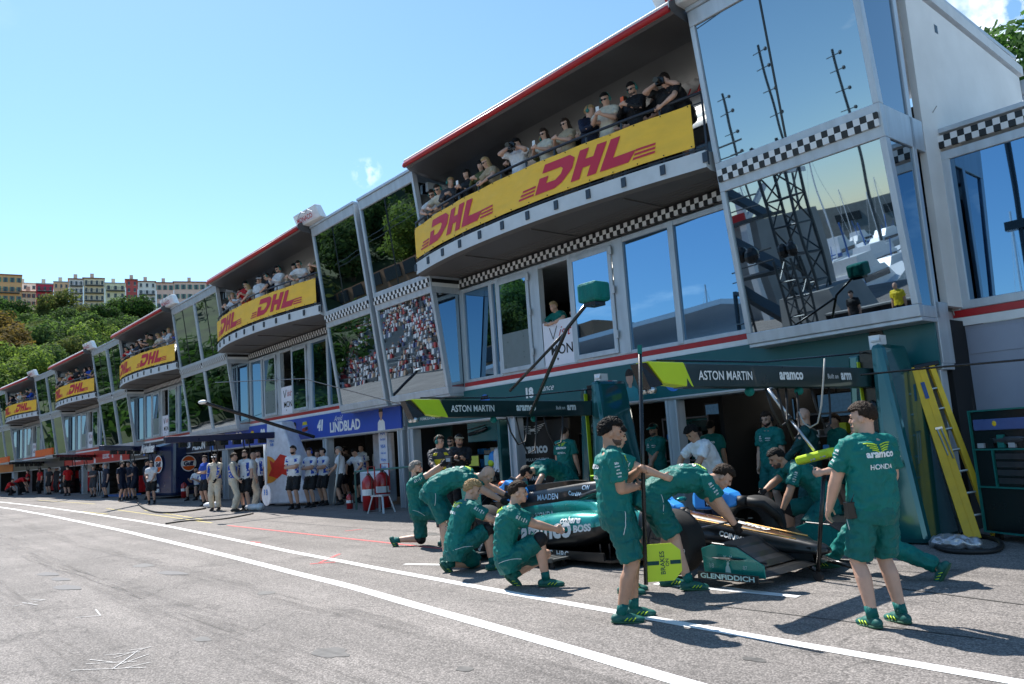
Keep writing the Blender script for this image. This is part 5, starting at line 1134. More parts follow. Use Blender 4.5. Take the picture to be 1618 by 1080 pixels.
# boats
HULL = mat('boat_white', (.72, .73, .74), .3, var=.05); BGL = mat('boat_glass', (.02, .03, .04), .1); BBLUE = mat('boat_blue', (.03, .13, .4), .4)
def boat_proto(sail):
    r_ = thing('moored_boat', 'x', 'boat'); mb = MB(); rings = []
    for x, w_, zb_ in ((-5, 1.5, .2), (-3, 1.8, 0), (0, 1.85, 0), (3, 1.4, .1), (5, .6, .5), (6.2, .08, 1.0)):
        zt_ = 1.3+.09*max(0, x); rings.append([V((x, y, z)) for y, z in ((-w_, zt_), (-w_*.8, zb_+.2), (0, zb_-.3), (w_*.8, zb_+.2), (w_, zt_))])
    mb.loft(rings); mb.build('hull', HULL, r_)
    mb = MB(); mb.hexa([(-3.5, -1.2, 1.3), (2.2, -1.1, 1.3), (2.2, 1.1, 1.3), (-3.5, 1.2, 1.3), (-3.2, -1.0, 2.3), (1.0, -.9, 2.3), (1.0, .9, 2.3), (-3.2, 1.0, 2.3)]); mb.hexa([(-3, -.9, 2.301), (.3, -.9, 2.301), (.3, .9, 2.301), (-3, .9, 2.301), (-2.8, -.8, 3.2), (-.5, -.8, 3.2), (-.5, .8, 3.2), (-2.8, .8, 3.2)]) if not sail else None; mb.build('cabin', HULL, r_)
    mb = MB(); mb.box(-3.0, .9, -1.16, -1.12, 1.65, 2.0); mb.box(-3.0, .9, 1.12, 1.16, 1.65, 2.0); mb.build('cabin_window', BGL, r_)
    if sail: mb = MB(); mb.tube([(.5, 0, 1.2), (.5, 0, 15)], .09, 6); mb.tube([(.5, 0, 2.6), (-4, 0, 2.7)], .12, 6); mb.tube([(.5, 0, 14.8), (6, 0, 1.9)], .02, 4); mb.tube([(.5, 0, 14.8), (-5, 0, 1.5)], .02, 4); mb.build('mast', HULL, r_)
    else: mb = MB(); mb.box(-4.8, -3.4, -1.3, 1.3, 1.4, 1.75); mb.tube([(-2, 0, 3.2), (-2.4, 0, 5)], .06, 5); mb.build('seat_cover', BBLUE, r_)
    return r_
bps = [boat_proto(False), boat_proto(True)]; rb = random.Random(9); first = [True, True]
for row in range(12):
    for c in range(13):
        k = 1 if rb.random() < .22 else 0; b_ = bps[k] if first[k] else copy_tree(bps[k]); first[k] = False
        y = -29-row*9-rb.uniform(0, 2); x = 3-c*5.6-row*4+rb.uniform(-.8, .8); s = rb.uniform(.55, 1.1)
        b_.location = (x, y, -1.9); b_.rotation_euler.z = R(90 if row % 2 else -90)+rb.uniform(-.1, .1); b_.scale = (s, s, s*rb.uniform(.9, 1.3)); tag(b_, 'white sailing boat with bare mast moored in the harbour behind the camera' if k else 'white motor boat moored in the harbour behind the camera', 'boat', 'boats moored in the harbour')
bk = thing('breakwater_building', 'long pale waterfront building across the harbour', 'building', (0, -260, 0)); mb = MB(); mb.box(-260, 160, -12, 0, -2, 9); mb.build('wall', CONC, bk); 
for q in range(22): mb = MB(); mb.box(-255+q*18, -245+q*18, .01, .3, 3, 6); mb.build('window', WIN, bk)
# cable camera high over the lane
cb = thing('overhead_cable', 'pair of taut overhead cables with a hanging camera rig, mirrored in the top bay', 'cable', (0, -4, 9)); mb = MB(); mb.tube([(-60, -6, 3), (30, 3, 6)], .02, 5); mb.tube([(-60, -5.6, 3.2), (30, 3.4, 6.2)], .02, 5); mb.build('wire', BLK, cb); mb = MB(); mb.box(-9.6, -8.6, -1.1, -.7, 4.2, 4.55); mb.ell((-9.1, -.9, 4.0), .25, 8, 6); mb.tube([(-9.6, -.9, 4.5), (-8.2, -.8, 4.9)], .09, 6); mb.build('camera_rig', BLK, cb)
# ------------------------------------------------------------------ the crew round the car
BACKP = [('aramco', .72, 0, .24, .04), ('HONDA', .54, 0, .20, .02)]
CHESTP = [('aramco', .74, -.07, .09, .03), ('HONDA', .68, -.07, .08, .02), ('arm', .74, .08, .06, .03), ('cohere', .68, .08, .08, .02), ('citi', .80, .08, .04, .02)]
def LOW(px, y, py=700): p = atY(px, py, y); return (p.x, p.y)
GLV = (BLACKC, None)
KW = dict(socks=GREEN2, sole=mat('shoe_sole', (.02, .09, .05), .7))
def lime_wings(inf):
    so, bv = inf['shirt'], inf['bv']
KNEEL = dict(pel=(0, 0, .56), neck=(0, .06, 1.10), rf=(.13, .42, .085), lf=(-.12, -.44, .11), rk=(0, 1, 1), lk=(0, 1, -1), lfd=(0, .45, -.9))
POLE = (-4.825, 5.585)
A_ = person('person', 'bearded dark haired crewman standing with both hands on a tall black pole', (-4.95, 5.39), 52, dict(rh=('w', POLE[0]+.0, POLE[1]-.01, 1.19), lh=('w', POLE[0]+.01, POLE[1]+.02, 1.33), re=(.5, -.4, -1), le=(-.7, -.3, -.6), rf=(.1, -.03, .085), lf=(-.12, .12, .085), rcurl=1.3, lcurl=1.3, look=(-6, -4), rp=(-1, .2, 0), lp=(1, .2, 0)), h=1.78, fine=.0085, skin=1, hair='black', hairstyle='curly', beard='black', chest=CHESTP, back=BACKP, **KW)
B_ = person('person', 'dark haired crewman at the right, back turned, white-strapped watch on his left wrist', (-3.08, 6.40), 152, dict(rh=(.24, .22, .98), lh=(-.27, .20, .94), re=(.6, -1, -.3), le=(-1, -.55, -.1), lp=(.5, -1, 0), rf=(.15, .02, .085), lf=(-.13, 0, .085), look=(38, -3), neck=(0, -.02, 1.5), lcurl=.45), h=1.77, fine=.0085, skin=0, hair='brown', back=BACKP, fat=.02, wide=1.06, **KW)
P5 = person('person', 'bearded crewman on one knee raising a small device in gloved hands', (-11.25, 7.50), 42, dict(KNEEL, rh=(.0, .66, 1.42), lh=(-.08, .58, 1.36), re=(.6, 0, -1), le=(-.6, 0, -1), neck=(0, -.02, 1.10), look=(0, 6), pel=(0, 0, .58)), h=1.8, fine=.011, skin=0, hair='grey', beard='brown', gloves=GLV, kneepad='rl', chest=CHESTP, back=BACKP, **KW)
P6 = person('person', 'bald crewman in green bending low from the hips over the rear wheel', (-9.35, 6.75), 44, dict(pel=(0, -.20, .96), neck=(0, .40, 1.08), mid=(0, .02, 1.20), rh=(.1, .82, .72), lh=(-.15, .85, .80), re=(.6, -.6, .2), le=(-.6, -.6, .2), rf=(.12, -.05, .085), lf=(-.14, .12, .085), look=(0, -48), hd=(0, .8, .25)), h=1.86, fine=.011, skin=0, hair='grey', hairstyle='bald', gloves=GLV, back=BACKP, fat=.03, **KW)
P7 = person('person', 'crewman with curly blond hair crouching with his back turned beside the rear wheel', (-8.45, 6.32), 72, dict(pel=(0, -.12, .34), neck=(0, .10, .86), rf=(.17, .30, .085), lf=(-.13, -.20, .10), rk=(.25, 1, .6), lk=(-.2, 1, -.1), lfd=(0, .6, -.8), rh=(.20, .50, .56), lh=(-.1, .52, .58), re=(1, -.3, -.3), le=(-.8, 0, -.5), look=(-25, -14)), h=1.8, fine=.0105, skin=0, hair='blond', hairstyle='curly', gloves=GLV, back=BACKP, kneepad='r', **KW)
P8 = person('person', 'brown haired crewman squatting side-on beside the sidepod with hands clasped on his knee', (-6.98, 6.0), 48, dict(pel=(0, -.16, .33), neck=(0, -.03, .88), mid=(0, -.20, .64), rf=(.10, .26, .085), lf=(-.12, -.10, .11), rk=(.1, .5, 1), lk=(-.1, 1, .15), lfd=(0, .7, -.7), rh=(.0, .42, .60), lh=(-.06, .40, .60), re=(.5, -.5, -.8), le=(-.5, 0, -1), look=(0, -2)), h=1.8, fine=.0105, skin=0, hair='brown', back=BACKP, chest=CHESTP, kneepad='r', **KW)
P3 = person('person', 'crewman in green shorts bending forward at the front wheel behind the lime sign board', (-5.42, 6.80), 58, dict(pel=(-.02, -.22, .95), neck=(.04, .40, 1.04), mid=(0, .04, 1.18), rh=(.20, .62, .52), lh=(-.12, .66, .62), re=(.7, -.4, .2), le=(-.6, -.6, .2), rf=(.17, .04, .085), lf=(-.17, -.06, .085), look=(-18, -42), hd=(0, .8, .2)), h=1.84, fine=.009, skin=0, hair='brown', gloves=(BLACKC, 'rl'), back=BACKP, **KW)
P2 = person('person', 'crewman standing mostly hidden behind the foreground pole holder, forearms raised in front', (-5.75, 6.35), 38, dict(rh=(.08, .50, 1.20), lh=(-.12, .44, 1.16), re=(.9, -.2, -.3), le=(-.6, -.2, -1), look=(0, -12)), h=1.74, fine=.011, skin=0, hair='black', chest=CHESTP, back=BACKP, **KW)
P10 = person('person', 'black haired bearded crewman crouching beyond the car nose, one arm on the tyre', (-5.4, 9.72), 222, dict(pel=(0, -.1, .62), neck=(.0, .34, 1.06), mid=(0, .02, .98), rh=('w', -5.85, 9.15, .80), lh=(-.22, .56, .38), re=(.8, 0, -.3), le=(-.7, -.3, -.1), rf=(.20, .36, .085), lf=(-.16, -.15, .10), rk=(.2, 1, .6), lk=(-.3, 1, -.2), lfd=(0, .7, -.6), look=(12, -22), hd=(0, .5, .6)), h=1.8, fine=.011, skin=1, hair='black', beard='black', gloves=(BLACKC, 'rl'), chest=CHESTP, back=BACKP, kneepad='rl', **KW)
JT = atY(1302, 744, 7.75)                                   # top of the jack handle
P11 = person('person', 'crewman in long green trousers lunging at the jack behind the man with the watch', (-3.98, 8.36), 188, dict(pel=(0, -.05, .78), neck=(0, .02, 1.24), rh=('w', JT.x+.03, JT.y+.08, JT.z), lh=('w', JT.x+.02, JT.y-.10, JT.z-.01), re=(.8, -.2, -.6), le=(-.8, -.2, -.6), rf=(.06, .62, .085), lf=(-.06, -.52, .13), rk=(0, 1, .2), lk=(-.1, 1, -.5), lfd=(0, .5, -.8), rcurl=1.2, lcurl=1.2, look=(0, -25)), h=1.82, fine=.010, skin=0, hair='brown', leglen='long', legs=GREEN, back=BACKP, sole=KW['sole'])
x, y = LOW(1108, 10.0)
P9 = person('person', 'black haired engineer in a white polo shirt leaning over the cockpit', (x+.15, y, gz(x)), 250, dict(pel=(0, -.05, .98), neck=(.02, .22, 1.45), rh=(.32, .40, 1.02), lh=(-.15, .50, .98), re=(1, 0, .1), le=(-.8, 0, -.5), look=(8, -35)), h=1.75, fine=.012, skin=1, hair='black', hairstyle='curly', shirt=WHITE, legs=NAVY, leglen='long', shoes=SHOEB, chest=[('HONDA', .72, -.08, .08, .03), ('HRC', .66, .08, .07, .03)])
x, y = LOW(1278, 11.2)
P12 = person('person', 'shaven headed crewman in dark green overalls standing in profile inside the garage mouth', (x, y, gz(x)), 205, dict(rh=(.1, .36, 1.05), lh=(-.1, .38, 1.0), look=(0, -12)), h=1.86, fine=.014, skin=0, hairstyle='bald', shirt=DGREEN, legs=DGREEN, leglen='long', sleeve='long', shoes=SHOEB, back=BACKP)
P13 = person('person', 'bearded crewman with headset standing in the shade of the garage, arms hanging', (-7.35, 11.95), 262, dict(rh=(.24, .08, .82), lh=(-.24, .08, .82), look=(10, -14)), h=1.86, fine=.014, skin=0, hair='brown', beard='brown', muffs=BLACKC, chest=CHESTP, fat=.02, **KW)
x, y = LOW(1036, 12.6)
P14 = person('person', 'crewman in a green cap with hands folded beside the steel garage column', (x, y, gz(x)), 265, dict(rh=(-.04, .2, .95), lh=(.04, .22, .93), look=(0, -10)), h=1.8, fine=.015, skin=1, cap=GREEN, beard='black', chest=CHESTP, **KW)
P15 = person('person', 'young man in a grey and yellow top with teal ear defenders', (-13.5, 9.6), 330, dict(rh=(.12, .42, 1.12), lh=(-.1, .40, 1.10), re=(.8, -.2, -.6), look=(50, -4)), h=1.84, fine=.012, skin=0, hair='brown', muffs=True, shirt=GREYC, legs=BLACKC, leglen='long', sleeve='long', shoes=SHOEB, panel=[('chest_panel', YELC, 1, [[(-.13, .30), (.13, .30), (.13, .66), (-.13, .66)]]), ('shoulder_panel', YELC, 1, [[(.08, .80), (.16, .80), (.13, .90), (.06, .90)], [(-.16, .80), (-.08, .80), (-.06, .90), (-.13, .90)]])])
P16 = person('person', 'cameraman dressed in black with a pale cap and black face cover', (-13.75, 10.3), 320, dict(rh=(.1, .4, 1.3), lh=(-.1, .4, 1.28), look=(30, 0)), h=1.84, fine=.014, skin=1, cap=BEIGE, beard='black', shirt=BLACKC, legs=BLACKC, leglen='long', sleeve='long', shoes=SHOEB)
x, y = LOW(713, 12.4)
P17 = person('person', 'bespectacled crewman with folded arms in the shade behind the cameraman', (x, y, gz(x)), 285, dict(rh=(-.12, .20, 1.20), lh=(.12, .22, 1.16), re=(.7, -.2, -1), le=(-.7, -.2, -1), look=(20, -3)), h=1.84, fine=.015, skin=0, hair='brown', shades=True, beard='black', chest=CHESTP, **KW)
x, y = LOW(788, 12.6)
P18 = person('person', 'man in a white polo with his back turned at the garage workbench', (x, y, gz(x)), 85, dict(rh=(.15, .4, 1.0), lh=(-.15, .4, 1.0), neck=(0, .06, 1.5), look=(0, -20)), h=1.76, fine=.015, skin=1, hair='black', shirt=WHITE, legs=BLACKC, leglen='long', shoes=SHOEB)
x, y = LOW(892, 11.6)
P19 = person('person', 'crewman seen from behind in front of the black garage panel with white lettering', (x, y, gz(x)), 100, dict(rh=(.24, .1, .85), lh=(-.24, .1, .85)), h=1.86, fine=.013, skin=0, hair='brown', hairstyle='buzz', back=BACKP, **KW)
x, y = LOW(858, 9.85)
P20 = person('person', 'crewman bent double over the engine cover from its far side', (x+.1, y, gz(x)), 262, dict(pel=(0, -.35, .95), neck=(0, .30, 1.08), mid=(0, -.02, 1.22), rh=(.38, .62, .80), lh=(-.3, .55, .75), re=(.8, 0, .6), le=(-.8, 0, .5), look=(0, -70), hd=(0, .8, -.1)), h=1.8, fine=.013, skin=0, hair='black', back=BACKP, gloves=(BLACKC, 'rl'), muffs=BLACKC, **KW)
x, y = LOW(1125, 13.2)
P21 = person('person', 'crewman with his back turned deep in the dark garage behind the white polo', (x, y, gz(x)), 100, dict(), h=1.78, fine=.018, skin=1, hair='black', back=BACKP, **KW)
for x_, y_, lab, f_ in ((1325, 13.5, 'seated crewman at the back of the right garage bay', 240), (1215, 14.5, 'crewman standing far back in the middle of the dark garage', 250), (690, 14.2, 'crewman standing far back in the left garage bay', 290)):
    x, y = LOW(x_, y_); person('person', lab, (x, y, gz(x)), f_, dict(), h=1.75, fine=.02, skin=0, hair='brown', **KW)
x, y = LOW(1150, 10.9); 
# lime winged emblem across the upper back or chest of the green jerseys
for inf, sgn in ((A_, 1), (B_, -1), (P7, -1), (P8, -1), (P6, -1), (P19, -1), (P3, -1)):
    bv = inf['bv']; so = inf['shirt']; zs = [v.co.z for v in so.data.vertices]; M0 = inf
    # upper-back direction from the head towards the pelvis
    hc = inf['HC']; cen = sum((v.co for v in so.data.vertices), V())/len(so.data.vertices); dn = (cen-hc).normalized(); rt = V((1, 0, 0)); fw = rt.cross(dn).normalized()*-1
    if (fw.y < 0): fw = -fw
    nrm = fw*sgn if abs(dn.z) > .4 else V((0, 0, 1))
    if sgn < 0 and abs(dn.z) <= .75: nrm = (V((0, -.6, 1)) - dn*V((0, -.6, 1)).dot(dn)).normalized()
    o = hc+dn*.225; mb = MB()
    for s in (-1, 1):
        for k in range(4):
            pts = []
            for q in range(5):
                u_ = q/4; p = o+rt*s*(.012+(.105-.018*k)*u_)-dn*(.018*math.sin(u_*1.8)-.018*k+.0)+nrm*.25
                h_ = bv.ray_cast(p, -nrm, .6)
                if h_[0] is not None: pts.append(h_[0]+nrm*.004)
            if len(pts) > 1: mb.tube(pts, .0055, 5)
    if mb.v: mb.build('winged_print', LIME, so, smooth=True)
# watches, belts and small kit
def band(inf, key, ek, m, col=BLACKC, rad=.033, wd=.022):
    w_ = inf[key]; e_ = inf[ek]; d = (w_-e_).normalized(); mb = MB(); capsule(mb, w_-d*(.03+wd), w_-d*.03, rad, rad, flat=True, n=16)
    s = V((0, 0, 1)); s = (s-d*s.dot(d)); s = s.normalized() if s.length > .2 else d.orthogonal().normalized(); mb.ell(w_-d*(.03+wd/2)+s*.03, .016, 8, 6); mb.build('watch', m, inf['root'], smooth=True)
band(A_, 'rw', 're', BLK); band(B_, 'lw', 'le', WTRIM)
for inf, x_, y_, z_ in ((A_, -.20, -.06, .98), (B_, -.22, -.02, .95), (P7, -.12, -.17, .55), (P6, -.02, -.30, .98), (P3, -.06, -.36, 1.0)):
    mb = MB(); mb.box(x_-.045, x_+.045, y_-.03, y_+.03, z_-.10, z_+.03); mb.tube([(x_, y_, z_+.02), (x_+.03, y_-.03, z_+.09)], .006, 5); mb.build('radio_pack', BLK, inf['root'], bevel=.01)
# things they hold
t = thing('board_pole', 'tall black pole with a lime board reading BRAKES ON at its foot', 'pit board', (POLE[0], POLE[1], .33)); mb = MB()
mb.tube([(0, 0, 0), (.085, .098, 2.06)], .019, 10); mb.build('pole', BLK, t, smooth=True); mb = MB(); mb.tube([(.085, .098, 2.061), (.088, .102, 2.14)], .021, 10); mb.build('green_tip', GREEN, t)
fr = V((math.cos(R(49)), math.sin(R(49)), 0))*1.0
LB = mat('lime_board', (.50, .66, .02), .4, var=.03)
u = fr; o = V((.012, .012, .18)); n_ = V((u.y, -u.x, 0))
pts = [o+u*a+V((0, 0, b_)) for a, b_ in ((0, -.16), (.24, -.16), (.315, -.08), (.315, .10), (.24, .165), (0, .165))]
mb = MB(); mb.ext([p-n_*.006 for p in pts], n_*.012); bd = mb.build('board', LB, t, bevel=.002)
mb = MB(); mb.ext([o+u*a+V((0, 0, b_))+n_*.0065 for a, b_ in ((.012, -.017), (.115, -.017), (.115, .017), (.012, .017))], n_*.002); mb.ext([o+u*a+V((0, 0, b_))+n_*.0065 for a, b_ in ((.215, -.017), (.31, -.017), (.31, .017), (.215, .017))], n_*.002); mb.build('green_stripe', DGREEN, bd)
mb = MB(); put_text(mb, 'BRAKES', o+u*.145, V((0, 0, 1)), -u, width=.20, off=.0085, bold=.01, nrm=n_); put_text(mb, 'ON', o+u*.188, V((0, 0, 1)), -u, width=.065, off=.0085, bold=.01, nrm=n_); mb.build('lettering', DGREEN, bd, fixn=False)
# front jack
t = thing('front_jack', 'black two-legged front jack with small wheels under the car nose', 'jack', (-4.42, 7.80, gz(-4.4))); mb = MB(); j0 = V((-4.42, 7.80, gz(-4.4)))
a = JT-j0; sd = V((.5, .6, 0)).normalized()
mb.tube([(0, 0, .08), tuple(a)], .022, 8); mb.tube([tuple(sd*.42+V((0, 0, .08))), tuple(a+sd*.30)], .022, 8); mb.tube([tuple(a-sd*.12), tuple(a+sd*.42)], .02, 8); mb.tube([(0, 0, .10), (-.35, .25, .16)], .025, 8); mb.tube([tuple(sd*.42+V((0, 0, .1))), (-.2, .45, .16)], .025, 8)
mb.build('handle_frame', BLK, t, smooth=True)
for p in (V((0, -.02, .05)), sd*.42+V((0, -.02, .05))): mb = MB(); mb.tube([p, p+V((0, .04, 0))], .05, 12); mb.build('wheel', RUBBER, t)
# lime padded wheel-gun cover hanging off the hose arm
ca = atY(1262, 728, 8.6); cb_ = atY(1318, 713, 8.5); t = thing('foam_pad', 'long lime yellow padded block hanging from the silver arm', 'pad', tuple((ca+cb_)/2)); mb = MB(); c_ = (ca+cb_)/2; dv = (cb_-ca)
mb.bar(tuple(-dv*.5), tuple(dv*.5), .14, .10, up=(0, 0, 1)); mb.build('padding', LB, t, bevel=.03); mb = MB(); put_text(mb, '14', tuple(-dv*.12+V((.045, -.055, 0))), dv, (0, 0, 1), height=.06, off=.03, bold=.05, nrm=(.45, -.9, 0)); put_text(mb, 'FG', tuple(dv*.15+V((.045, -.055, 0))), dv, (0, 0, 1), height=.05, off=.03, bold=.05, nrm=(.45, -.9, 0)); mb.build('lettering', mat('print_violet', (.25, .25, .6), .5), t, fixn=False)
# device raised by the kneeling man
h_ = P5['Mi'].inverted() @ P5['rw']; t = thing('hand_gauge', 'small black hand-held gauge in the gloved hands of the kneeling man', 'gauge', tuple(h_+V((.12, .10, .08)))); mb = MB(); mb.box(-.09, .09, -.03, .03, -.05, .05); mb.tube([(.09, 0, 0), (.2, .05, -.03)], .012, 6); mb.build('casing', BLK, t, bevel=.008); mb = MB(); mb.box(-.06, .06, -.034, -.031, -.03, .03); mb.build('screen', mat('lcd', (.3, .35, .4), .2), t)
# ------------------------------------------------------------------ the racing car
CX, CY = -7.6, 8.05
CZ = gz(CX)+.02
CG = mat('car_green', (0.004, 0.25, 0.22), .28, metal=.35, var=.04, coat=.6); CBK = mat('car_carbon', (.008, .009, .010), .35, var=.15, coat=.3); COP = mat('car_copper', (.26, .12, .045), .28, metal=.8, var=.12, coat=.5); CLIME = mat('car_lime', (.45, .75, .02), .35); TYRE = mat('tyre_rubber', (.014, .014, .015), .75, var=.2, nscale=30, bump=.15, bscale=60)
RIM = mat('wheel_cover', (.02, .021, .023), .35, coat=.3); TWHITE = mat('tyre_marking', (.75, .75, .75), .6); DUST = mat('tyre_sidewall_dust', (.09, .085, .08), .8)
car = thing('racing_car', 'green and black open-wheel racing car with copper striped nose', 'racing car', (CX, CY, CZ))
def sup(x, yc, hw, z0, z1, n=20, e=2.6, top=1.0):
    r = []; zc = (z0+z1)/2; hh = (z1-z0)/2
    for k in range(n):
        a = 2*math.pi*k/n; ca, sa = math.cos(a), math.sin(a); q = (abs(ca)**e+abs(sa)**e)**(-1/e); y = yc+hw*ca*q*(top if sa > 0 else 1); r.append(V((x, y, zc+hh*sa*q)))
    return r
def interp(st, n):
    out = []
    for i in range(len(st)-1):
        for k in range(n): t = k/n; t = t*t*(3-2*t)*.35+t*.65; out.append(tuple(a*(1-t)+b_*t for a, b_ in zip(st[i], st[i+1])))
    return out+[st[-1]]
# monocoque, nose and engine cover
st = [(3.20, .05, .20, .26, .9), (3.12, .10, .17, .30, .9), (2.7, .13, .17, .38, .85), (2.1, .17, .18, .50, .8), (1.5, .21, .20, .60, .78), (.9, .27, .16, .66, .80), (.45, .32, .12, .68, .85), (.15, .34, .10, .70, .75), (-.1, .32, .10, .78, .55), (-.6, .30, .10, .80, .45), (-1.3, .24, .11, .72, .40), (-2.0, .16, .15, .58, .4), (-2.35, .10, .2, .48, .5)]
mb = MB(); mb.loft([sup(x, 0, hw, z0, z1, 24, 2.8, tp) for x, hw, z0, z1, tp in interp(st, 4)])
body = mb.build('body', [CG, CBK, COP], car, smooth=True)
for p in body.data.polygons:
    c = p.center
    if c.x > .75: p.material_index = 2 if (p.normal.z > .55 and abs(c.y) < .075 and c.x < 2.8) else 1
    elif c.z < .30: p.material_index = 1
mb = MB(); bev_n = []
for x0, x1 in ((.8, 2.9),):
    for s in (-1, 1): mb.tube([(x0+(x1-x0)*q/8, s*(.21-.011*q), .655-.038*q) for q in range(9)], .012, 6)
mb.build('copper_stripe', mat('copper_bright', (.75, .42, .14), .22, metal=.9, var=.05), body, smooth=True)
# airbox, shark fin
mb = MB(); mb.loft([sup(x, 0, hw, z0, z1, 16, 2.4, .8) for x, hw, z0, z1 in ((.14, .11, .82, .98), (.05, .125, .74, 1.0), (-.25, .12, .68, .98), (-.8, .10, .62, .92), (-1.5, .07, .55, .84), (-2.1, .04, .45, .70))]); ab = mb.build('airbox', [CBK], car, smooth=True)
mb = MB(); mb.ext([(-.25, -.012, .75), (-.25, -.012, 1.0), (-.5, -.012, 1.01), (-2.15, -.012, .90), (-2.25, -.012, .62), (-1.4, -.012, .60)], (0, .024, 0)); fin = mb.build('engine_fin', mat('fin_bronze_black', (.03, .024, .018), .3, metal=.5, coat=.5, var=.3, nscale=2), car, bevel=.008)
mb = MB(); mb.ext([(-.05, -.008, 1.0), (.12, -.008, 1.0), (.10, -.008, 1.06), (-.02, -.008, 1.06)], (0, .016, 0)); mb.loft([[V((x, y, z)) for y, z in ((-.14, 1.055), (.14, 1.055), (.14, 1.075), (-.14, 1.075))] for x in (-.06, .14)]); mb.build('camera_wing', CLIME, car, bevel=.008)
# halo, cockpit, mirrors
mb = MB(); hp = [(-.10, .30, .80), (.15, .33, .86), (.5, .30, .93), (.85, .15, .95), (.95, 0, .95), (.85, -.15, .95), (.5, -.30, .93), (.15, -.33, .86), (-.10, -.30, .80)]; mb.tube(hp, .035, 8); mb.tube([(.95, 0, .94), (1.15, 0, .80), (1.3, 0, .62)], [.03, .022, .02], 8); mb.build('halo', CBK, car, smooth=True)
mb = MB(); mb.ell((.45, 0, .66), (.42, .23, .06), 16, 6); mb.build('cockpit_opening', DARK, car); mb = MB(); mb.ell((.12, 0, .78), (.14, .13, .16), 14, 9); mb.build('headrest', CBK, car, smooth=True)
for s in (-1, 1):
    mb = MB(); mb.ell((.95, s*.50, .70), (.05, .10, .035), 10, 6); mb.tube([(.95, s*.42, .69), (.85, s*.28, .62)], .01, 6); mb.build('mirror', CG, car, smooth=True)
# sidepods: green upper shell, dark undercut
for s in (-1, 1):
    st2 = [(.62, .50, .14, .38, .60), (.52, .53, .20, .30, .64), (.2, .54, .25, .20, .65), (-.3, .52, .27, .14, .62), (-.9, .46, .25, .12, .54), (-1.5, .36, .20, .12, .42), (-2.0, .24, .12, .13, .32)]
    mb = MB(); mb.loft([sup(x, s*yc, hw, z0, z1, 22, 2.7, .95) for x, yc, hw, z0, z1 in interp(st2, 4)]); sp_ = mb.build('sidepod', [CG, CBK], car, smooth=True)
    for p in sp_.data.polygons:
        c = p.center; lim = .36+(c.x+.5)*.10
        if c.z < lim or c.x > .57: p.material_index = 1
    if s < 0: SP = bvh_of(sp_.data); spo = sp_
    mb = MB()
    for q in range(9): mb.bar((-1.15+.085*q, s*(.40+.01*q), .545+.006*q), (-1.10+.085*q, s*(.47+.01*q), .535+.006*q), .012, .02)
    mb.build('cooling_louvres', CBK, sp_)
# flank band
mb = MB(); put_text(mb, 'aramco', (-.38, -.80, .385), (1, 0, .10), (-.10, 0, 1), width=1.08, off=.006, bvh=SP, bold=.035, shear=.1, nrm=(0, -1, .15)); put_text(mb, 'BOSS', (.33, -.80, .46), (1, 0, .12), (0, 0, 1), width=.27, off=.006, bvh=SP, bold=.05, nrm=(0, -1, .1))
put_text(mb, 'cohere', (.12, -.78, .575), (1, 0, .06), (0, .4, 1), width=.36, off=.006, bvh=SP, bold=.04, shear=.2, nrm=(0, -1, .7)); mb.build('lettering', PRINT_W, spo, fixn=False)
BV = bvh_of(body.data)
mb = MB(); put_text(mb, 'HONDA', (-1.05, -.30, .62), (1, 0, .08), (0, .5, 1), width=.42, off=.008, bvh=BV, bold=.03, nrm=(0, -1, .5)); put_text(mb, 'COINPAYMENTS', (2.25, -.3, .33), (1, 0, -.22), (.2, 0, 1), width=.62, off=.006, bvh=BV, bold=.04, nrm=(0, -1, .1)); put_text(mb, 'FIA', (1.35, -.3, .46), (1, 0, -.05), (0, 0, 1), width=.12, off=.006, bvh=BV, bold=.03, nrm=(0, -1, .1))
put_text(mb, 'aramco', (2.25, 0, .6), (1, 0, -.2), (0, 1, 0), width=.55, off=.007, bvh=BV, bold=.04, nrm=(0, 0, 1)); put_text(mb, 'arm', (-.05, -.33, .55), (1, 0, .0), (0, 0, 1), width=.1, off=.006, bvh=BV, bold=.04, nrm=(0, -1, .1)); mb.build('lettering', PRINT_W, body, fixn=False)
mb = MB(); AB = bvh_of(ab.data); put_text(mb, 'MAADEN', (-1.0, -.3, .80), (1, 0, .06), (0, 0, 1), width=.46, off=.006, bold=.02, bvh=AB, nrm=(0, -1, .1)); put_text(mb, 'CoreWeave', (-.35, -.3, .84), (1, 0, -.08), (0, 0, 1), width=.40, off=.006, bold=.03, bvh=AB, nrm=(0, -1, .1)); put_text(mb, 'CW', (-.2, -.3, .93), (1, 0, 0), (0, 0, 1), width=.15, off=.006, bold=.02, bvh=AB, nrm=(0, -1, .1)); mb.build('lettering', mat('pale_print', (.55, .68, .85), .5, var=0), fin, fixn=False)
# floor
mb = MB(); mb.prism([(1.0, -.35), (.75, -.72), (-1.9, -.80), (-2.1, -.55), (-2.1, .55), (-1.9, .80), (.75, .72), (1.0, .35)], .045, .075); mb.box(-1.6, .7, -.80, -.77, .076, .17); mb.box(-1.6, .7, .77, .80, .076, .17)
for q in range(4): mb.box(.55+.09*q, .57+.09*q, -.70+.07*q, -.69+.07*q, .076, .26)
mb.build('floor', CBK, car)
mb = MB(); put_text(mb, 'citi  xerox  HSBC  HRC', (-.45, -.802, .125), (1, 0, 0), (0, 0, 1), width=1.1, off=.004, bold=.02); mb.build('lettering', PRINT_W, car, fixn=False)
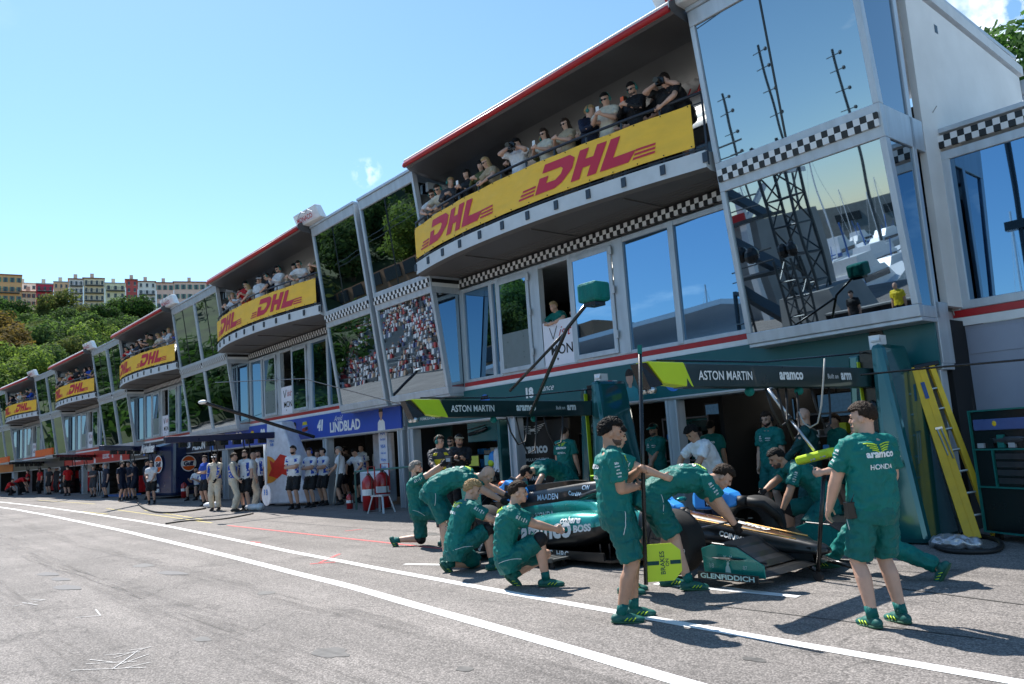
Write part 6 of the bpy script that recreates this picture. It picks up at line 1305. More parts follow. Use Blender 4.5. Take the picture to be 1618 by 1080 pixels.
# wheels
def wheel(x, y, r, wd, out, dust=False):
    s = -1 if out < 0 else 1; mb = MB(); prof = [(-.5, .60), (-.5, .93), (-.42, .985), (-.25, 1.0), (.25, 1.0), (.42, .985), (.5, .93), (.5, .60)]
    n = 44; vs = []; 
    for k in range(n):
        a = 2*math.pi*k/n
        for u_, q in prof: vs.append((x+r*q*math.cos(a), y+wd*u_, r+r*q*math.sin(a)))
    m_ = len(prof); mb.add(vs, [(k*m_+j, k*m_+j+1, ((k+1) % n)*m_+j+1, ((k+1) % n)*m_+j) for k in range(n) for j in range(m_-1)]); w_ = mb.build('wheel', TYRE, car, smooth=True)
    for p in w_.data.polygons: p.use_smooth = True
    mb = MB(); vs = []
    for k in range(n):
        a = 2*math.pi*k/n
        for u_, q in ((.46, .605), (.50, .58), (.44, .40), (.47, .15), (.47, .02)): vs.append((x+r*q*math.cos(a), y+s*wd*u_, r+r*q*math.sin(a)))
    mb.add(vs, [(k*5+j, k*5+j+1, ((k+1) % n)*5+j+1, ((k+1) % n)*5+j) for k in range(n) for j in range(4)]); mb.build('rim_cover', RIM, w_, smooth=True)
    mb = MB()
    for k in range(9):
        a = 2*math.pi*k/9; mb.bar((x+r*.12*math.cos(a), y+s*wd*.48, r+r*.12*math.sin(a)), (x+r*.54*math.cos(a+.15), y+s*wd*.50, r+r*.54*math.sin(a+.15)), .03, .012, up=(0, 1, 0))
    mb.tube([(x, y+s*wd*.44, r), (x, y+s*wd*.54, r)], .05, 12); mb.build('spokes', CBK, w_)
    mb = MB(); m2 = 40
    for a0, a1, q0, q1 in ((.7, 2.2, .80, .83), (3.6, 5.4, .80, .83)):
        vs = []
        for k in range(m2+1):
            a = a0+(a1-a0)*k/m2
            for q in (q0, q1): vs.append((x+r*q*math.cos(a), y+s*wd*.506, r+r*q*math.sin(a)))
        mb.add(vs, [(2*k, 2*k+1, 2*k+3, 2*k+2) for k in range(m2)])
    # curved tyre lettering
    for word, ac in (('PIRELLI', 1.35), ('P ZERO', -1.9), ('CINTURATO', -.6)):
        tv, tf, ww, hh = text_mesh(word, .04); sc_ = .62*r/ww*(1.1 if len(word) > 6 else .8)
        out_ = []
        for vx, vy in tv: q = .76*r+vy*sc_; a = ac-(vx*sc_)/(.78*r)*(1 if s < 0 else -1)*1; out_.append((x+q*math.cos(a), y+s*wd*.507, r+q*math.sin(a)))
        mb.add(out_, tf)
    mb.build('tyre_marking', TWHITE, w_, fixn=False)
    return w_
WX = ((1.8, .36, .305, .83), (-1.65, .36, .40, .80))
for x, r, wd, yy in WX:
    for s in (-1, 1): wheel(x, s*yy, r, wd, s)
mb = MB()
for s in (-1, 1):
    for dx, z0, z1 in ((.28, .52, .46), (-.28, .50, .44), (.22, .22, .22), (-.25, .24, .22)): mb.bar((1.8+dx*1.3, s*.18, z0), (1.8+dx*.2, s*.68, z1), .05, .015); 
    for dx, z0, z1 in ((.5, .50, .48), (-.2, .50, .46), (.4, .2, .22), (-.2, .2, .22)): mb.bar((-1.65+dx, s*.14, z0), (-1.65+dx*.15, s*.62, z1), .05, .015)
mb.build('suspension', CBK, car)
# front wing
def wingel(mb, x0, ch, z, th, tilt, span=.93, y0=0.1, sweep=.18, rise=.0):
    rings = []
    for k in range(-8, 9):
        y = span*k/8; xx = x0-sweep*abs(k/8)**1.3; zz = z+rise*abs(k/8)+.02*math.cos(y*3)
        rings.append([V((xx, y, zz-.0)), V((xx-ch*.4, y, zz+th+ch*.4*tilt)), V((xx-ch, y, zz+ch*tilt+.006)), V((xx-ch*.4, y, zz+ch*.4*tilt-.006))])
    mb.loft(rings)
mb = MB(); wingel(mb, 3.12, .30, .08, .02, .05); wingel(mb, 2.88, .20, .12, .015, .35); wingel(mb, 2.72, .17, .18, .012, .55); wingel(mb, 2.58, .14, .25, .012, .75); fw_ = mb.build('front_wing', CBK, car, smooth=False)
for s in (-1, 1): mb = MB(); mb.bar((3.05, s*.09, .2), (2.75, s*.09, .16), .012, .14); mb.build('wing_pylon', CBK, fw_)
for s in (-1, 1):
    mb = MB(); y = s*.95; n_ = 1
    mb.ext([(3.02, y, .07), (2.30, y, .07), (2.28, y, .33), (2.42, y, .38), (2.72, y, .36), (3.02, y, .20)], (0, s*.012, 0)); ep = mb.build('endplate', [CG], fw_, bevel=.004)
    mb = MB(); mb.ext([(3.10, y, .045), (2.22, y, .045), (2.30, y+s*.12, .05), (3.02, y+s*.12, .05)], (0, 0, .014)); mb.box(2.30, 3.02, min(y+s*.125, y+s*.137), max(y+s*.125, y+s*.137), .045, .118); mb.tube([(3.05, y, .22), (2.96, y, .205+.02), (2.72, y, .37), (2.42, y, .39)], .010, 6); mb.ell((2.62, y+s*.04, .25), (.20, .035, .012), 12, 6); mb.build('footplate', CBK, ep)
    if s < 0:
        mb = MB(); put_text(mb, 'GLENFIDDICH', (2.66, y-.138, .082), (1, 0, 0), (0, 0, 1), width=.64, off=.004, height=.052, bold=.03); put_text(mb, '18', (2.40, y-.012, .165), (1, 0, 0), (0, 0, 1), width=.05, off=.003); put_text(mb, '87', (2.80, y-.012, .165), (1, 0, 0), (0, 0, 1), width=.05, off=.003)
        o = V((2.60, y-.016, .16))                       # stag mark: body, neck and antlers
        mb.ext([o+V((a*.06, 0, b_*.06)) for a, b_ in ((-.6, -.9), (.5, -.9), (.35, -.1), (.15, .3), (.35, .7), (.1, .95), (-.2, .8), (-.25, .3), (-.5, -.1))], (0, -.002, 0))
        for sg in (-1, 1):
            for pp in ([(0, .9), (.5*sg, 1.3), (.8*sg, 1.9)], [(.4*sg, 1.25), (.9*sg, 1.35)], [(.6*sg, 1.5), (.35*sg, 1.9)]): mb.tube([o+V((a*.06+.01, -.002, b_*.06)) for a, b_ in pp], .005, 4)
        mb.build('lettering', mat('soft_white_print', (.5, .7, .68), .5, var=0), ep, fixn=False)
# rear wing
mb = MB(); 
rings = [[V((x, y, z)) for x, z in ((-2.10, .84), (-2.28, .90), (-2.45, .95), (-2.28, .875))] for y in (-.47, .47)]; mb.loft(rings); mb.build('rear_wing', CBK, car)
for s in (-1, 1): mb = MB(); mb.ext([(-2.0, s*.48, .30), (-2.45, s*.48, .30), (-2.52, s*.48, .97), (-2.05, s*.48, .97)], (0, s*.012, 0)); mb.build('rear_endplate', CG, car)
mb = MB(); mb.bar((-2.2, 0, .4), (-2.25, 0, .88), .10, .02, up=(0, 1, 0)); mb.build('wing_pylon', CBK, car)
# blue brake blowers with hoses (they lift off: things of their own)
BLO = mat('blower_blue', (.04, .30, .80), .4, var=.05); 
def blower(loc, rz, label, hose, txt=None, sc=1.0):
    t = thing('brake_blower', label, 'brake blower', loc, R(rz), 'blue cooling blowers on the car'); t.scale = (sc,)*3
    mb = MB(); mb.loft([[V((x, y*w_, z)) for y, z in ((-1, z0), (1, z0), (.85, z1), (-.85, z1))] for x, w_, z0, z1 in ((-.22, .05, .04, .12), (-.14, .12, 0, .20), (0, .13, 0, .26), (.08, .11, .02, .20), (.22, .10, .02, .15), (.27, .06, .04, .11))]); mb.build('housing', BLO, t, bevel=.018)
    mb = MB(); 
    for s in (-1, 1): mb.ext([V((x, s*.125, z)) for x, z in ((-.10, .13), (.0, .14), (-.01, .21), (-.08, .20))], (0, s*.004, 0))
    mb.tube([(-.1, 0, .24), (0, 0, .275), (.06, 0, .22)], .02, 8); mb.build('grille', BLK, t)
    mb = MB(); 
    for s in (-1, 1): mb.ext([V((x, s*.122, z)) for x, z in ((-.02, .03), (.20, .035), (.18, .11), (-.02, .10))], (0, s*.006, 0))
    mb.build('name_patch', BLK, t)
    if txt: mb = MB(); put_text(mb, '8', (.015, -.128, .068), (1, 0, 0), (0, 0, 1), height=.05, off=.003, bold=.03); put_text(mb, 'EIGHT', (.11, -.128, .083), (1, 0, 0), (0, 0, 1), width=.10, off=.003, bold=.03); put_text(mb, 'SLEEP', (.11, -.128, .055), (1, 0, 0), (0, 0, 1), width=.10, off=.003, bold=.03); mb.build('lettering', PRINT_W, t, fixn=False)
    mb = MB(); mb.tube([(.24, 0, .07), (.34, 0, .07)], .05, 12); mb.tube([(.34, 0, .07)]+hose, .04, 10); mb.build('hose', RUBBER, t, smooth=True)
blower((CX+1.50, CY+.45, .68), 0, 'blue cooling blower with black hose beyond the nose, at the far front wheel', [(.45, .08, .04), (.50, .22, -.08), (.45, .34, -.2)], True, 1.35)
blower((CX+1.32, CY-.30, .66), -6, 'blue cooling blower partly hidden behind the bending man, at the near front wheel', [(.42, -.08, .0), (.45, -.2, -.1)], False)
blower((CX-1.75, CY-.10, .78), 185, 'blue cooling rig with a black pad on top behind the engine cover', [(.40, .2, -.1), (.30, .4, -.2)], False, 1.35)
q = atY(796, 771, 8.3); t = thing('air_gun_cap', 'orange capped black pad lying on the blue rig at the rear of the car', 'tool', tuple(q)); mb = MB(); mb.ell((0, 0, .06), (.10, .08, .06), 12, 7); mb.build('orange_cap', mat('orange_plastic', (.65, .10, .01), .4), t, smooth=True); mb = MB(); mb.ell((0, -.01, 0), (.16, .10, .05), 14, 7); p_ = mb.build('pad', BLK, t, smooth=True); mb = MB(); put_text(mb, 'arm', (0, -.11, .0), (1, .1, 0), (0, 0, 1), width=.16, off=.006, bold=.03); mb.build('lettering', PRINT_W, p_, fixn=False)
for x_, y_, lb in ((CX-.25, CY-.95, 'near'), (CX-1.65, CY-1.05, 'rear')):
    t = thing('car_skate', f'low grey wheeled trolley on the asphalt at the {lb} side of the racing car', 'trolley', (x_, y_, gz(x_))); mb = MB(); mb.box(-.36, .36, -.14, .14, .095, .115); mb.box(-.36, .36, -.16, -.14, .08, .13); mb.box(-.36, .36, .14, .16, .08, .13); [mb.box(-.3+.12*k, -.24+.12*k, -.139, .139, .116, .121) for k in range(6)]; mb.build('deck', mat('skate_alloy', (.12, .13, .13), .4, metal=.6), t)
    for a, b_ in ((-.3, -.1), (.3, -.1), (-.3, .1), (.3, .1)): mb = MB(); mb.tube([(a, b_-.015, .035), (a, b_+.015, .035)], .035, 10); mb.bar((a, b_, .05), (a, b_, .09), .02, .03); mb.build('castor', RUBBER, t)
# ------------------------------------------------------------------ garage kit, gantries and pillars
PILG = mat('pillar_green_gloss', (.004, .10, .105), .12, metal=.3, var=.15, nscale=1.5, coat=.8); GUNM = mat('gunmetal', (.10, .10, .11), .35, metal=.8)
GBLK = mat('beam_black_green', (.004, .022, .022), .3, coat=.4)
def gantry(bx, y0, y1, dx, label, plabel):
    """overhead arm running out over the pit box from its pillar; y0 pillar end, y1 tip"""
    z = 2.21; t = thing('gantry_arm', label, 'gantry arm', (bx, y0, z), 0, 'overhead equipment arms'); f = lambda q: V((dx*q, (y1-y0)*q, 0))
    P_ = [f(0), f(.5), f(.88), f(1.0)]
    mb = MB(); hs = (.13, .13, .125)
    mb.hexa([P_[0]+V((-.09, 0, -.13)), P_[0]+V((.09, 0, -.13)), P_[2]+V((.09, 0, -.11)), P_[2]+V((-.09, 0, -.11)), P_[0]+V((-.09, 0, .13)), P_[0]+V((.09, 0, .13)), P_[2]+V((.09, 0, .14)), P_[2]+V((-.09, 0, .14))]); bm_ = mb.build('beam', GBLK, t, bevel=.01)
    mb = MB(); a, b_ = P_[2], P_[3]
    mb.hexa([a+V((-.092, .12, -.11)), a+V((.092, .12, -.11)), b_+V((.08, .22, -.06)), b_+V((-.08, .22, -.06)), a+V((-.092, -.02, .145)), a+V((.092, -.02, .145)), b_+V((.08, 0, .15)), b_+V((-.08, 0, .15))]); mb.build('lime_tip', LB, t, bevel=.008)
    mb = MB(); mb.hexa([b_+V((-.07, .22, -.08)), b_+V((.07, .22, -.08)), b_+V((.07, .02, -.12)), b_+V((-.07, .02, -.12)), b_+V((-.075, -.02, .14)), b_+V((.075, -.02, .14)), b_+V((.06, -.10, .13)), b_+V((-.06, -.10, .13))]); mb.build('nose_cap', BLK, t)
    mb = MB(); mb.tube([b_+V((-.05, .03, -.13)), b_+V((-.05, .10, -.13))], .035, 10); mb.tube([b_+V((.05, .03, -.13)), b_+V((.05, .10, -.13))], .035, 10); mb.build('spot_lamp', STEEL, t, smooth=True)
    lt = MB(); d = (P_[3]-P_[0]).normalized(); n_ = V((1, 0, 0)); rd = d*-1                                    # arm reads from tip to pillar on the side facing right
    def q(fr): return P_[0]+(P_[3]-P_[0])*fr+V((.094, 0, .015))
    put_text(lt, 'ASTON MARTIN', q(.735), rd, (0, 0, 1), width=.98, off=.003, bold=.015, nrm=n_); put_text(lt, 'aramco', q(.46), rd, (0, 0, 1), width=.52, off=.003, bold=.04, nrm=n_); put_text(lt, 'Built on', q(.255), rd, (0, 0, 1), width=.26, off=.003, nrm=n_); put_text(lt, 'arm', q(.185), rd, (0, 0, 1), width=.27, off=.003, bold=.04, nrm=n_)
    lt.build('lettering', PRINT_W, bm_, fixn=False)
    mb = MB()
    for fr in (.62, .40): o = q(fr)+V((-.09, 0, -.17)); mb.ell(o, .055, 10, 7); mb.box(o.x-.03, o.x+.03, o.y-.1, o.y+.1, o.z+.04, o.z+.07)
    mb.build('camera_pod', GREEN, t, smooth=True)
    mb = MB()
    for fr, l_ in ((.55, .8), (.50, 1.1), (.34, .9)):
        o = q(fr)+V((-.09, 0, -.14)); mb.tube([o, o+V((.02, .05, -.3*l_)), o+V((.05, .16, -.55*l_)), o+V((.02, .34, -.50*l_)), o+V((0, .42, -.25*l_)), o+V((0, .44, -.0))], .014, 7)
    mb.build('air_hose', RUBBER, t, smooth=True)
    # top rail carried above the beam
    mb = MB(); mb.tube([q(.02)+V((-.09, .2, .35)), q(.55)+V((-.09, 0, .17)), q(.95)+V((-.09, 0, .16))], .012, 6); mb.build('top_rail', BLK, t)
    # pillar: tall wedge housings with a black spine
    x, y = bx+.10, y0+.15
    pt = thing('equipment_pillar', plabel, 'pillar', (x, y, gz(x)), 0, 'tall glossy green pillars')
    mb = MB(); mb.hexa([(.02, -.55, 0), (.52, -.45, 0), (.52, .55, 0), (.02, .55, 0), (.02, -.35, 2.62), (.16, -.28, 2.62), (.16, .5, 2.62), (.02, .5, 2.62)]); mb.build('front_housing', PILG, pt, bevel=.07)
    mb = MB(); mb.hexa([(-.48, -.3, 0), (-.2, -.35, 0), (-.2, .5, 0), (-.48, .5, 0), (-.34, -.25, 2.5), (-.2, -.25, 2.5), (-.2, .45, 2.5), (-.34, .45, 2.5)]); mb.build('rear_housing', PILG, pt, bevel=.03)
    mb = MB(); mb.box(-.19, .01, -.22, .48, .0, 2.55); [mb.ell((-.09, -.22, .5+.42*k), (.075, .05, .11), 10, 7) for k in range(5)]; mb.build('black_spine', BLK, pt); mb = MB(); mb.box(-.205, -.193, -.30, -.22, .1, 2.4); mb.build('lime_edge', LB, pt)
    mb = MB(); mb.box(-.09, .06, -.1, .1, 2.56, 2.75); mb.tube([(-.05, -.1, 2.68), (.06, -.1, 2.68)], .03, 8); mb.build('top_joint', WTRIM, pt)
    return t
gantry(-5.03, 10.85, 6.1, -.05, 'right black arm with lime tip and white lettering over the car nose', 'glossy green pillar carrying the right arm, beside the yellow ladder')
gantry(-10.15, 10.75, 6.1, .9, 'left black arm with lime tip and white lettering over the rear of the car', 'glossy green pillar carrying the left arm, in front of the second garage door')
# teal camera box on crossed struts above the left arm
q0 = atY(938, 462, 7.6); t = thing('camera_boom', 'green camera box on a long black strut rising from the left arm', 'camera boom', tuple(q0)); mb = MB(); mb.box(-.17, .17, -.15, .15, -.13, .13); mb.build('hood', GREEN, t, bevel=.04); mb = MB(); mb.box(-.10, .10, -.10, .10, -.18, -.131); mb.build('lens_unit', BLK, t)
mb = MB(); e1 = atY(838, 655, 7.4)-q0; e2 = atY(806, 617, 7.9)-q0; m_ = atY(895, 520, 7.6)-q0; mb.tube([(-.1, 0, -.1), tuple(m_), tuple(e1)], .026, 8); mb.tube([tuple(m_+V((-.05, 0, -.05))), tuple(e2)], .022, 8); mb.build('strut', BLK, t, smooth=True)
# silver hose arm down to the lime pad
a = atY(1203, 602, 8.8); b_ = atY(1287, 712, 8.6); t = thing('telescopic_rod', 'silver telescopic rod slanting from the right arm down to the lime pad', 'rod', tuple(a)); mb = MB(); mb.tube([(0, 0, .02), tuple((b_-a)*.55)], .024, 10); mb.tube([tuple((b_-a)*.5), tuple(b_-a)], .017, 10); mb.build('rod', STEEL, t, smooth=True); mb = MB(); mb.ell((0, 0, 0), .05, 8, 6); mb.tube([tuple((b_-a)*.53), tuple((b_-a)*.57)], .03, 10); mb.build('clamp', BLK, t)
a = atY(1303, 562, 8.0); t = thing('coiled_airline', 'thin coiled pale air line looping beside the bald man', 'hose', tuple(a)); mb = MB(); pts = [atY(px, py, 8.6)-a for px, py in ((1303, 566), (1301, 600), (1298, 640), (1292, 668), (1280, 675), (1270, 668), (1262, 650))]; mb.tube([tuple(p) for p in pts], .010, 6); mb.build('line', mat('pale_line', (.35, .35, .33), .5), t, smooth=True)
# long thin wires across the box
for pts, lab in ((((1360, 592), (1480, 580), (1640, 566)), 'taut dark line running right from the right arm to the picture edge'), (((1050, 580), (1010, 579)), None), (((340, 604), (480, 598), (640, 640)), 'thin dark line running across the blue sign to the left arm')):
    if lab is None: continue
    q = [atY(px, py, 9.6 if pts[0][0] > 1000 else 9.0) for px, py in pts]; t = thing('tie_line', lab, 'cable', tuple(q[0])); mb = MB(); mb.tube([tuple(p-q[0]) for p in q], .012, 6); mb.build('wire', BLK, t)
# ladder
YL = mat('ladder_yellow', (.78, .50, .015), .45, var=.08); l0 = V((-4.17, 11.25, gz(-4.2))); l1 = V((-4.72, 11.60, 2.33))
t = thing('step_ladder', 'yellow folded step ladder leaning against the steel column at the right', 'ladder', tuple(l0)); d = (l1-l0); dn = d.normalized(); sd = V((.25, -.1, 0)).normalized()
sd = (V((.85, .5, 0))-dn*V((.85, .5, 0)).dot(dn)).normalized(); nn = dn.cross(sd).normalized(); mb = MB()
for o_ in (V(), sd*.26): mb.bar(tuple(o_-nn*.035), tuple(o_+d-nn*.035-o_*.3), .19 if o_.length < .1 else .07, .03, up=tuple(nn)); mb.bar(tuple(o_+nn*.045), tuple(o_+d*.98+nn*.045-o_*.3), .07, .05, up=tuple(nn))
mb.bar(tuple(-nn*.053+sd*.01), tuple(d-nn*.053+sd*.01), .008, .004, up=tuple(nn))
mb.build('side_rail', YL, t, bevel=.004); mb = MB()
for k in range(1, 8): mb.bar(tuple(d*(k/8.2)), tuple(d*(k/8.2)+sd*(.26-.08*k/8)), .02, .085, up=tuple(nn))
mb.build('tread', mat('ladder_alloy', (.4, .4, .38), .4, metal=.7), t); mb = MB(); mb.bar(tuple(d*1.0-sd*.04), tuple(d*1.0+sd*.28), .06, .12, up=tuple(nn)); mb.build('top_cap', BLK, t, bevel=.01); mb = MB()
for k in (.62,): mb.tube([tuple(d*k-nn*.06-sd*.01), tuple(d*(k-.16)-nn*.06+sd*.02)], .010, 6); mb.tube([tuple(d*k-nn*.06+sd*.04), tuple(d*(k-.18)-nn*.06+sd*.07)], .010, 6); mb.bar(tuple(d*k-nn*.06-sd*.03), tuple(d*k-nn*.06+sd*.06), .02, .03)
mb.build('spreader', STEEL, t); mb = MB(); mb.bar(tuple(d*.80-nn*.056), tuple(d*.90-nn*.056), .05, .006, up=tuple(nn)); mb.build('label', mat('label_blue', (.03, .08, .25), .5), t)
# silver bag, hose loop, cabinet
p = G(1505, 866); t = thing('foil_bag', 'crumpled silver bag lying on the ground at the foot of the pillar', 'bag', tuple(p)); mb = MB(); mb.ell((0, 0, .07), (.26, .15, .09), 16, 10); mb.ell((.18, .05, .06), (.14, .11, .07), 12, 8); me = remesh(mb, .014, 1, .03, 9); me.materials.append(mat('silver_foil', (.45, .45, .47), .32, metal=.6)); link(bpy.data.objects.new('sheet', me), t)
q = [G(px, py) for px, py in ((1480, 868), (1500, 874), (1535, 876), (1570, 874), (1583, 866), (1575, 856), (1548, 850), (1520, 848))]; t = thing('hose_loop', 'thick black hose looped on the ground below the ladder', 'hose', tuple(q[0])); mb = MB(); mb.tube([tuple(V((x-q[0].x, y-q[0].y, gz(x)-q[0].z+.03))) for x, y in spl([(p.x, p.y) for p in q], 5)], .03, 8); mb.build('tube', RUBBER, t, smooth=True)
t = thing('tool_cabinet', 'black tool cabinet edged in teal on castors at the right edge of the photo', 'cabinet', (-4.02, 11.25, gz(-4)), R(-28)); TE = mat('teal_edge', (.012, .16, .14), .4); mb = MB(); mb.box(.02, 1.3, .02, .6, .12, 1.62); cbt = mb.build('carcass', BLK, t)
mb = MB(); mb.box(0, .02, -.01, .6, .10, 1.64); mb.box(.02, 1.3, -.01, .6, 1.62, 1.64); mb.box(.02, 1.3, -.01, .02, .10, .12); mb.box(.02, 1.3, -.01, .02, .66, .68); mb.box(.02, 1.3, -.01, .02, 1.13, 1.15); mb.box(.30, .32, -.01, .02, .68, 1.13); mb.build('edge_trim', TE, t)
mb = MB(); mb.box(.08, 1.2, -.02, .01, 1.38, 1.52); mb.build('blue_case', mat('case_blue', (.08, .12, .3), .3), t, bevel=.01); mb = MB(); mb.ell((.42, -.02, 1.46), (.035, .01, .035), 10, 6); mb.build('yellow_dot', YL, t); mb = MB(); mb.ell((.6, .0, 1.25), (.35, .02, .05), 12, 6); mb.build('tray', GUNM, t)
for k in range(7): mb = MB(); mb.box(.1+.16*k, .2+.16*k, -.015, .015, 1.16, 1.22+.05*(k % 3)); mb.build('bottle', (ALUL, BLK, TE)[k % 3], t)
for k in range(4): mb = MB(); mb.box(.36, 1.26, -.014, .0, .72+.1*k, .79+.1*k); mb.build('drawer', GUNM, t)
for x_, y_ in ((.12, .1), (1.1, .1), (.12, .5)): mb = MB(); mb.tube([(x_, y_-.02, .05), (x_, y_+.02, .05)], .05, 12); mb.build('castor', RUBBER, t)
# dark green partition panels and kit inside the nearest garages
def wx(px, y): p = atY(px, 700, y); return p.x
DGP = mat('garage_panel_green', (.003, .035, .038), .35, var=.1)
x = wx(680, 12.9); t = thing('sponsor_board', 'dark teal panel with rows of small white logos inside the left garage mouth', 'panel', (x, 12.9, gz(x))); mb = MB(); mb.box(-1.7, 1.0, 0, .06, 0, 2.15); mb.build('board', DGP, t); mb = MB()
for r_, row in enumerate((('<=>', 'cognizant'), ('H', 'arm'), ('citi', 'HSBC', 'EPOS'), ('NetApp', 'TikTok', 'juniper'), ('xerox', 'citi', 'arm'), ('sprinklr', 'Ziff'))):
    for c, s in enumerate(row): put_text(mb, s, (-1.4+.55*c, 0, 1.85-.2*r_), (1, 0, 0), (0, 0, 1), width=min(.32, .07*len(s)), off=.006, bold=.02)
mb.build('lettering', mat('dim_print', (.3, .34, .34), .5, var=0), t, fixn=False)
x = wx(853, 12.9); t = thing('sponsor_board', 'black panel with large white team lettering inside the second garage door', 'panel', (x, 12.7, gz(x))); mb = MB(); mb.box(-1.2, 1.2, 0, .06, 0, 2.05); mb.build('board', mat('panel_black', (.006, .008, .009), .4), t); mb = MB(); wings(mb, (0, -.004, 1.84), .9, .28); put_text(mb, 'aramco', (0, 0, 1.38), (1, 0, 0), (0, 0, 1), width=.95, off=.006, bold=.04); put_text(mb, 'FORMULA ONE TEAM', (0, 0, 1.15), (1, 0, 0), (0, 0, 1), width=.95, off=.006, bold=.01); put_text(mb, 'MAADEN', (.05, 0, .72), (1, 0, 0), (0, 0, 1), width=.55, off=.006, bold=.03); mb.build('lettering', PRINT_W, t, fixn=False)
x = wx(775, 12.3); t = thing('tool_cupboard', 'glossy green cupboard with a long round handle above the workbench', 'cupboard', (x, 12.3, gz(x)+1.35)); mb = MB(); mb.box(-.9, .5, 0, .5, .3, .85); mb.build('door_panel', PILG, t, bevel=.02); mb = MB(); mb.tube([(-.75, -.06, .5), (-.2, -.06, .58), (-.05, -.06, .62)], .045, 8); mb.tube([(-.8, -.05, .62), (-.1, -.05, .70)], .012, 6); mb.build('handle', BLK, t, smooth=True); mb = MB(); mb.box(.5, .62, -.2, .6, -1.35, 1.0); mb.build('side_panel', PILG, t, bevel=.02)
x = wx(745, 12.8); t = thing('monitor_bench', 'black workbench with two small monitors behind the bald man', 'bench', (x, 12.8, gz(x))); mb = MB(); mb.box(-.8, 1.0, 0, .6, .85, .92); mb.box(-.75, -.7, 0, .6, 0, .85); mb.box(.93, .98, 0, .6, 0, .85); mb.box(-.7, .9, .1, .6, .1, .6); mb.build('bench', BLK, t)
for k, c in enumerate(((.10, .14, .03), (.03, .10, .14))): mb = MB(); mb.box(-.6+.7*k, -.1+.7*k, .3, .33, 1.0, 1.32); s_ = mb.build('monitor', BLK, t); mb = MB(); mb.box(-.57+.7*k, -.13+.7*k, .292, .299, 1.03, 1.29); mb.build('screen', mat('screen_%d' % k, c, .2, emit=.6), s_)
t = thing('rucksack', 'bright blue and lime rucksack on the workbench', 'rucksack', (x+.95, 12.75, gz(x)+1.0)); mb = MB(); mb.ell((0, 0, .18), (.18, .12, .22), 12, 8); mb.build('bag', BLO, t, smooth=True); mb = MB(); mb.ell((-.02, -.08, .10), (.12, .06, .10), 10, 7); mb.build('pocket', LB, t, smooth=True)
for px_, y_, lab in ((955, 13.0, 'green glass screen at the left of the second garage door'), (1120, 14.2, 'dark green framed machine at the back of the garage behind the steel column')):
    x = wx(px_, y_); t = thing('equipment_rack', lab, 'equipment', (x, y_, gz(x))); mb = MB(); mb.box(-.55, -.45, 0, .1, 0, 1.9); mb.box(.45, .55, 0, .1, 0, 1.9); mb.box(-.45, .45, 0, .1, 1.8, 1.9); mb.build('frame', PILG, t); mb = MB(); mb.box(-.44, .44, .02, .08, .4, 1.79); mb.build('infill', DGP, t)
for k in range(9):
    x = wx(1160+k*22, 16.5-.3*(k % 3)); t = thing('garage_lamp', 'flat panel lamp on the ceiling of the right garage bay', 'lamp', (x, 15.2+.6*(k % 3), 2.55), 0, 'flat lamps on the garage ceiling'); mb = MB(); mb.box(-.45, .45, -.12, .12, 0, .03); mb.build('diffuser', LIGHT, t)
x = wx(1190, 18); t = thing('floor_mat', 'pale floor sheet inside the right garage bay', 'floor', (-6.0, 12.4, gz(-6)+.006)); mb = MB(); mb.box(-3, 1.2, 0, 6, 0, .004); mb.build('sheet', mat('garage_floor_pale', (.40, .37, .30), .4), t)

# more of what stands in the near garages
def rack(px_, y_, lab, w_=1.0, h_=1.7, kind_='tool_rack'):
    x = wx(px_, y_); t = thing(kind_, lab, 'rack', (x, y_, gz(x))); rk_ = random.Random(int(px_)); mb = MB()
    for a in (-w_/2, w_/2-.04): mb.box(a, a+.04, 0, .45, 0, h_)
    for q in range(5): mb.box(-w_/2+.04, w_/2-.04, 0, .45, .1+q*(h_-.15)/4, .13+q*(h_-.15)/4)
    mb.build('shelf_frame', GUNM, t)
    for q in range(4):
        zz = .135+q*(h_-.15)/4; xx = -w_/2+.08
        while xx < w_/2-.2:
            ww = rk_.uniform(.10, .25); hh = rk_.uniform(.1, .26); mb = MB(); mb.box(xx, xx+ww, .03, .35, zz, zz+hh); mb.build('storage_box', rk_.choice((PILG, BLK, GUNM, ALUL, LB, BLO, WTRIM, BLK)), t, bevel=.01); xx += ww+rk_.uniform(.02, .1)
rack(668, 13.4, 'loaded steel rack in the left corner of the left near garage'); rack(765, 14.3, 'loaded steel rack behind the white polo man', 1.2); rack(940, 13.6, 'loaded steel rack beside the black lettered panel'); rack(1085, 13.6, 'loaded steel rack right of the steel garage column', 1.2, 1.9)
rack(1165, 15.0, 'wide loaded rack deep in the right garage bay', 2.0, 1.6); rack(1330, 14.0, 'loaded rack behind the lime pad in the right garage bay', 1.4, 1.8); rack(1250, 17.0, 'low loaded rack at the back wall of the right garage bay', 2.4, 1.3)
for px_, y_, lab in ((1145, 14.4, 'bright timing screen hanging deep in the right garage bay'), (1235, 15.8, 'timing screen above the back rack of the right garage bay'), (1330, 15.2, 'timing screen with white team lettering at the right of the garage'), (825, 14.6, 'timing screen hanging behind the black lettered panel')):
    x = wx(px_, y_); t = thing('hanging_monitor', lab, 'monitor', (x, y_, 1.75)); mb = MB(); mb.box(-.42, .42, 0, .05, 0, .5); mb.tube([(0, .03, .5), (0, .03, 1.2)], .02, 6); mb.build('casing', BLK, t)
    mb = MB(); mb.box(-.39, .39, -.006, 0, .03, .47); mb.build('screen', mat('timing_screen', (.02, .05, .09), .2, var=.5, nscale=14, emit=.5), t)
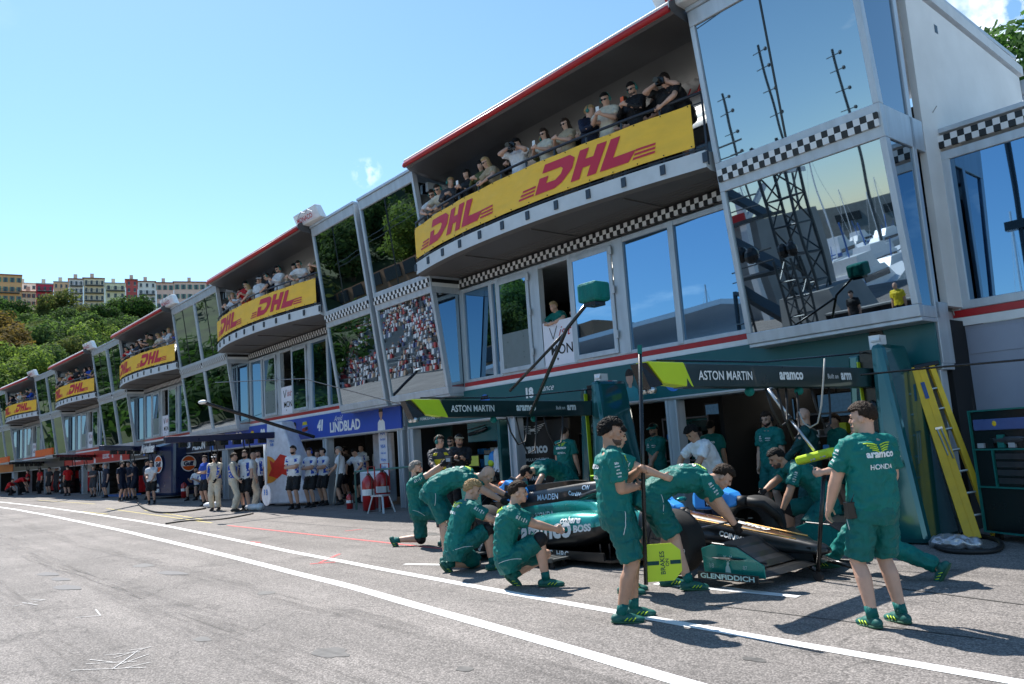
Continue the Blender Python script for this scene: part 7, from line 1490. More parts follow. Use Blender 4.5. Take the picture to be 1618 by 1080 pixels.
# ------------------------------------------------------------------ the blue team's box and beyond
BW = mat('pillar_white', (.68, .70, .78), .3, coat=.3); ORG = mat('logo_orange', (.75, .28, .02), .4); LRED = mat('logo_red', (.62, .03, .015), .4)
pa, pb = V((-25.5, 11.5, gz(-25))), 0
t = thing('equipment_pillar', 'tall white wedge pillar with an orange sun and red bull mark', 'pillar', (-25.0, 11.1, gz(-25)), R(0)); mb = MB()
mb.hexa([(-.3, -.15, .08), (1.55, .55, .08), (1.35, 1.2, .08), (-.5, .6, .08), (-.25, -.05, 2.72), (.35, .18, 2.72), (.2, .7, 2.72), (-.4, .5, 2.72)]); wf = mb.build('housing', BW, t, bevel=.05)
fu = V((1.85, .70, 0)).normalized(); 
def fp(u, z): b0 = V((-.3, -.15, .08)).lerp(V((-.25, -.05, 2.72)), (z-.08)/2.64); b1 = V((1.55, .55, .08)).lerp(V((.35, .18, 2.72)), (z-.08)/2.64); n_ = V((.35, -.93, .12)).normalized(); return b0.lerp(b1, u)+n_*.012
mb = MB(); poly_wrap(mb, [(.06+.36*math.sin(a), 1.18+.44*math.cos(a)) for a in [math.pi*q/14 for q in range(15)]], fp, .1); mb.build('orange_disc', ORG, wf, fixn=False)
mb = MB(); poly_wrap(mb, [(.14, 1.50), (.28, 1.40), (.55, 1.66), (.85, 1.55), (1.0, 1.40), (1.0, 1.0), (.8, .86), (.5, 1.02), (.34, .88), (.22, .95), (.10, .98), (.2, 1.2)], lambda u, v: fp(u, v)+V((.35, -.93, .12)).normalized()*.006, .1); mb.build('red_bull_mark', LRED, wf, fixn=False)
mb = MB(); put_text(mb, 'VISA', tuple(fp(.28, 2.1)), fu, (0, 0, 1), width=.22, off=.01, bold=.03); put_text(mb, 'RB', tuple(fp(.28, 1.98)), fu, (0, 0, 1), width=.14, off=.01, bold=.03); mb.build('lettering', BLUEP, wf, fixn=False)
# blue team long arm and lamp boom
def darkarm(a, b_, z, name, label, m, text=None, th=.2):
    t = thing(name, label, 'gantry arm', (a[0], a[1], z)); d = V((b_[0]-a[0], b_[1]-a[1], 0)); mb = MB(); mb.bar((0, 0, 0), tuple(d), .2, th); bm_ = mb.build('beam', m, t, bevel=.02)
    mb = MB(); n_ = V((1, 0, 0)); 
    for k in range(7): mb = MB(); o = d*(.12+.12*k); mb.box(o.x-.06, o.x+.06, o.y-.12, o.y+.12, -.24, -.08); mb.build('equipment_box', BLK, t)
    mb = MB()
    for fr in (.3, .6): o = d*fr; mb.tube([o+V((0, 0, -.1)), o+V((.1, 0, -.5)), o+V((.2, .1, -.8)), o+V((.3, .1, -.4)), o+V((.35, 0, -.1))], .02, 6)
    mb.build('air_hose', RUBBER, t)
    if text: mb = MB(); put_text(mb, text, tuple(d*.62+V((.11, 0, .0))), (0, 1, 0), (0, 0, 1), width=1.3, off=.01, bold=.04, nrm=(1, 0, 0)); mb.build('lettering', PRINT_W, bm_, fixn=False)
    return t
darkarm((-25.0, 11.2), (-25.2, 7.8), 2.52, 'gantry_arm', 'black arm running left from the white bull pillar over the blue team box', mat('arm_navy', (.01, .012, .05), .3))
a = atY(497, 690, 11.0); b_ = atY(320, 635, 8.0); t = thing('lamp_boom', 'long thin black boom with a white lamp head above the blue team box', 'lamp boom', tuple(a)); mb = MB(); mb.tube([(0, 0, 0), tuple(b_-a)], .05, 8); mb.build('pole', BLK, t); mb = MB(); mb.ell(tuple(b_-a), (.22, .10, .06), 12, 7); mb.build('lamp_head', WTRIM, t, smooth=True)
def rod(px0, py0, px1, py1, y0, y1, r_, name, label, m, cat):
    a = atY(px0, py0, y0); b_ = atY(px1, py1, y1); t = thing(name, label, cat, tuple(a)); mb = MB(); mb.tube([(0, 0, 0), tuple(b_-a)], r_, 8); mb.build('shaft', m, t, smooth=True); return t, b_-a
t, e = rod(418, 702, 421, 782, 9.7, 9.7, .035, 'lollipop_board', 'white pole with a round white board hanging low beside the bull pillar', WTRIM, 'pit board'); mb = MB(); mb.tube([tuple(e+V((0, -.012, 0))), tuple(e+V((0, .012, 0)))], .30, 24); mb.build('round_board', BW, t); mb = MB(); put_text(mb, 'RB', tuple(e+V((0, -.012, .08))), (1, 0, 0), (0, 0, 1), width=.25, off=.006, bold=.03); mb.build('lettering', BLUEP, t, fixn=False)
t, e = rod(537, 715, 527, 795, 11.5, 11.2, .03, 'long_jack', 'pale tall jack handle standing beside the white counter', mat('pale_tube', (.45, .45, .42), .4, metal=.5), 'jack')
# counter, rails and extinguishers
def gp(px, py): p = G(px, py); return p
p = V((-20.9, 12.25, gz(-20.9))); t = thing('counter', 'white rounded counter behind the fire extinguishers', 'counter', tuple(p)); mb = MB(); mb.box(-.55, .75, 0, .5, .08, 1.0); mb.build('body', BW, t, bevel=.06)
t = thing('tube_rail', 'grey-green tubular rail in front of the white counter', 'rail', tuple(gp(590, 806))); mb = MB(); mb.tube([(-.9, .0, 0), (-.9, .0, 1.05), (1.1, .5, 1.1), (1.1, .5, 0)], .03, 8); mb.build('tube_frame', mat('rail_green', (.08, .2, .17), .4), t)
EXR = mat('extinguisher_red', (.42, .012, .012), .3, coat=.4)
def exting(px, py, r_, h, label, wheels=False):
    p = gp(px, py); t = thing('fire_extinguisher', label, 'fire extinguisher', tuple(p), 0, 'red fire extinguishers by the counter'); mb = MB(); mb.tube([(0, 0, .04), (0, 0, h*.82), (0, 0, h*.93), (0, 0, h)], [r_, r_, r_*.7, r_*.25], 18); mb.build('cylinder', EXR, t, smooth=True)
    mb = MB(); mb.tube([(0, 0, h), (.05, 0, h+.06), (r_+.05, -.02, h-.05), (r_+.06, -.03, h*.4)], .014, 6); mb.box(-.05, .05, -.02, .02, h, h+.05); mb.build('hose', BLK, t); mb = MB(); mb.tube([(0, 0, h*.45), (0, 0, h*.62)], r_*1.02, 18); mb.build('label', PRINT_W, t, smooth=False)
    if wheels:
        mb = MB(); mb.tube([(-r_, .1, h*.5), (-r_, .1, h+.22), (r_, .1, h+.22), (r_, .1, h*.5)], .018, 7); mb.build('handle', EXR, t); mb = MB(); mb.tube([(-r_-.06, .05, .12), (-r_-.01, .05, .12)], .12, 12); mb.build('wheel', RUBBER, t)
exting(584, 808, .17, .95, 'large red wheeled extinguisher left of the stool', True); exting(606, 804, .21, 1.0, 'largest red wheeled extinguisher, behind the grey stool', True); exting(553, 806, .09, .45, 'small red extinguisher in front of the white counter'); exting(291, 787, .13, .7, 'red extinguisher beside the dark blue pillar')
t = thing('step_stool', 'small grey alloy step stool in front of the extinguishers', 'stool', tuple(gp(603, 810)), R(10)); mb = MB(); mb.box(-.22, .22, -.15, .15, .42, .46); mb.build('seat', ALUL, t)
for a, b_ in ((-1, -1), (1, -1), (-1, 1), (1, 1)): mb = MB(); mb.bar((a*.19, b_*.12, .42), (a*.30, b_*.2, 0), .05, .03); mb.build('leg', ALUL, t)
def banner_stand(px, y, label, w_=.45): x = wx(px, y); t = thing('logo_board', label, 'panel', (x, y, gz(x))); mb = MB(); mb.box(-w_/2, w_/2, 0, .05, .3, 2.3); mb.build('board', BW, t); mb = MB(); [put_text(mb, s, (0, 0, 2.1-.2*k), (1, 0, 0), (0, 0, 1), width=.28, off=.006, bold=.02) for k, s in enumerate(('AA', 'Red Bull', 'VISA', 'Cash App', 'Hugo', 'Tudor', 'Pirelli', 'Honda'))]; mb.build('lettering', BLUEP, t, fixn=False)
banner_stand(605, 12.35, 'white strip panel of small logos beside the blue garage post'); banner_stand(422, 12.6, 'white strip panel of small logos left of the bull pillar')
t = thing('white_partition', 'pale partition wall inside the blue team garage', 'partition', (-22.0, 13.4, gz(-22))); mb = MB(); mb.box(-.5, .6, 0, .1, 0, 2.1); mb.build('board', BW, t)
# dark blue oil-brand pillar (round orange emblem), tyres, trolleys
GB = mat('navy_gloss', (.008, .02, .075), .3, coat=.5); LBL = mat('light_blue_print', (.10, .35, .60), .4)
t = thing('equipment_pillar', 'large dark blue cabinet pillar with round orange and white emblems', 'pillar', (-40.3, 11.75, gz(-40)), R(8)); mb = MB(); mb.hexa([(.4, -.4, .1), (3.2, -.4, .1), (3.2, 1.3, .1), (.4, 1.3, .1), (.6, -.3, 2.4), (3.1, -.3, 2.6), (3.1, 1.2, 2.6), (.6, 1.2, 2.4)]); gbx = mb.build('housing', GB, t, bevel=.15)
def emblem(o, ru, r_, nrm):
    ru = V(ru); uu = V((0, 0, 1)); nrm = V(nrm)
    for nm, poly, m, off in (('emblem_rim', [(math.cos(a), math.sin(a)) for a in [2*math.pi*q/28 for q in range(28)]], PRINT_W, .010), ('emblem_top', [(.88*math.cos(a), .88*math.sin(a)) for a in [R(22)+R(136)*q/14 for q in range(15)]], ORGE, .016), ('emblem_bottom', [(.88*math.cos(a), -.88*math.sin(a)) for a in [R(22)+R(136)*q/14 for q in range(15)]], ORGE, .016)):
        mb = MB(); mb.ext([V(o)+ru*x*r_+uu*y*r_+nrm*off for x, y in poly], nrm*.004); mb.build(nm, m, gbx)
    mb = MB(); put_text(mb, 'Gulf', o, ru, (0, 0, 1), width=r_*1.3, off=.022, bold=.06, nrm=nrm); mb.build('lettering', GB, gbx, fixn=False)
ORGE = mat('emblem_orange', (.70, .10, .01), .4); emblem((1.9, -.40, 1.55), (1, 0, 0), .40, (0, -1, 0)); emblem((3.22, .35, 1.5), (0, 1, 0), .36, (1, 0, .02))
mb = MB(); put_text(mb, 'DURACELL', (1.6, -.42, .62), (1, 0, 0), (0, 0, 1), width=.8, off=.01, bold=.03); put_text(mb, 'Kraken', (1.6, -.42, .40), (1, 0, 0), (0, 0, 1), width=.8, off=.01, bold=.05); mb.build('lettering', PRINT_W, gbx, fixn=False)
darkarm((-39.5, 12.2), (-33.2, 8.0), 2.62, 'gantry_arm', 'navy arm with white lettering above the dark blue cabinet pillar', mat('arm_navy', (.01, .012, .05), .3))
mb = MB(); q = atY(232, 708, 10.2); t = thing('name_board', 'white slanted lettering board hanging over the dark blue pillar', 'sign', tuple(q)); 
mb.box(-1.1, 1.0, .03, .06, -.14, .14); mb.build('backing', mat('arm_navy', (.01, .012, .05), .3), t); mb = MB(); put_text(mb, 'Airtasker', (0, .03, 0), (1, .0, 0), (0, 0, 1), width=1.9, off=.006, bold=.06, shear=.2); mb.build('lettering', PRINT_W, t, fixn=False)
def tyres(px, y, n, label, s=.36):
    x = wx(px, y)
    for k in range(n):
        t = thing('spare_tyre_unit', label.replace('#', ('lowest', 'second from the ground', 'third from the ground', 'fourth from the ground', 'topmost')[k if k < n-1 else 4]), 'tyre', (x, y, gz(x)+.36*k+.02), 0, 'stacked racing tyres'); mb = MB(); mb.tube([(0, 0, 0), (0, 0, .04), (0, 0, .30), (0, 0, .34)], [s*.9, s, s, s*.9], 22); mb.build('tread', TYRE, t, smooth=True); mb = MB(); mb.box(-.09, .09, -s-.005, -s+.01, .1, .24); mb.build('tag', PRINT_W, t)
tyres(330, 11.6, 4, 'black tyre, # in the stack left of the men in white suits'); tyres(174, 13.0, 5, 'black tyre, # in the stack between the garage columns', .4); tyres(107, 12.4, 5, 'black tyre, # in the stack between the two white and red screens', .45)
t = thing('blue_mat', 'bright blue low platform under the tyre stack', 'platform', (wx(190, 12.3), 12.3, gz(-42))); mb = MB(); mb.box(-1.4, 1.6, -.5, .6, 0, .12); mb.build('deck', BBLUE, t)
for px_, lab in ((86, 'left white and red screen with a small yellow shield'), (135, 'right white and red screen with a curved edge')):
    x = wx(px_, 13.2); t = thing('garage_screen', lab, 'screen', (x, 13.2, gz(x))); mb = MB(); mb.box(-1.5, 1.6, 0, .08, 1.35, 2.3); mb.build('upper_panel', WTRIM, t); mb = MB(); mb.box(-1.5, 1.6, -.01, .08, .1, 1.349); mb.build('lower_panel', REDC, t); mb = MB(); mb.box(-1.1, -.75, -.02, 0, 1.65, 2.05); mb.build('shield', YELP, t)
for k in range(5): x = wx(150+4*k, 12.2); t = thing('long_jack', 'pale jack handle in the row before the columns', 'jack', (x, 12.0, gz(x)), 0, 'row of pale jack handles'); mb = MB(); mb.tube([(0, 0, 0), (.25, 0, .3), (.12, 0, 1.3), (0, 0, 1.35)], .035, 6); mb.build('tube', ALUL, t)
for bx_, lab, m_, tx in ((-53, 'orange fronted arm over the red team box', 'a', None), (-66, 'far orange fronted arm above the crouching red crew', 'b', None)):
    t = darkarm((bx_, 12.4), (bx_+5.5, 9.2), 2.75, 'gantry_arm', lab, BLK, None, .16); mb = MB(); mb.box(1.0, 5.3, -3.3, -3.2, .1, .45); mb.build('orange_board', ORGE, t)
for px_, y_, m_, lab in ((250, 13.8, 'sign_blue2', 'bright blue narrow screen left of the big dark blue pillar'), (322, 13.6, 'sign_blue3', 'bright blue narrow screen beside the tyre stack'), (35, 13.5, 's3', 'dark blue screen at the back of a far garage')):
    x = wx(px_, y_); t = thing('garage_screen', lab, 'screen', (x, y_, gz(x))); mb = MB(); mb.box(-.5, .5, 0, .06, .2, 2.2); mb.build('board', BBLUE if px_ > 100 else GB, t)
# red and grey clutter bins in far garages
for k, (px_, y_) in enumerate(((20, 13.2), (48, 13.0), (70, 13.4), (215, 13.0), (285, 13.0), (352, 12.9))):
    x = wx(px_, y_); t = thing('tool_trolley', 'dark wheeled tool trolley inside ' + ('the farthest visible garage', 'a far garage behind the walking red crewman', 'the garage left of the red screens', 'the garage behind the three dark dressed men', 'the garage right of the dark blue pillar', 'the garage behind the white suits')[k], 'trolley', (x, y_, gz(x))); mb = MB(); mb.box(-.5, .5, 0, .5, .12, 1.0); mb.build('cabinet', (REDC, GUNM, BLK)[k % 3], t, bevel=.02)
    mb = MB(); [mb.box(-.46, .46, -.02, 0, .18+.2*q, .34+.2*q) for q in range(4)]; mb.build('drawer', GUNM, t)
q = [G(px, py) for px, py in ((213, 788), (222, 800), (238, 808), (262, 811), (300, 808), (325, 804))]; t = thing('air_hose', 'long black hose trailing along the asphalt past the dark blue pillar', 'hose', tuple(q[0])); mb = MB(); mb.tube([(x-q[0].x, y-q[0].y, gz(x)-q[0].z+.03) for x, y in spl([(p.x, p.y) for p in q], 5)], .03, 6); mb.build('tube', RUBBER, t, smooth=True)
q = [G(px, py) for px, py in ((262, 828), (300, 823), (350, 821), (400, 812))]; t = thing('air_hose', 'thin black hose on the asphalt before the men in white suits', 'hose', tuple(q[0])); mb = MB(); mb.tube([(x-q[0].x, y-q[0].y, gz(x)-q[0].z+.02) for x, y in spl([(p.x, p.y) for p in q], 5)], .02, 6); mb.build('tube', RUBBER, t, smooth=True)
for px_, py_, lab in ((333, 802, 'white padded wheel gun lying left of the men in white suits'), (400, 806, 'white padded wheel gun lying right of the men in white suits')):
    p = G(px_, py_); t = thing('wheel_gun', lab, 'wheel gun', tuple(p), R(20)); mb = MB(); mb.ell((0, 0, .1), (.35, .12, .10), 12, 8); mb.ell((.3, .0, .1), (.12, .14, .12), 10, 7); mb.build('padded_cover', WHITE, t, smooth=True)
# ------------------------------------------------------------------ other teams and the balcony guests
ARMSX = dict(rh=(-.08, .17, 1.22), lh=(.09, .20, 1.17), re=(.9, .1, -1), le=(-.9, .1, -1), rcurl=.9, lcurl=.9)
BLUEPAN = [('blue_panel', BLUEC, 1, [[(-.20, .10), (-.12, .10), (-.10, .85), (-.19, .85)], [(.12, .10), (.20, .10), (.19, .85), (.10, .85)]]), ('sleeve_panel', BLUEC, -1, [[(-.20, .10), (-.12, .10), (-.10, .85), (-.19, .85)], [(.12, .10), (.20, .10), (.19, .85), (.10, .85)]])]
WB = [('VISA', .66, 0, .16, .04), ('Cash App', .50, 0, .16, .02)]
def gpos(px, py): p = G(px, py); return (p.x, p.y)
def blue(px, py, face, lab, pose=None, h=1.8, **k):
    d = dict(shirt=WHITE, legs=BLACKC, shoes=SHOEB, socks=BLACKC, panel=BLUEPAN, fine=.02, chest=None); d.update(k)
    return person('person', lab, gpos(px, py) if py > 0 else (wx(px, -py), -py), face, pose or {}, h=h, group='crew in blue and white', **d)
SUIT = dict(sleeve='long', leglen='long', legs=CREAM, shirt=CREAM, shoes=SHOEB, socks=None)
blue(341, 806, 320, 'man in a white race suit with blue sleeves holding a black hose', dict(rh=(.12, .3, .95), lh=(-.1, .3, .92)), cap=WHITE, shades=True, gloves=(BLACKC, 'l'), **SUIT)
blue(370, 808, 60, 'man in a cream race suit with his back turned and blue sleeves', dict(rh=(.2, .2, .95)), hair='brown', **SUIT)
blue(390, 806, 300, 'bearded man in a white and blue shirt and black shorts beside the race suits', dict(rh=(.26, .1, .80), lh=(-.26, .1, .8)), h=1.86, beard='brown', hair='brown', gloves=(BLACKC, 'rl'))
blue(401, 803, 80, 'bald man in a cream race suit seen from behind', dict(), hairstyle='bald', hair='grey', **SUIT)
blue(411, 798, 300, 'tall dark bearded man in blue and white behind the round white board', dict(), h=1.86, beard='black', hair='black')
blue(467, 804, 300, 'large man with folded arms in front of the bull mark', ARMSX, h=1.9, wide=1.1, fat=.03, hair='brown', beard='brown')
blue(493, 801, 290, 'man with ear defenders and folded tattooed arms, middle of the three by the pillar', ARMSX, h=1.8, muffs=BLUEC, hair='brown')
blue(514, 798, 280, 'dark haired man with folded arms, rightmost of the three by the pillar', ARMSX, h=1.78, hair='black', muffs=BLACKC)
blue(524, -13.0, 350, 'young man in profile behind the folded-arm trio', dict(rh=(.1, .3, 1.0)), h=1.84, hair='black')
blue(567, -12.9, 285, 'young man leaning on the white counter with both hands', dict(neck=(0, .16, 1.40), rh=(.22, .38, .98), lh=(-.22, .38, .98), re=(1, 0, 0), le=(-1, 0, 0), look=(0, -25)), h=1.8, hair='black')
blue(571, -13.6, 290, 'man standing behind the one leaning on the counter', dict(), h=1.84, hair='black')
blue(596, -13.6, 90, 'man in a cream overall with his back turned beside the strip panel', dict(), h=1.8, **SUIT)
blue(314, 789, 300, 'bearded man sitting low by the red extinguisher', dict(pel=(0, 0, .55), neck=(0, .1, 1.08), rf=(.2, .42, .085), lf=(-.2, .38, .085), rk=(.3, 1, 1), lk=(-.3, 1, 1), rh=(.15, .4, .85), lh=(-.15, .4, .85)), beard='black')
def dark(px, py, face, lab, pose=None, h=1.8, **k):
    d = dict(shirt=NAVY, legs=NAVY, shoes=SHOEB, socks=BLACKC, fine=.024, group='crew in dark kit'); d.update(k)
    return person('person', lab, gpos(px, py) if py > 0 else (wx(px, -py), -py), face, pose or {}, h=h, **d)
dark(192, 791, 30, 'man in dark kit with grey cap and headset near the dark blue pillar', cap=GREYC, muffs=BLACKC)
dark(204, 789, 300, 'man in dark kit facing the lane, between two others in dark kit')
dark(214, 789, 240, 'man in dark kit looking at his hands beside the dark blue pillar', dict(rh=(.05, .3, 1.1), lh=(-.05, .3, 1.1)))
dark(90, -12.6, 300, 'man in grey overalls and a blue helmet before the left white and red screen', shirt=GREYC, legs=GREYC, leglen='long', sleeve='long', cap=BLUEC)
dark(130, -12.6, 120, 'man in grey overalls and a blue helmet before the right white and red screen', shirt=GREYC, legs=GREYC, leglen='long', sleeve='long', cap=BLUEC)
dark(63, 780, 290, 'man in a red team shirt walking before the far garages', shirt=REDC, legs=BLACKC, leglen='long')
dark(50, -12.8, 290, 'small dark dressed man with folded arms behind the red crewman', ARMSX, shirt=BLACKC)
dark(121, -13.0, 200, 'man in red behind the grey overalls', shirt=REDC)
dark(14, 783, 40, 'man in red crouching with a hose at the far left edge', dict(pel=(0, -.1, .42), neck=(0, .22, .88), rf=(.12, .3, .085), lf=(-.12, -.1, .1), rk=(.2, 1, .7), lk=(-.2, 1, .1), rh=(.1, .5, .35), lh=(-.1, .5, .35)), shirt=REDC, legs=BLACKC, leglen='long')
dark(31, 782, 60, 'man in red bending down beside the crouching one', dict(pel=(0, -.2, .9), neck=(0, .35, 1.1), rh=(.15, .5, .6), lh=(-.15, .5, .6), look=(0, -40), hd=(0, .8, .2)), shirt=REDC, legs=BLACKC, leglen='long')
for px_, f_ in ((12, 300), (28, 280), (36, 310)): dark(px_, -13.0, f_, f'dark blue clad crew member in the farthest garages, {("leftmost", "middle", "rightmost")[(12, 28, 36).index(px_)]} of three', shirt=NAVY)
rq = random.Random(4)
for k, (px_, y_, s_) in enumerate(((42, 13.4, NAVY), (75, 13.6, BLACKC), (100, 13.8, BLACKC), (150, 13.5, BLACKC), (160, 14.0, NAVY), (228, 13.6, NAVY), (245, 13.2, NAVY), (300, 13.4, BLUEC), (318, 13.8, BLACKC), (352, 13.0, BLACKC), (430, 13.6, WHITE), (455, 13.8, BLUEC), (546, 13.8, BLACKC), (585, 14.2, BLUEC))):
    dark(px_, -y_, 270+rq.uniform(-60, 60), 'crew member standing in the shade of the garages, ' + ('second', 'fourth', 'fifth', 'sixth', 'seventh', 'eighth', 'ninth', 'tenth', 'eleventh', 'twelfth', 'thirteenth', 'fourteenth', 'fifteenth', 'last')[k] + ' from the left', rq.choice((ARMSX, {}, {})), shirt=s_, muffs=BLACKC if k % 3 == 0 else False, h=rq.uniform(1.7, 1.88))
for px_, py_, s_, l_, f_, lab in ((78, 781, BLACKC, BLACKC, 300, 'crew member in black standing in the sun edge right of the walking red crewman'), (44, 779, REDC, BLACKC, 250, 'crew member in red standing beside the crouching pair'), (107, 783, REDC, BLACKC, 200, 'crew member in red beside the tyre stack'), (148, 785, GREYC, GREYC, 310, 'crew member in charcoal by the row of pale jack handles'),
  (168, 786, NAVY, NAVY, 280, 'crew member in navy standing before the tyres on the blue platform'), (232, 789, NAVY, NAVY, 60, 'crew member in navy just left of the large cabinet pillar'), (240, 796, WHITE, BLACKC, 330, 'crew member in white in front of the large cabinet pillar'), (326, 799, BLUEC, BLACKC, 290, 'crew member in blue between the tyre stack and the race suits'),
  (430, 798, BLUEC, BLACKC, 260, 'crew member in blue behind the round white board'), (540, 797, WHITE, BLACKC, 240, 'crew member in white beside the pale tall handle'), (505, 796, BLUEC, BLACKC, 300, 'crew member in blue behind the folded-arm trio')):
    dark(px_, py_, f_, lab, rq.choice((ARMSX, {}, dict(rh=(.1, .34, 1.1), lh=(-.1, .3, 1.0)))), shirt=s_, legs=l_, h=rq.uniform(1.7, 1.86), hair=rq.choice(('black', 'brown', 'grey')))
# balcony guests: a handful of built figures, dressed differently in each copy
def guest(name_pose, pose, **k):
    d = dict(h=1.74, fine=.02, shoes=SHOEB, leglen='long'); d.update(k); return person('person', 'x', (0, 0, 0), 270, pose, **d)
LEANR = dict(pel=(0, -.12, .94), neck=(0, .20, 1.40), rh=(.16, .42, 1.05), lh=(-.12, .44, 1.03), re=(1, .1, -.5), le=(-1, .1, -.5), look=(0, -28))
PHONE = dict(rh=(.06, .34, 1.28), lh=(-.05, .35, 1.26), re=(.7, 0, -1), le=(-.7, 0, -1), look=(0, -22), neck=(0, .03, 1.49))
CAMP_ = dict(rh=(.09, .26, 1.55), lh=(-.09, .28, 1.52), re=(1, 0, -.6), le=(-1, 0, -.6), look=(0, -22), neck=(0, .06, 1.47))
protos = {
 'lean': guest('lean', LEANR, hair='brown', shades=True, muffs=True, shirt=WHITE), 'leanp': guest('leanp', LEANR, hair='brown', shirt=WHITE, leglen='shorts'),
 'phone_f': guest('phone_f', PHONE, hair='black', hairstyle='long', shirt=BLACKC, sleeve='long', legs=DENIM, h=1.68, wide=.88), 'sun_f': guest('sun_f', LEANR, hair='blond', hairstyle='long', shades=True, shirt=OLIVE, legs=DENIM, h=1.68, wide=.88),
 'camera': guest('camera', CAMP_, hair='black', shirt=WHITE, legs=BLACKC, hairstyle='curly'), 'brown_f': guest('brown_f', PHONE, hair='brown', hairstyle='long', shades=True, shirt=CREAM, legs=BLACKC, h=1.68, wide=.88),
 'phone_m': guest('phone_m', PHONE, hair='black', shades=True, muffs=True, shirt=CREAM, legs=CREAM, h=1.84), 'jacket': guest('jacket', PHONE, hair='black', shades=True, muffs=True, beard='black', shirt=BLACKC, sleeve='long', h=1.82), 'bald': guest('bald', LEANR, hairstyle='bald', skin=1, beard='brown', shirt=BLACKC),
 'side': guest('side', dict(PHONE, look=(40, -5)), hair='blond', muffs=True, shirt=NAVY, sleeve='long', h=1.74), 'cap': guest('cap', dict(), cap=WHITE, shades=True, shirt=WHITE)}
used = set()
def place(key, mod, lx, ly, z, rz, label, group, shirt=None, trou=None):
    src = protos[key]['root']; o = src if key not in used else copy_tree(src); used.add(key)
    p = mw(mod, (lx, ly, z)); o.location = p; o.rotation_euler.z = R(MODS[mod][2])+R(rz)+math.pi; o['label'] = label; o['group'] = group
    for c in o.children:
        nm = c.name.split('.')[0]; m = shirt if nm == 'shirt' else (trou if nm in ('trousers', 'shorts') else None)
        if m is not None: c.material_slots[0].link = 'OBJECT'; c.material_slots[0].material = m
    return o
def lx_of(px, mod, yy): p = atY(px, 230, yy); return (ML(mod).inverted() @ V((p.x, p.y, 0))).x
first_row = [(692, 'lean', 'man in white with teal ear defenders leaning on the nearest rail, leftmost guest', WHITE, BLACKC, 25), (706, 'lean', 'young man with ear defenders behind the leftmost guest of the nearest balcony', CREAM, BLACKC, 20), (719, 'side', 'guest in dark checks with ear defenders, third from the left, nearest balcony', GREYC, BLACKC, 40),
 (747, 'phone_f', 'woman with long black hair filming with a phone, in black, nearest balcony', BLACKC, DENIM, 10), (769, 'phone_f', 'dark haired woman in olive filming with a phone, right of the woman in black', OLIVE, BLACKC, 15), (787, 'sun_f', 'blonde woman in sunglasses and jeans leaning on the nearest balcony rail', BEIGE, DENIM, -5),
 (822, 'camera', 'curly haired photographer in a white T-shirt on the nearest balcony', WHITE, BLACKC, 20), (862, 'brown_f', 'woman with long brown hair in cream looking at her phone', CREAM, BLACKC, 5), (899, 'brown_f', 'dark haired woman in a patterned brown dress and sunglasses', BEIGE, BEIGE, 0), (938, 'side', 'fair haired guest in a navy jacket turned away with a bottle', NAVY, NAVY, 70),
 (973, 'phone_m', 'tall man in a cream shirt and trousers with ear defenders and phone', CREAM, CREAM, 15), (1022, 'jacket', 'man in a black jacket over white with ear defenders and orange phone', BLACKC, BLACKC, 5), (1052, 'bald', 'bald man in black between the jacketed man and the photographer', BLACKC, BLACKC, 0), (1074, 'camera', 'photographer in black with a blue waistcoat, rightmost on the nearest balcony', BLACKC, BLACKC, 15)]
first_row += [(732, 'cap', 'guest in a white cap behind the women with phones, nearest balcony', NAVY, BLACKC, 30), (806, 'jacket', 'bearded guest in sunglasses between the blonde woman and the curly photographer', BLACKC, BLACKC, 0), (842, 'side', 'guest in dark green behind the curly haired photographer', OLIVE, NAVY, 60),
 (918, 'phone_f', 'woman with black hair behind the patterned dress on the nearest balcony', BLACKC, BLACKC, 0), (1000, 'lean', 'man in black between the cream shirt and the black jacket', BLACKC, BLACKC, 10), (1090, 'leanp', 'guest in dark shorts at the very right end of the nearest balcony', BLACKC, BLACKC, -20)]
for px_, key, lab, s_, l_, rz in first_row:
    hz_ = 8.0 if key not in ('lean', 'sun_f', 'bald') else 7.85
    yy = 11.35 - .55*math.exp(-((px_-860)/130)**2); x_ = lx_of(px_, 0, yy); x_ = max(-11.0, min(-2.95, x_)); yb = bow(x_)+.36+(.30 if px_ in (732, 806, 842, 918, 1000) or key == 'bald' else 0)
    place(key, 0, x_, yb, 6.245, rz, lab, 'guests on the nearest balcony', s_, l_)
shcol = [WHITE, BLACKC, NAVY, CREAM, REDC, GREYC, BLUEC, WHITE, BLACKC, BEIGE, OLIVE, WHITE]; trcol = [BLACKC, DENIM, NAVY, BEIGE]
cn = {WHITE: 'white', BLACKC: 'black', NAVY: 'navy', CREAM: 'cream', REDC: 'red', GREYC: 'charcoal', BLUEC: 'blue', BEIGE: 'beige', OLIVE: 'olive'}
kd = {'lean': 'leaning on the rail with ear defenders', 'leanp': 'leaning on the rail', 'phone_f': 'filming with a phone, long black hair', 'sun_f': 'leaning out, long blonde hair', 'camera': 'raising a camera', 'brown_f': 'with long brown hair and a phone', 'phone_m': 'tall, looking at a phone', 'jacket': 'bearded, in sunglasses', 'bald': 'shaven headed', 'side': 'fair haired, turned aside', 'cap': 'in a white cap'}
rg = random.Random(21); keys = list(protos); lab_used = {}
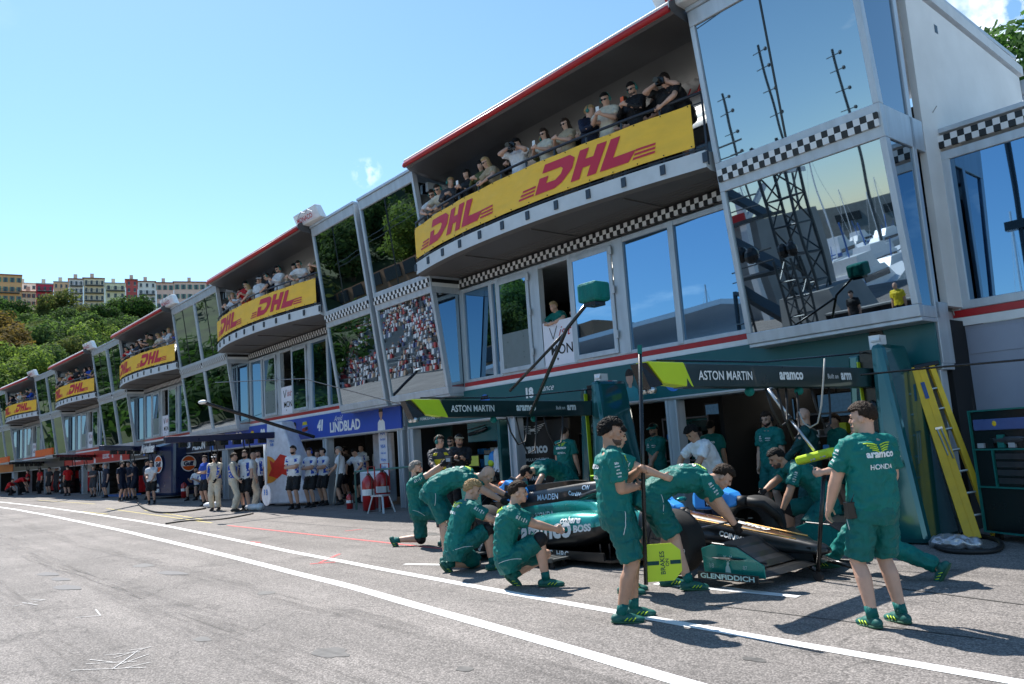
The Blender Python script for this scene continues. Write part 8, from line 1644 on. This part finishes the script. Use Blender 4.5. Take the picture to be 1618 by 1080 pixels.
for mod, n, nm in ((1, 17, 'second balcony'), (2, 15, 'third balcony'), (3, 14, 'fourth balcony'), (4, 12, 'fifth balcony'), (5, 8, 'farthest balcony')):
    for i in range(n):
        x_ = -3.0-8.0*(i+.5)/n+rg.uniform(-.12, .12); x_ = max(-11, min(-2.95, x_)); key = keys[rg.randrange(len(keys))]; s_ = shcol[rg.randrange(12)]; l_ = trcol[rg.randrange(4)]
        ordn = ('first', 'second', 'third', 'fourth', 'fifth', 'sixth', 'seventh', 'eighth', 'ninth', 'tenth', 'eleventh', 'twelfth', 'thirteenth', 'fourteenth', 'fifteenth', 'sixteenth', 'seventeenth')[i]
        place(key, mod, x_, bow(x_)+.36+.32*(i % 3 == 1), 6.245, rg.uniform(-30, 40), f'guest in {cn[s_]}, {ordn} from the right on the {nm}', f'guests on the {nm}', s_, l_)
# what the nearest guests hold
for nm, src, kind_ in (('photo_camera', 822, 'camera'), ('photo_camera', 1074, 'camera'), ('mobile_phone', 747, 'phone'), ('mobile_phone', 973, 'phone'), ('mobile_phone', 1022, 'phone'), ('mobile_phone', 862, 'phone')):
    g_ = next(o for o in bpy.data.objects if o.get('label') == next(r[2] for r in first_row if r[0] == src)); bd_ = next(c for c in g_.children if c.name.startswith('body'))
    cy_ = max(v.co.y for v in bd_.data.vertices); hv = [v.co for v in bd_.data.vertices if v.co.y > cy_-.09]; c_ = sum(hv, V())/len(hv)
    Mg = Matrix.Translation(g_.location) @ Matrix.Rotation(g_.rotation_euler.z, 4, 'Z')
    p = Mg @ (c_+V((0, .02, .05))); desc = {822: 'black camera with long lens held by the curly photographer', 1074: 'big black camera held by the photographer in the blue waistcoat', 747: 'pale phone held up by the woman in black', 973: 'phone in the hands of the man in cream', 1022: 'orange phone held by the man in the black jacket', 862: 'phone held by the woman in cream'}[src]
    t = thing(nm, desc, kind_, tuple(p), g_.rotation_euler.z); mb = MB()
    if kind_ == 'camera': mb.box(-.08, .08, -.05, .04, -.05, .06); mb.box(-.04, .04, -.03, .03, .06, .09); mb.build('casing', BLK, t, bevel=.008); mb = MB(); mb.tube([(0, .04, 0), (0, .20, -.03)], [.042, .05], 14); mb.build('lens', BLK, t)
    else: mb.box(-.035, .035, -.006, .006, -.07, .08); mb.build('casing', ORGE if src == 1022 else WTRIM, t, bevel=.004)
# two in the open first-floor window
pr = person('person', 'young man in green leaning out over the white poster in the window', tuple(mw(0, (-7.98, .28, 3.17))), 265, dict(pel=(0, -.1, .94), neck=(0, .10, 1.36), rh=(.1, .34, 1.10), lh=(-.2, .36, 1.10), re=(1, 0, -.2), le=(-1, 0, -.2), look=(5, -12)), h=1.7, fine=.016, hair='blond', shirt=GREEN, legs=BLACKC, leglen='long', shoes=SHOEB, chest=CHESTP)
pr = person('person', 'grey haired man in black with a lanyard standing in the open window', tuple(mw(0, (-7.50, .55, 3.17))), 262, dict(rh=(.02, .28, 1.22), lh=(-.1, .3, 1.18), re=(.8, 0, -1), le=(-.8, 0, -1), look=(0, -12)), h=1.86, fine=.016, hair='grey', shirt=BLACKC, legs=BLACKC, leglen='long', shoes=SHOEB)
# three onlookers by the pit wall, seen in the mirror
for i, (x_, s_, lab) in enumerate(((-14.2, BLACKC, 'marshal in black on the harbour side of the lane, mirrored'), (-12.6, YELC, 'bald marshal in yellow on the harbour side of the lane, mirrored'), (-11.4, WHITE, 'onlooker in white on the harbour side of the lane, mirrored'))):
    person('person', lab, (x_, -5.6, gz(x_)), 95, dict(), h=1.8, fine=.024, shirt=s_, hair='black', hairstyle='bald' if i == 1 else 'short', legs=BLACKC, leglen='long', shoes=SHOEB)
bpy.data.scenes.remove(TMP)
for o in bpy.data.objects:
    pass
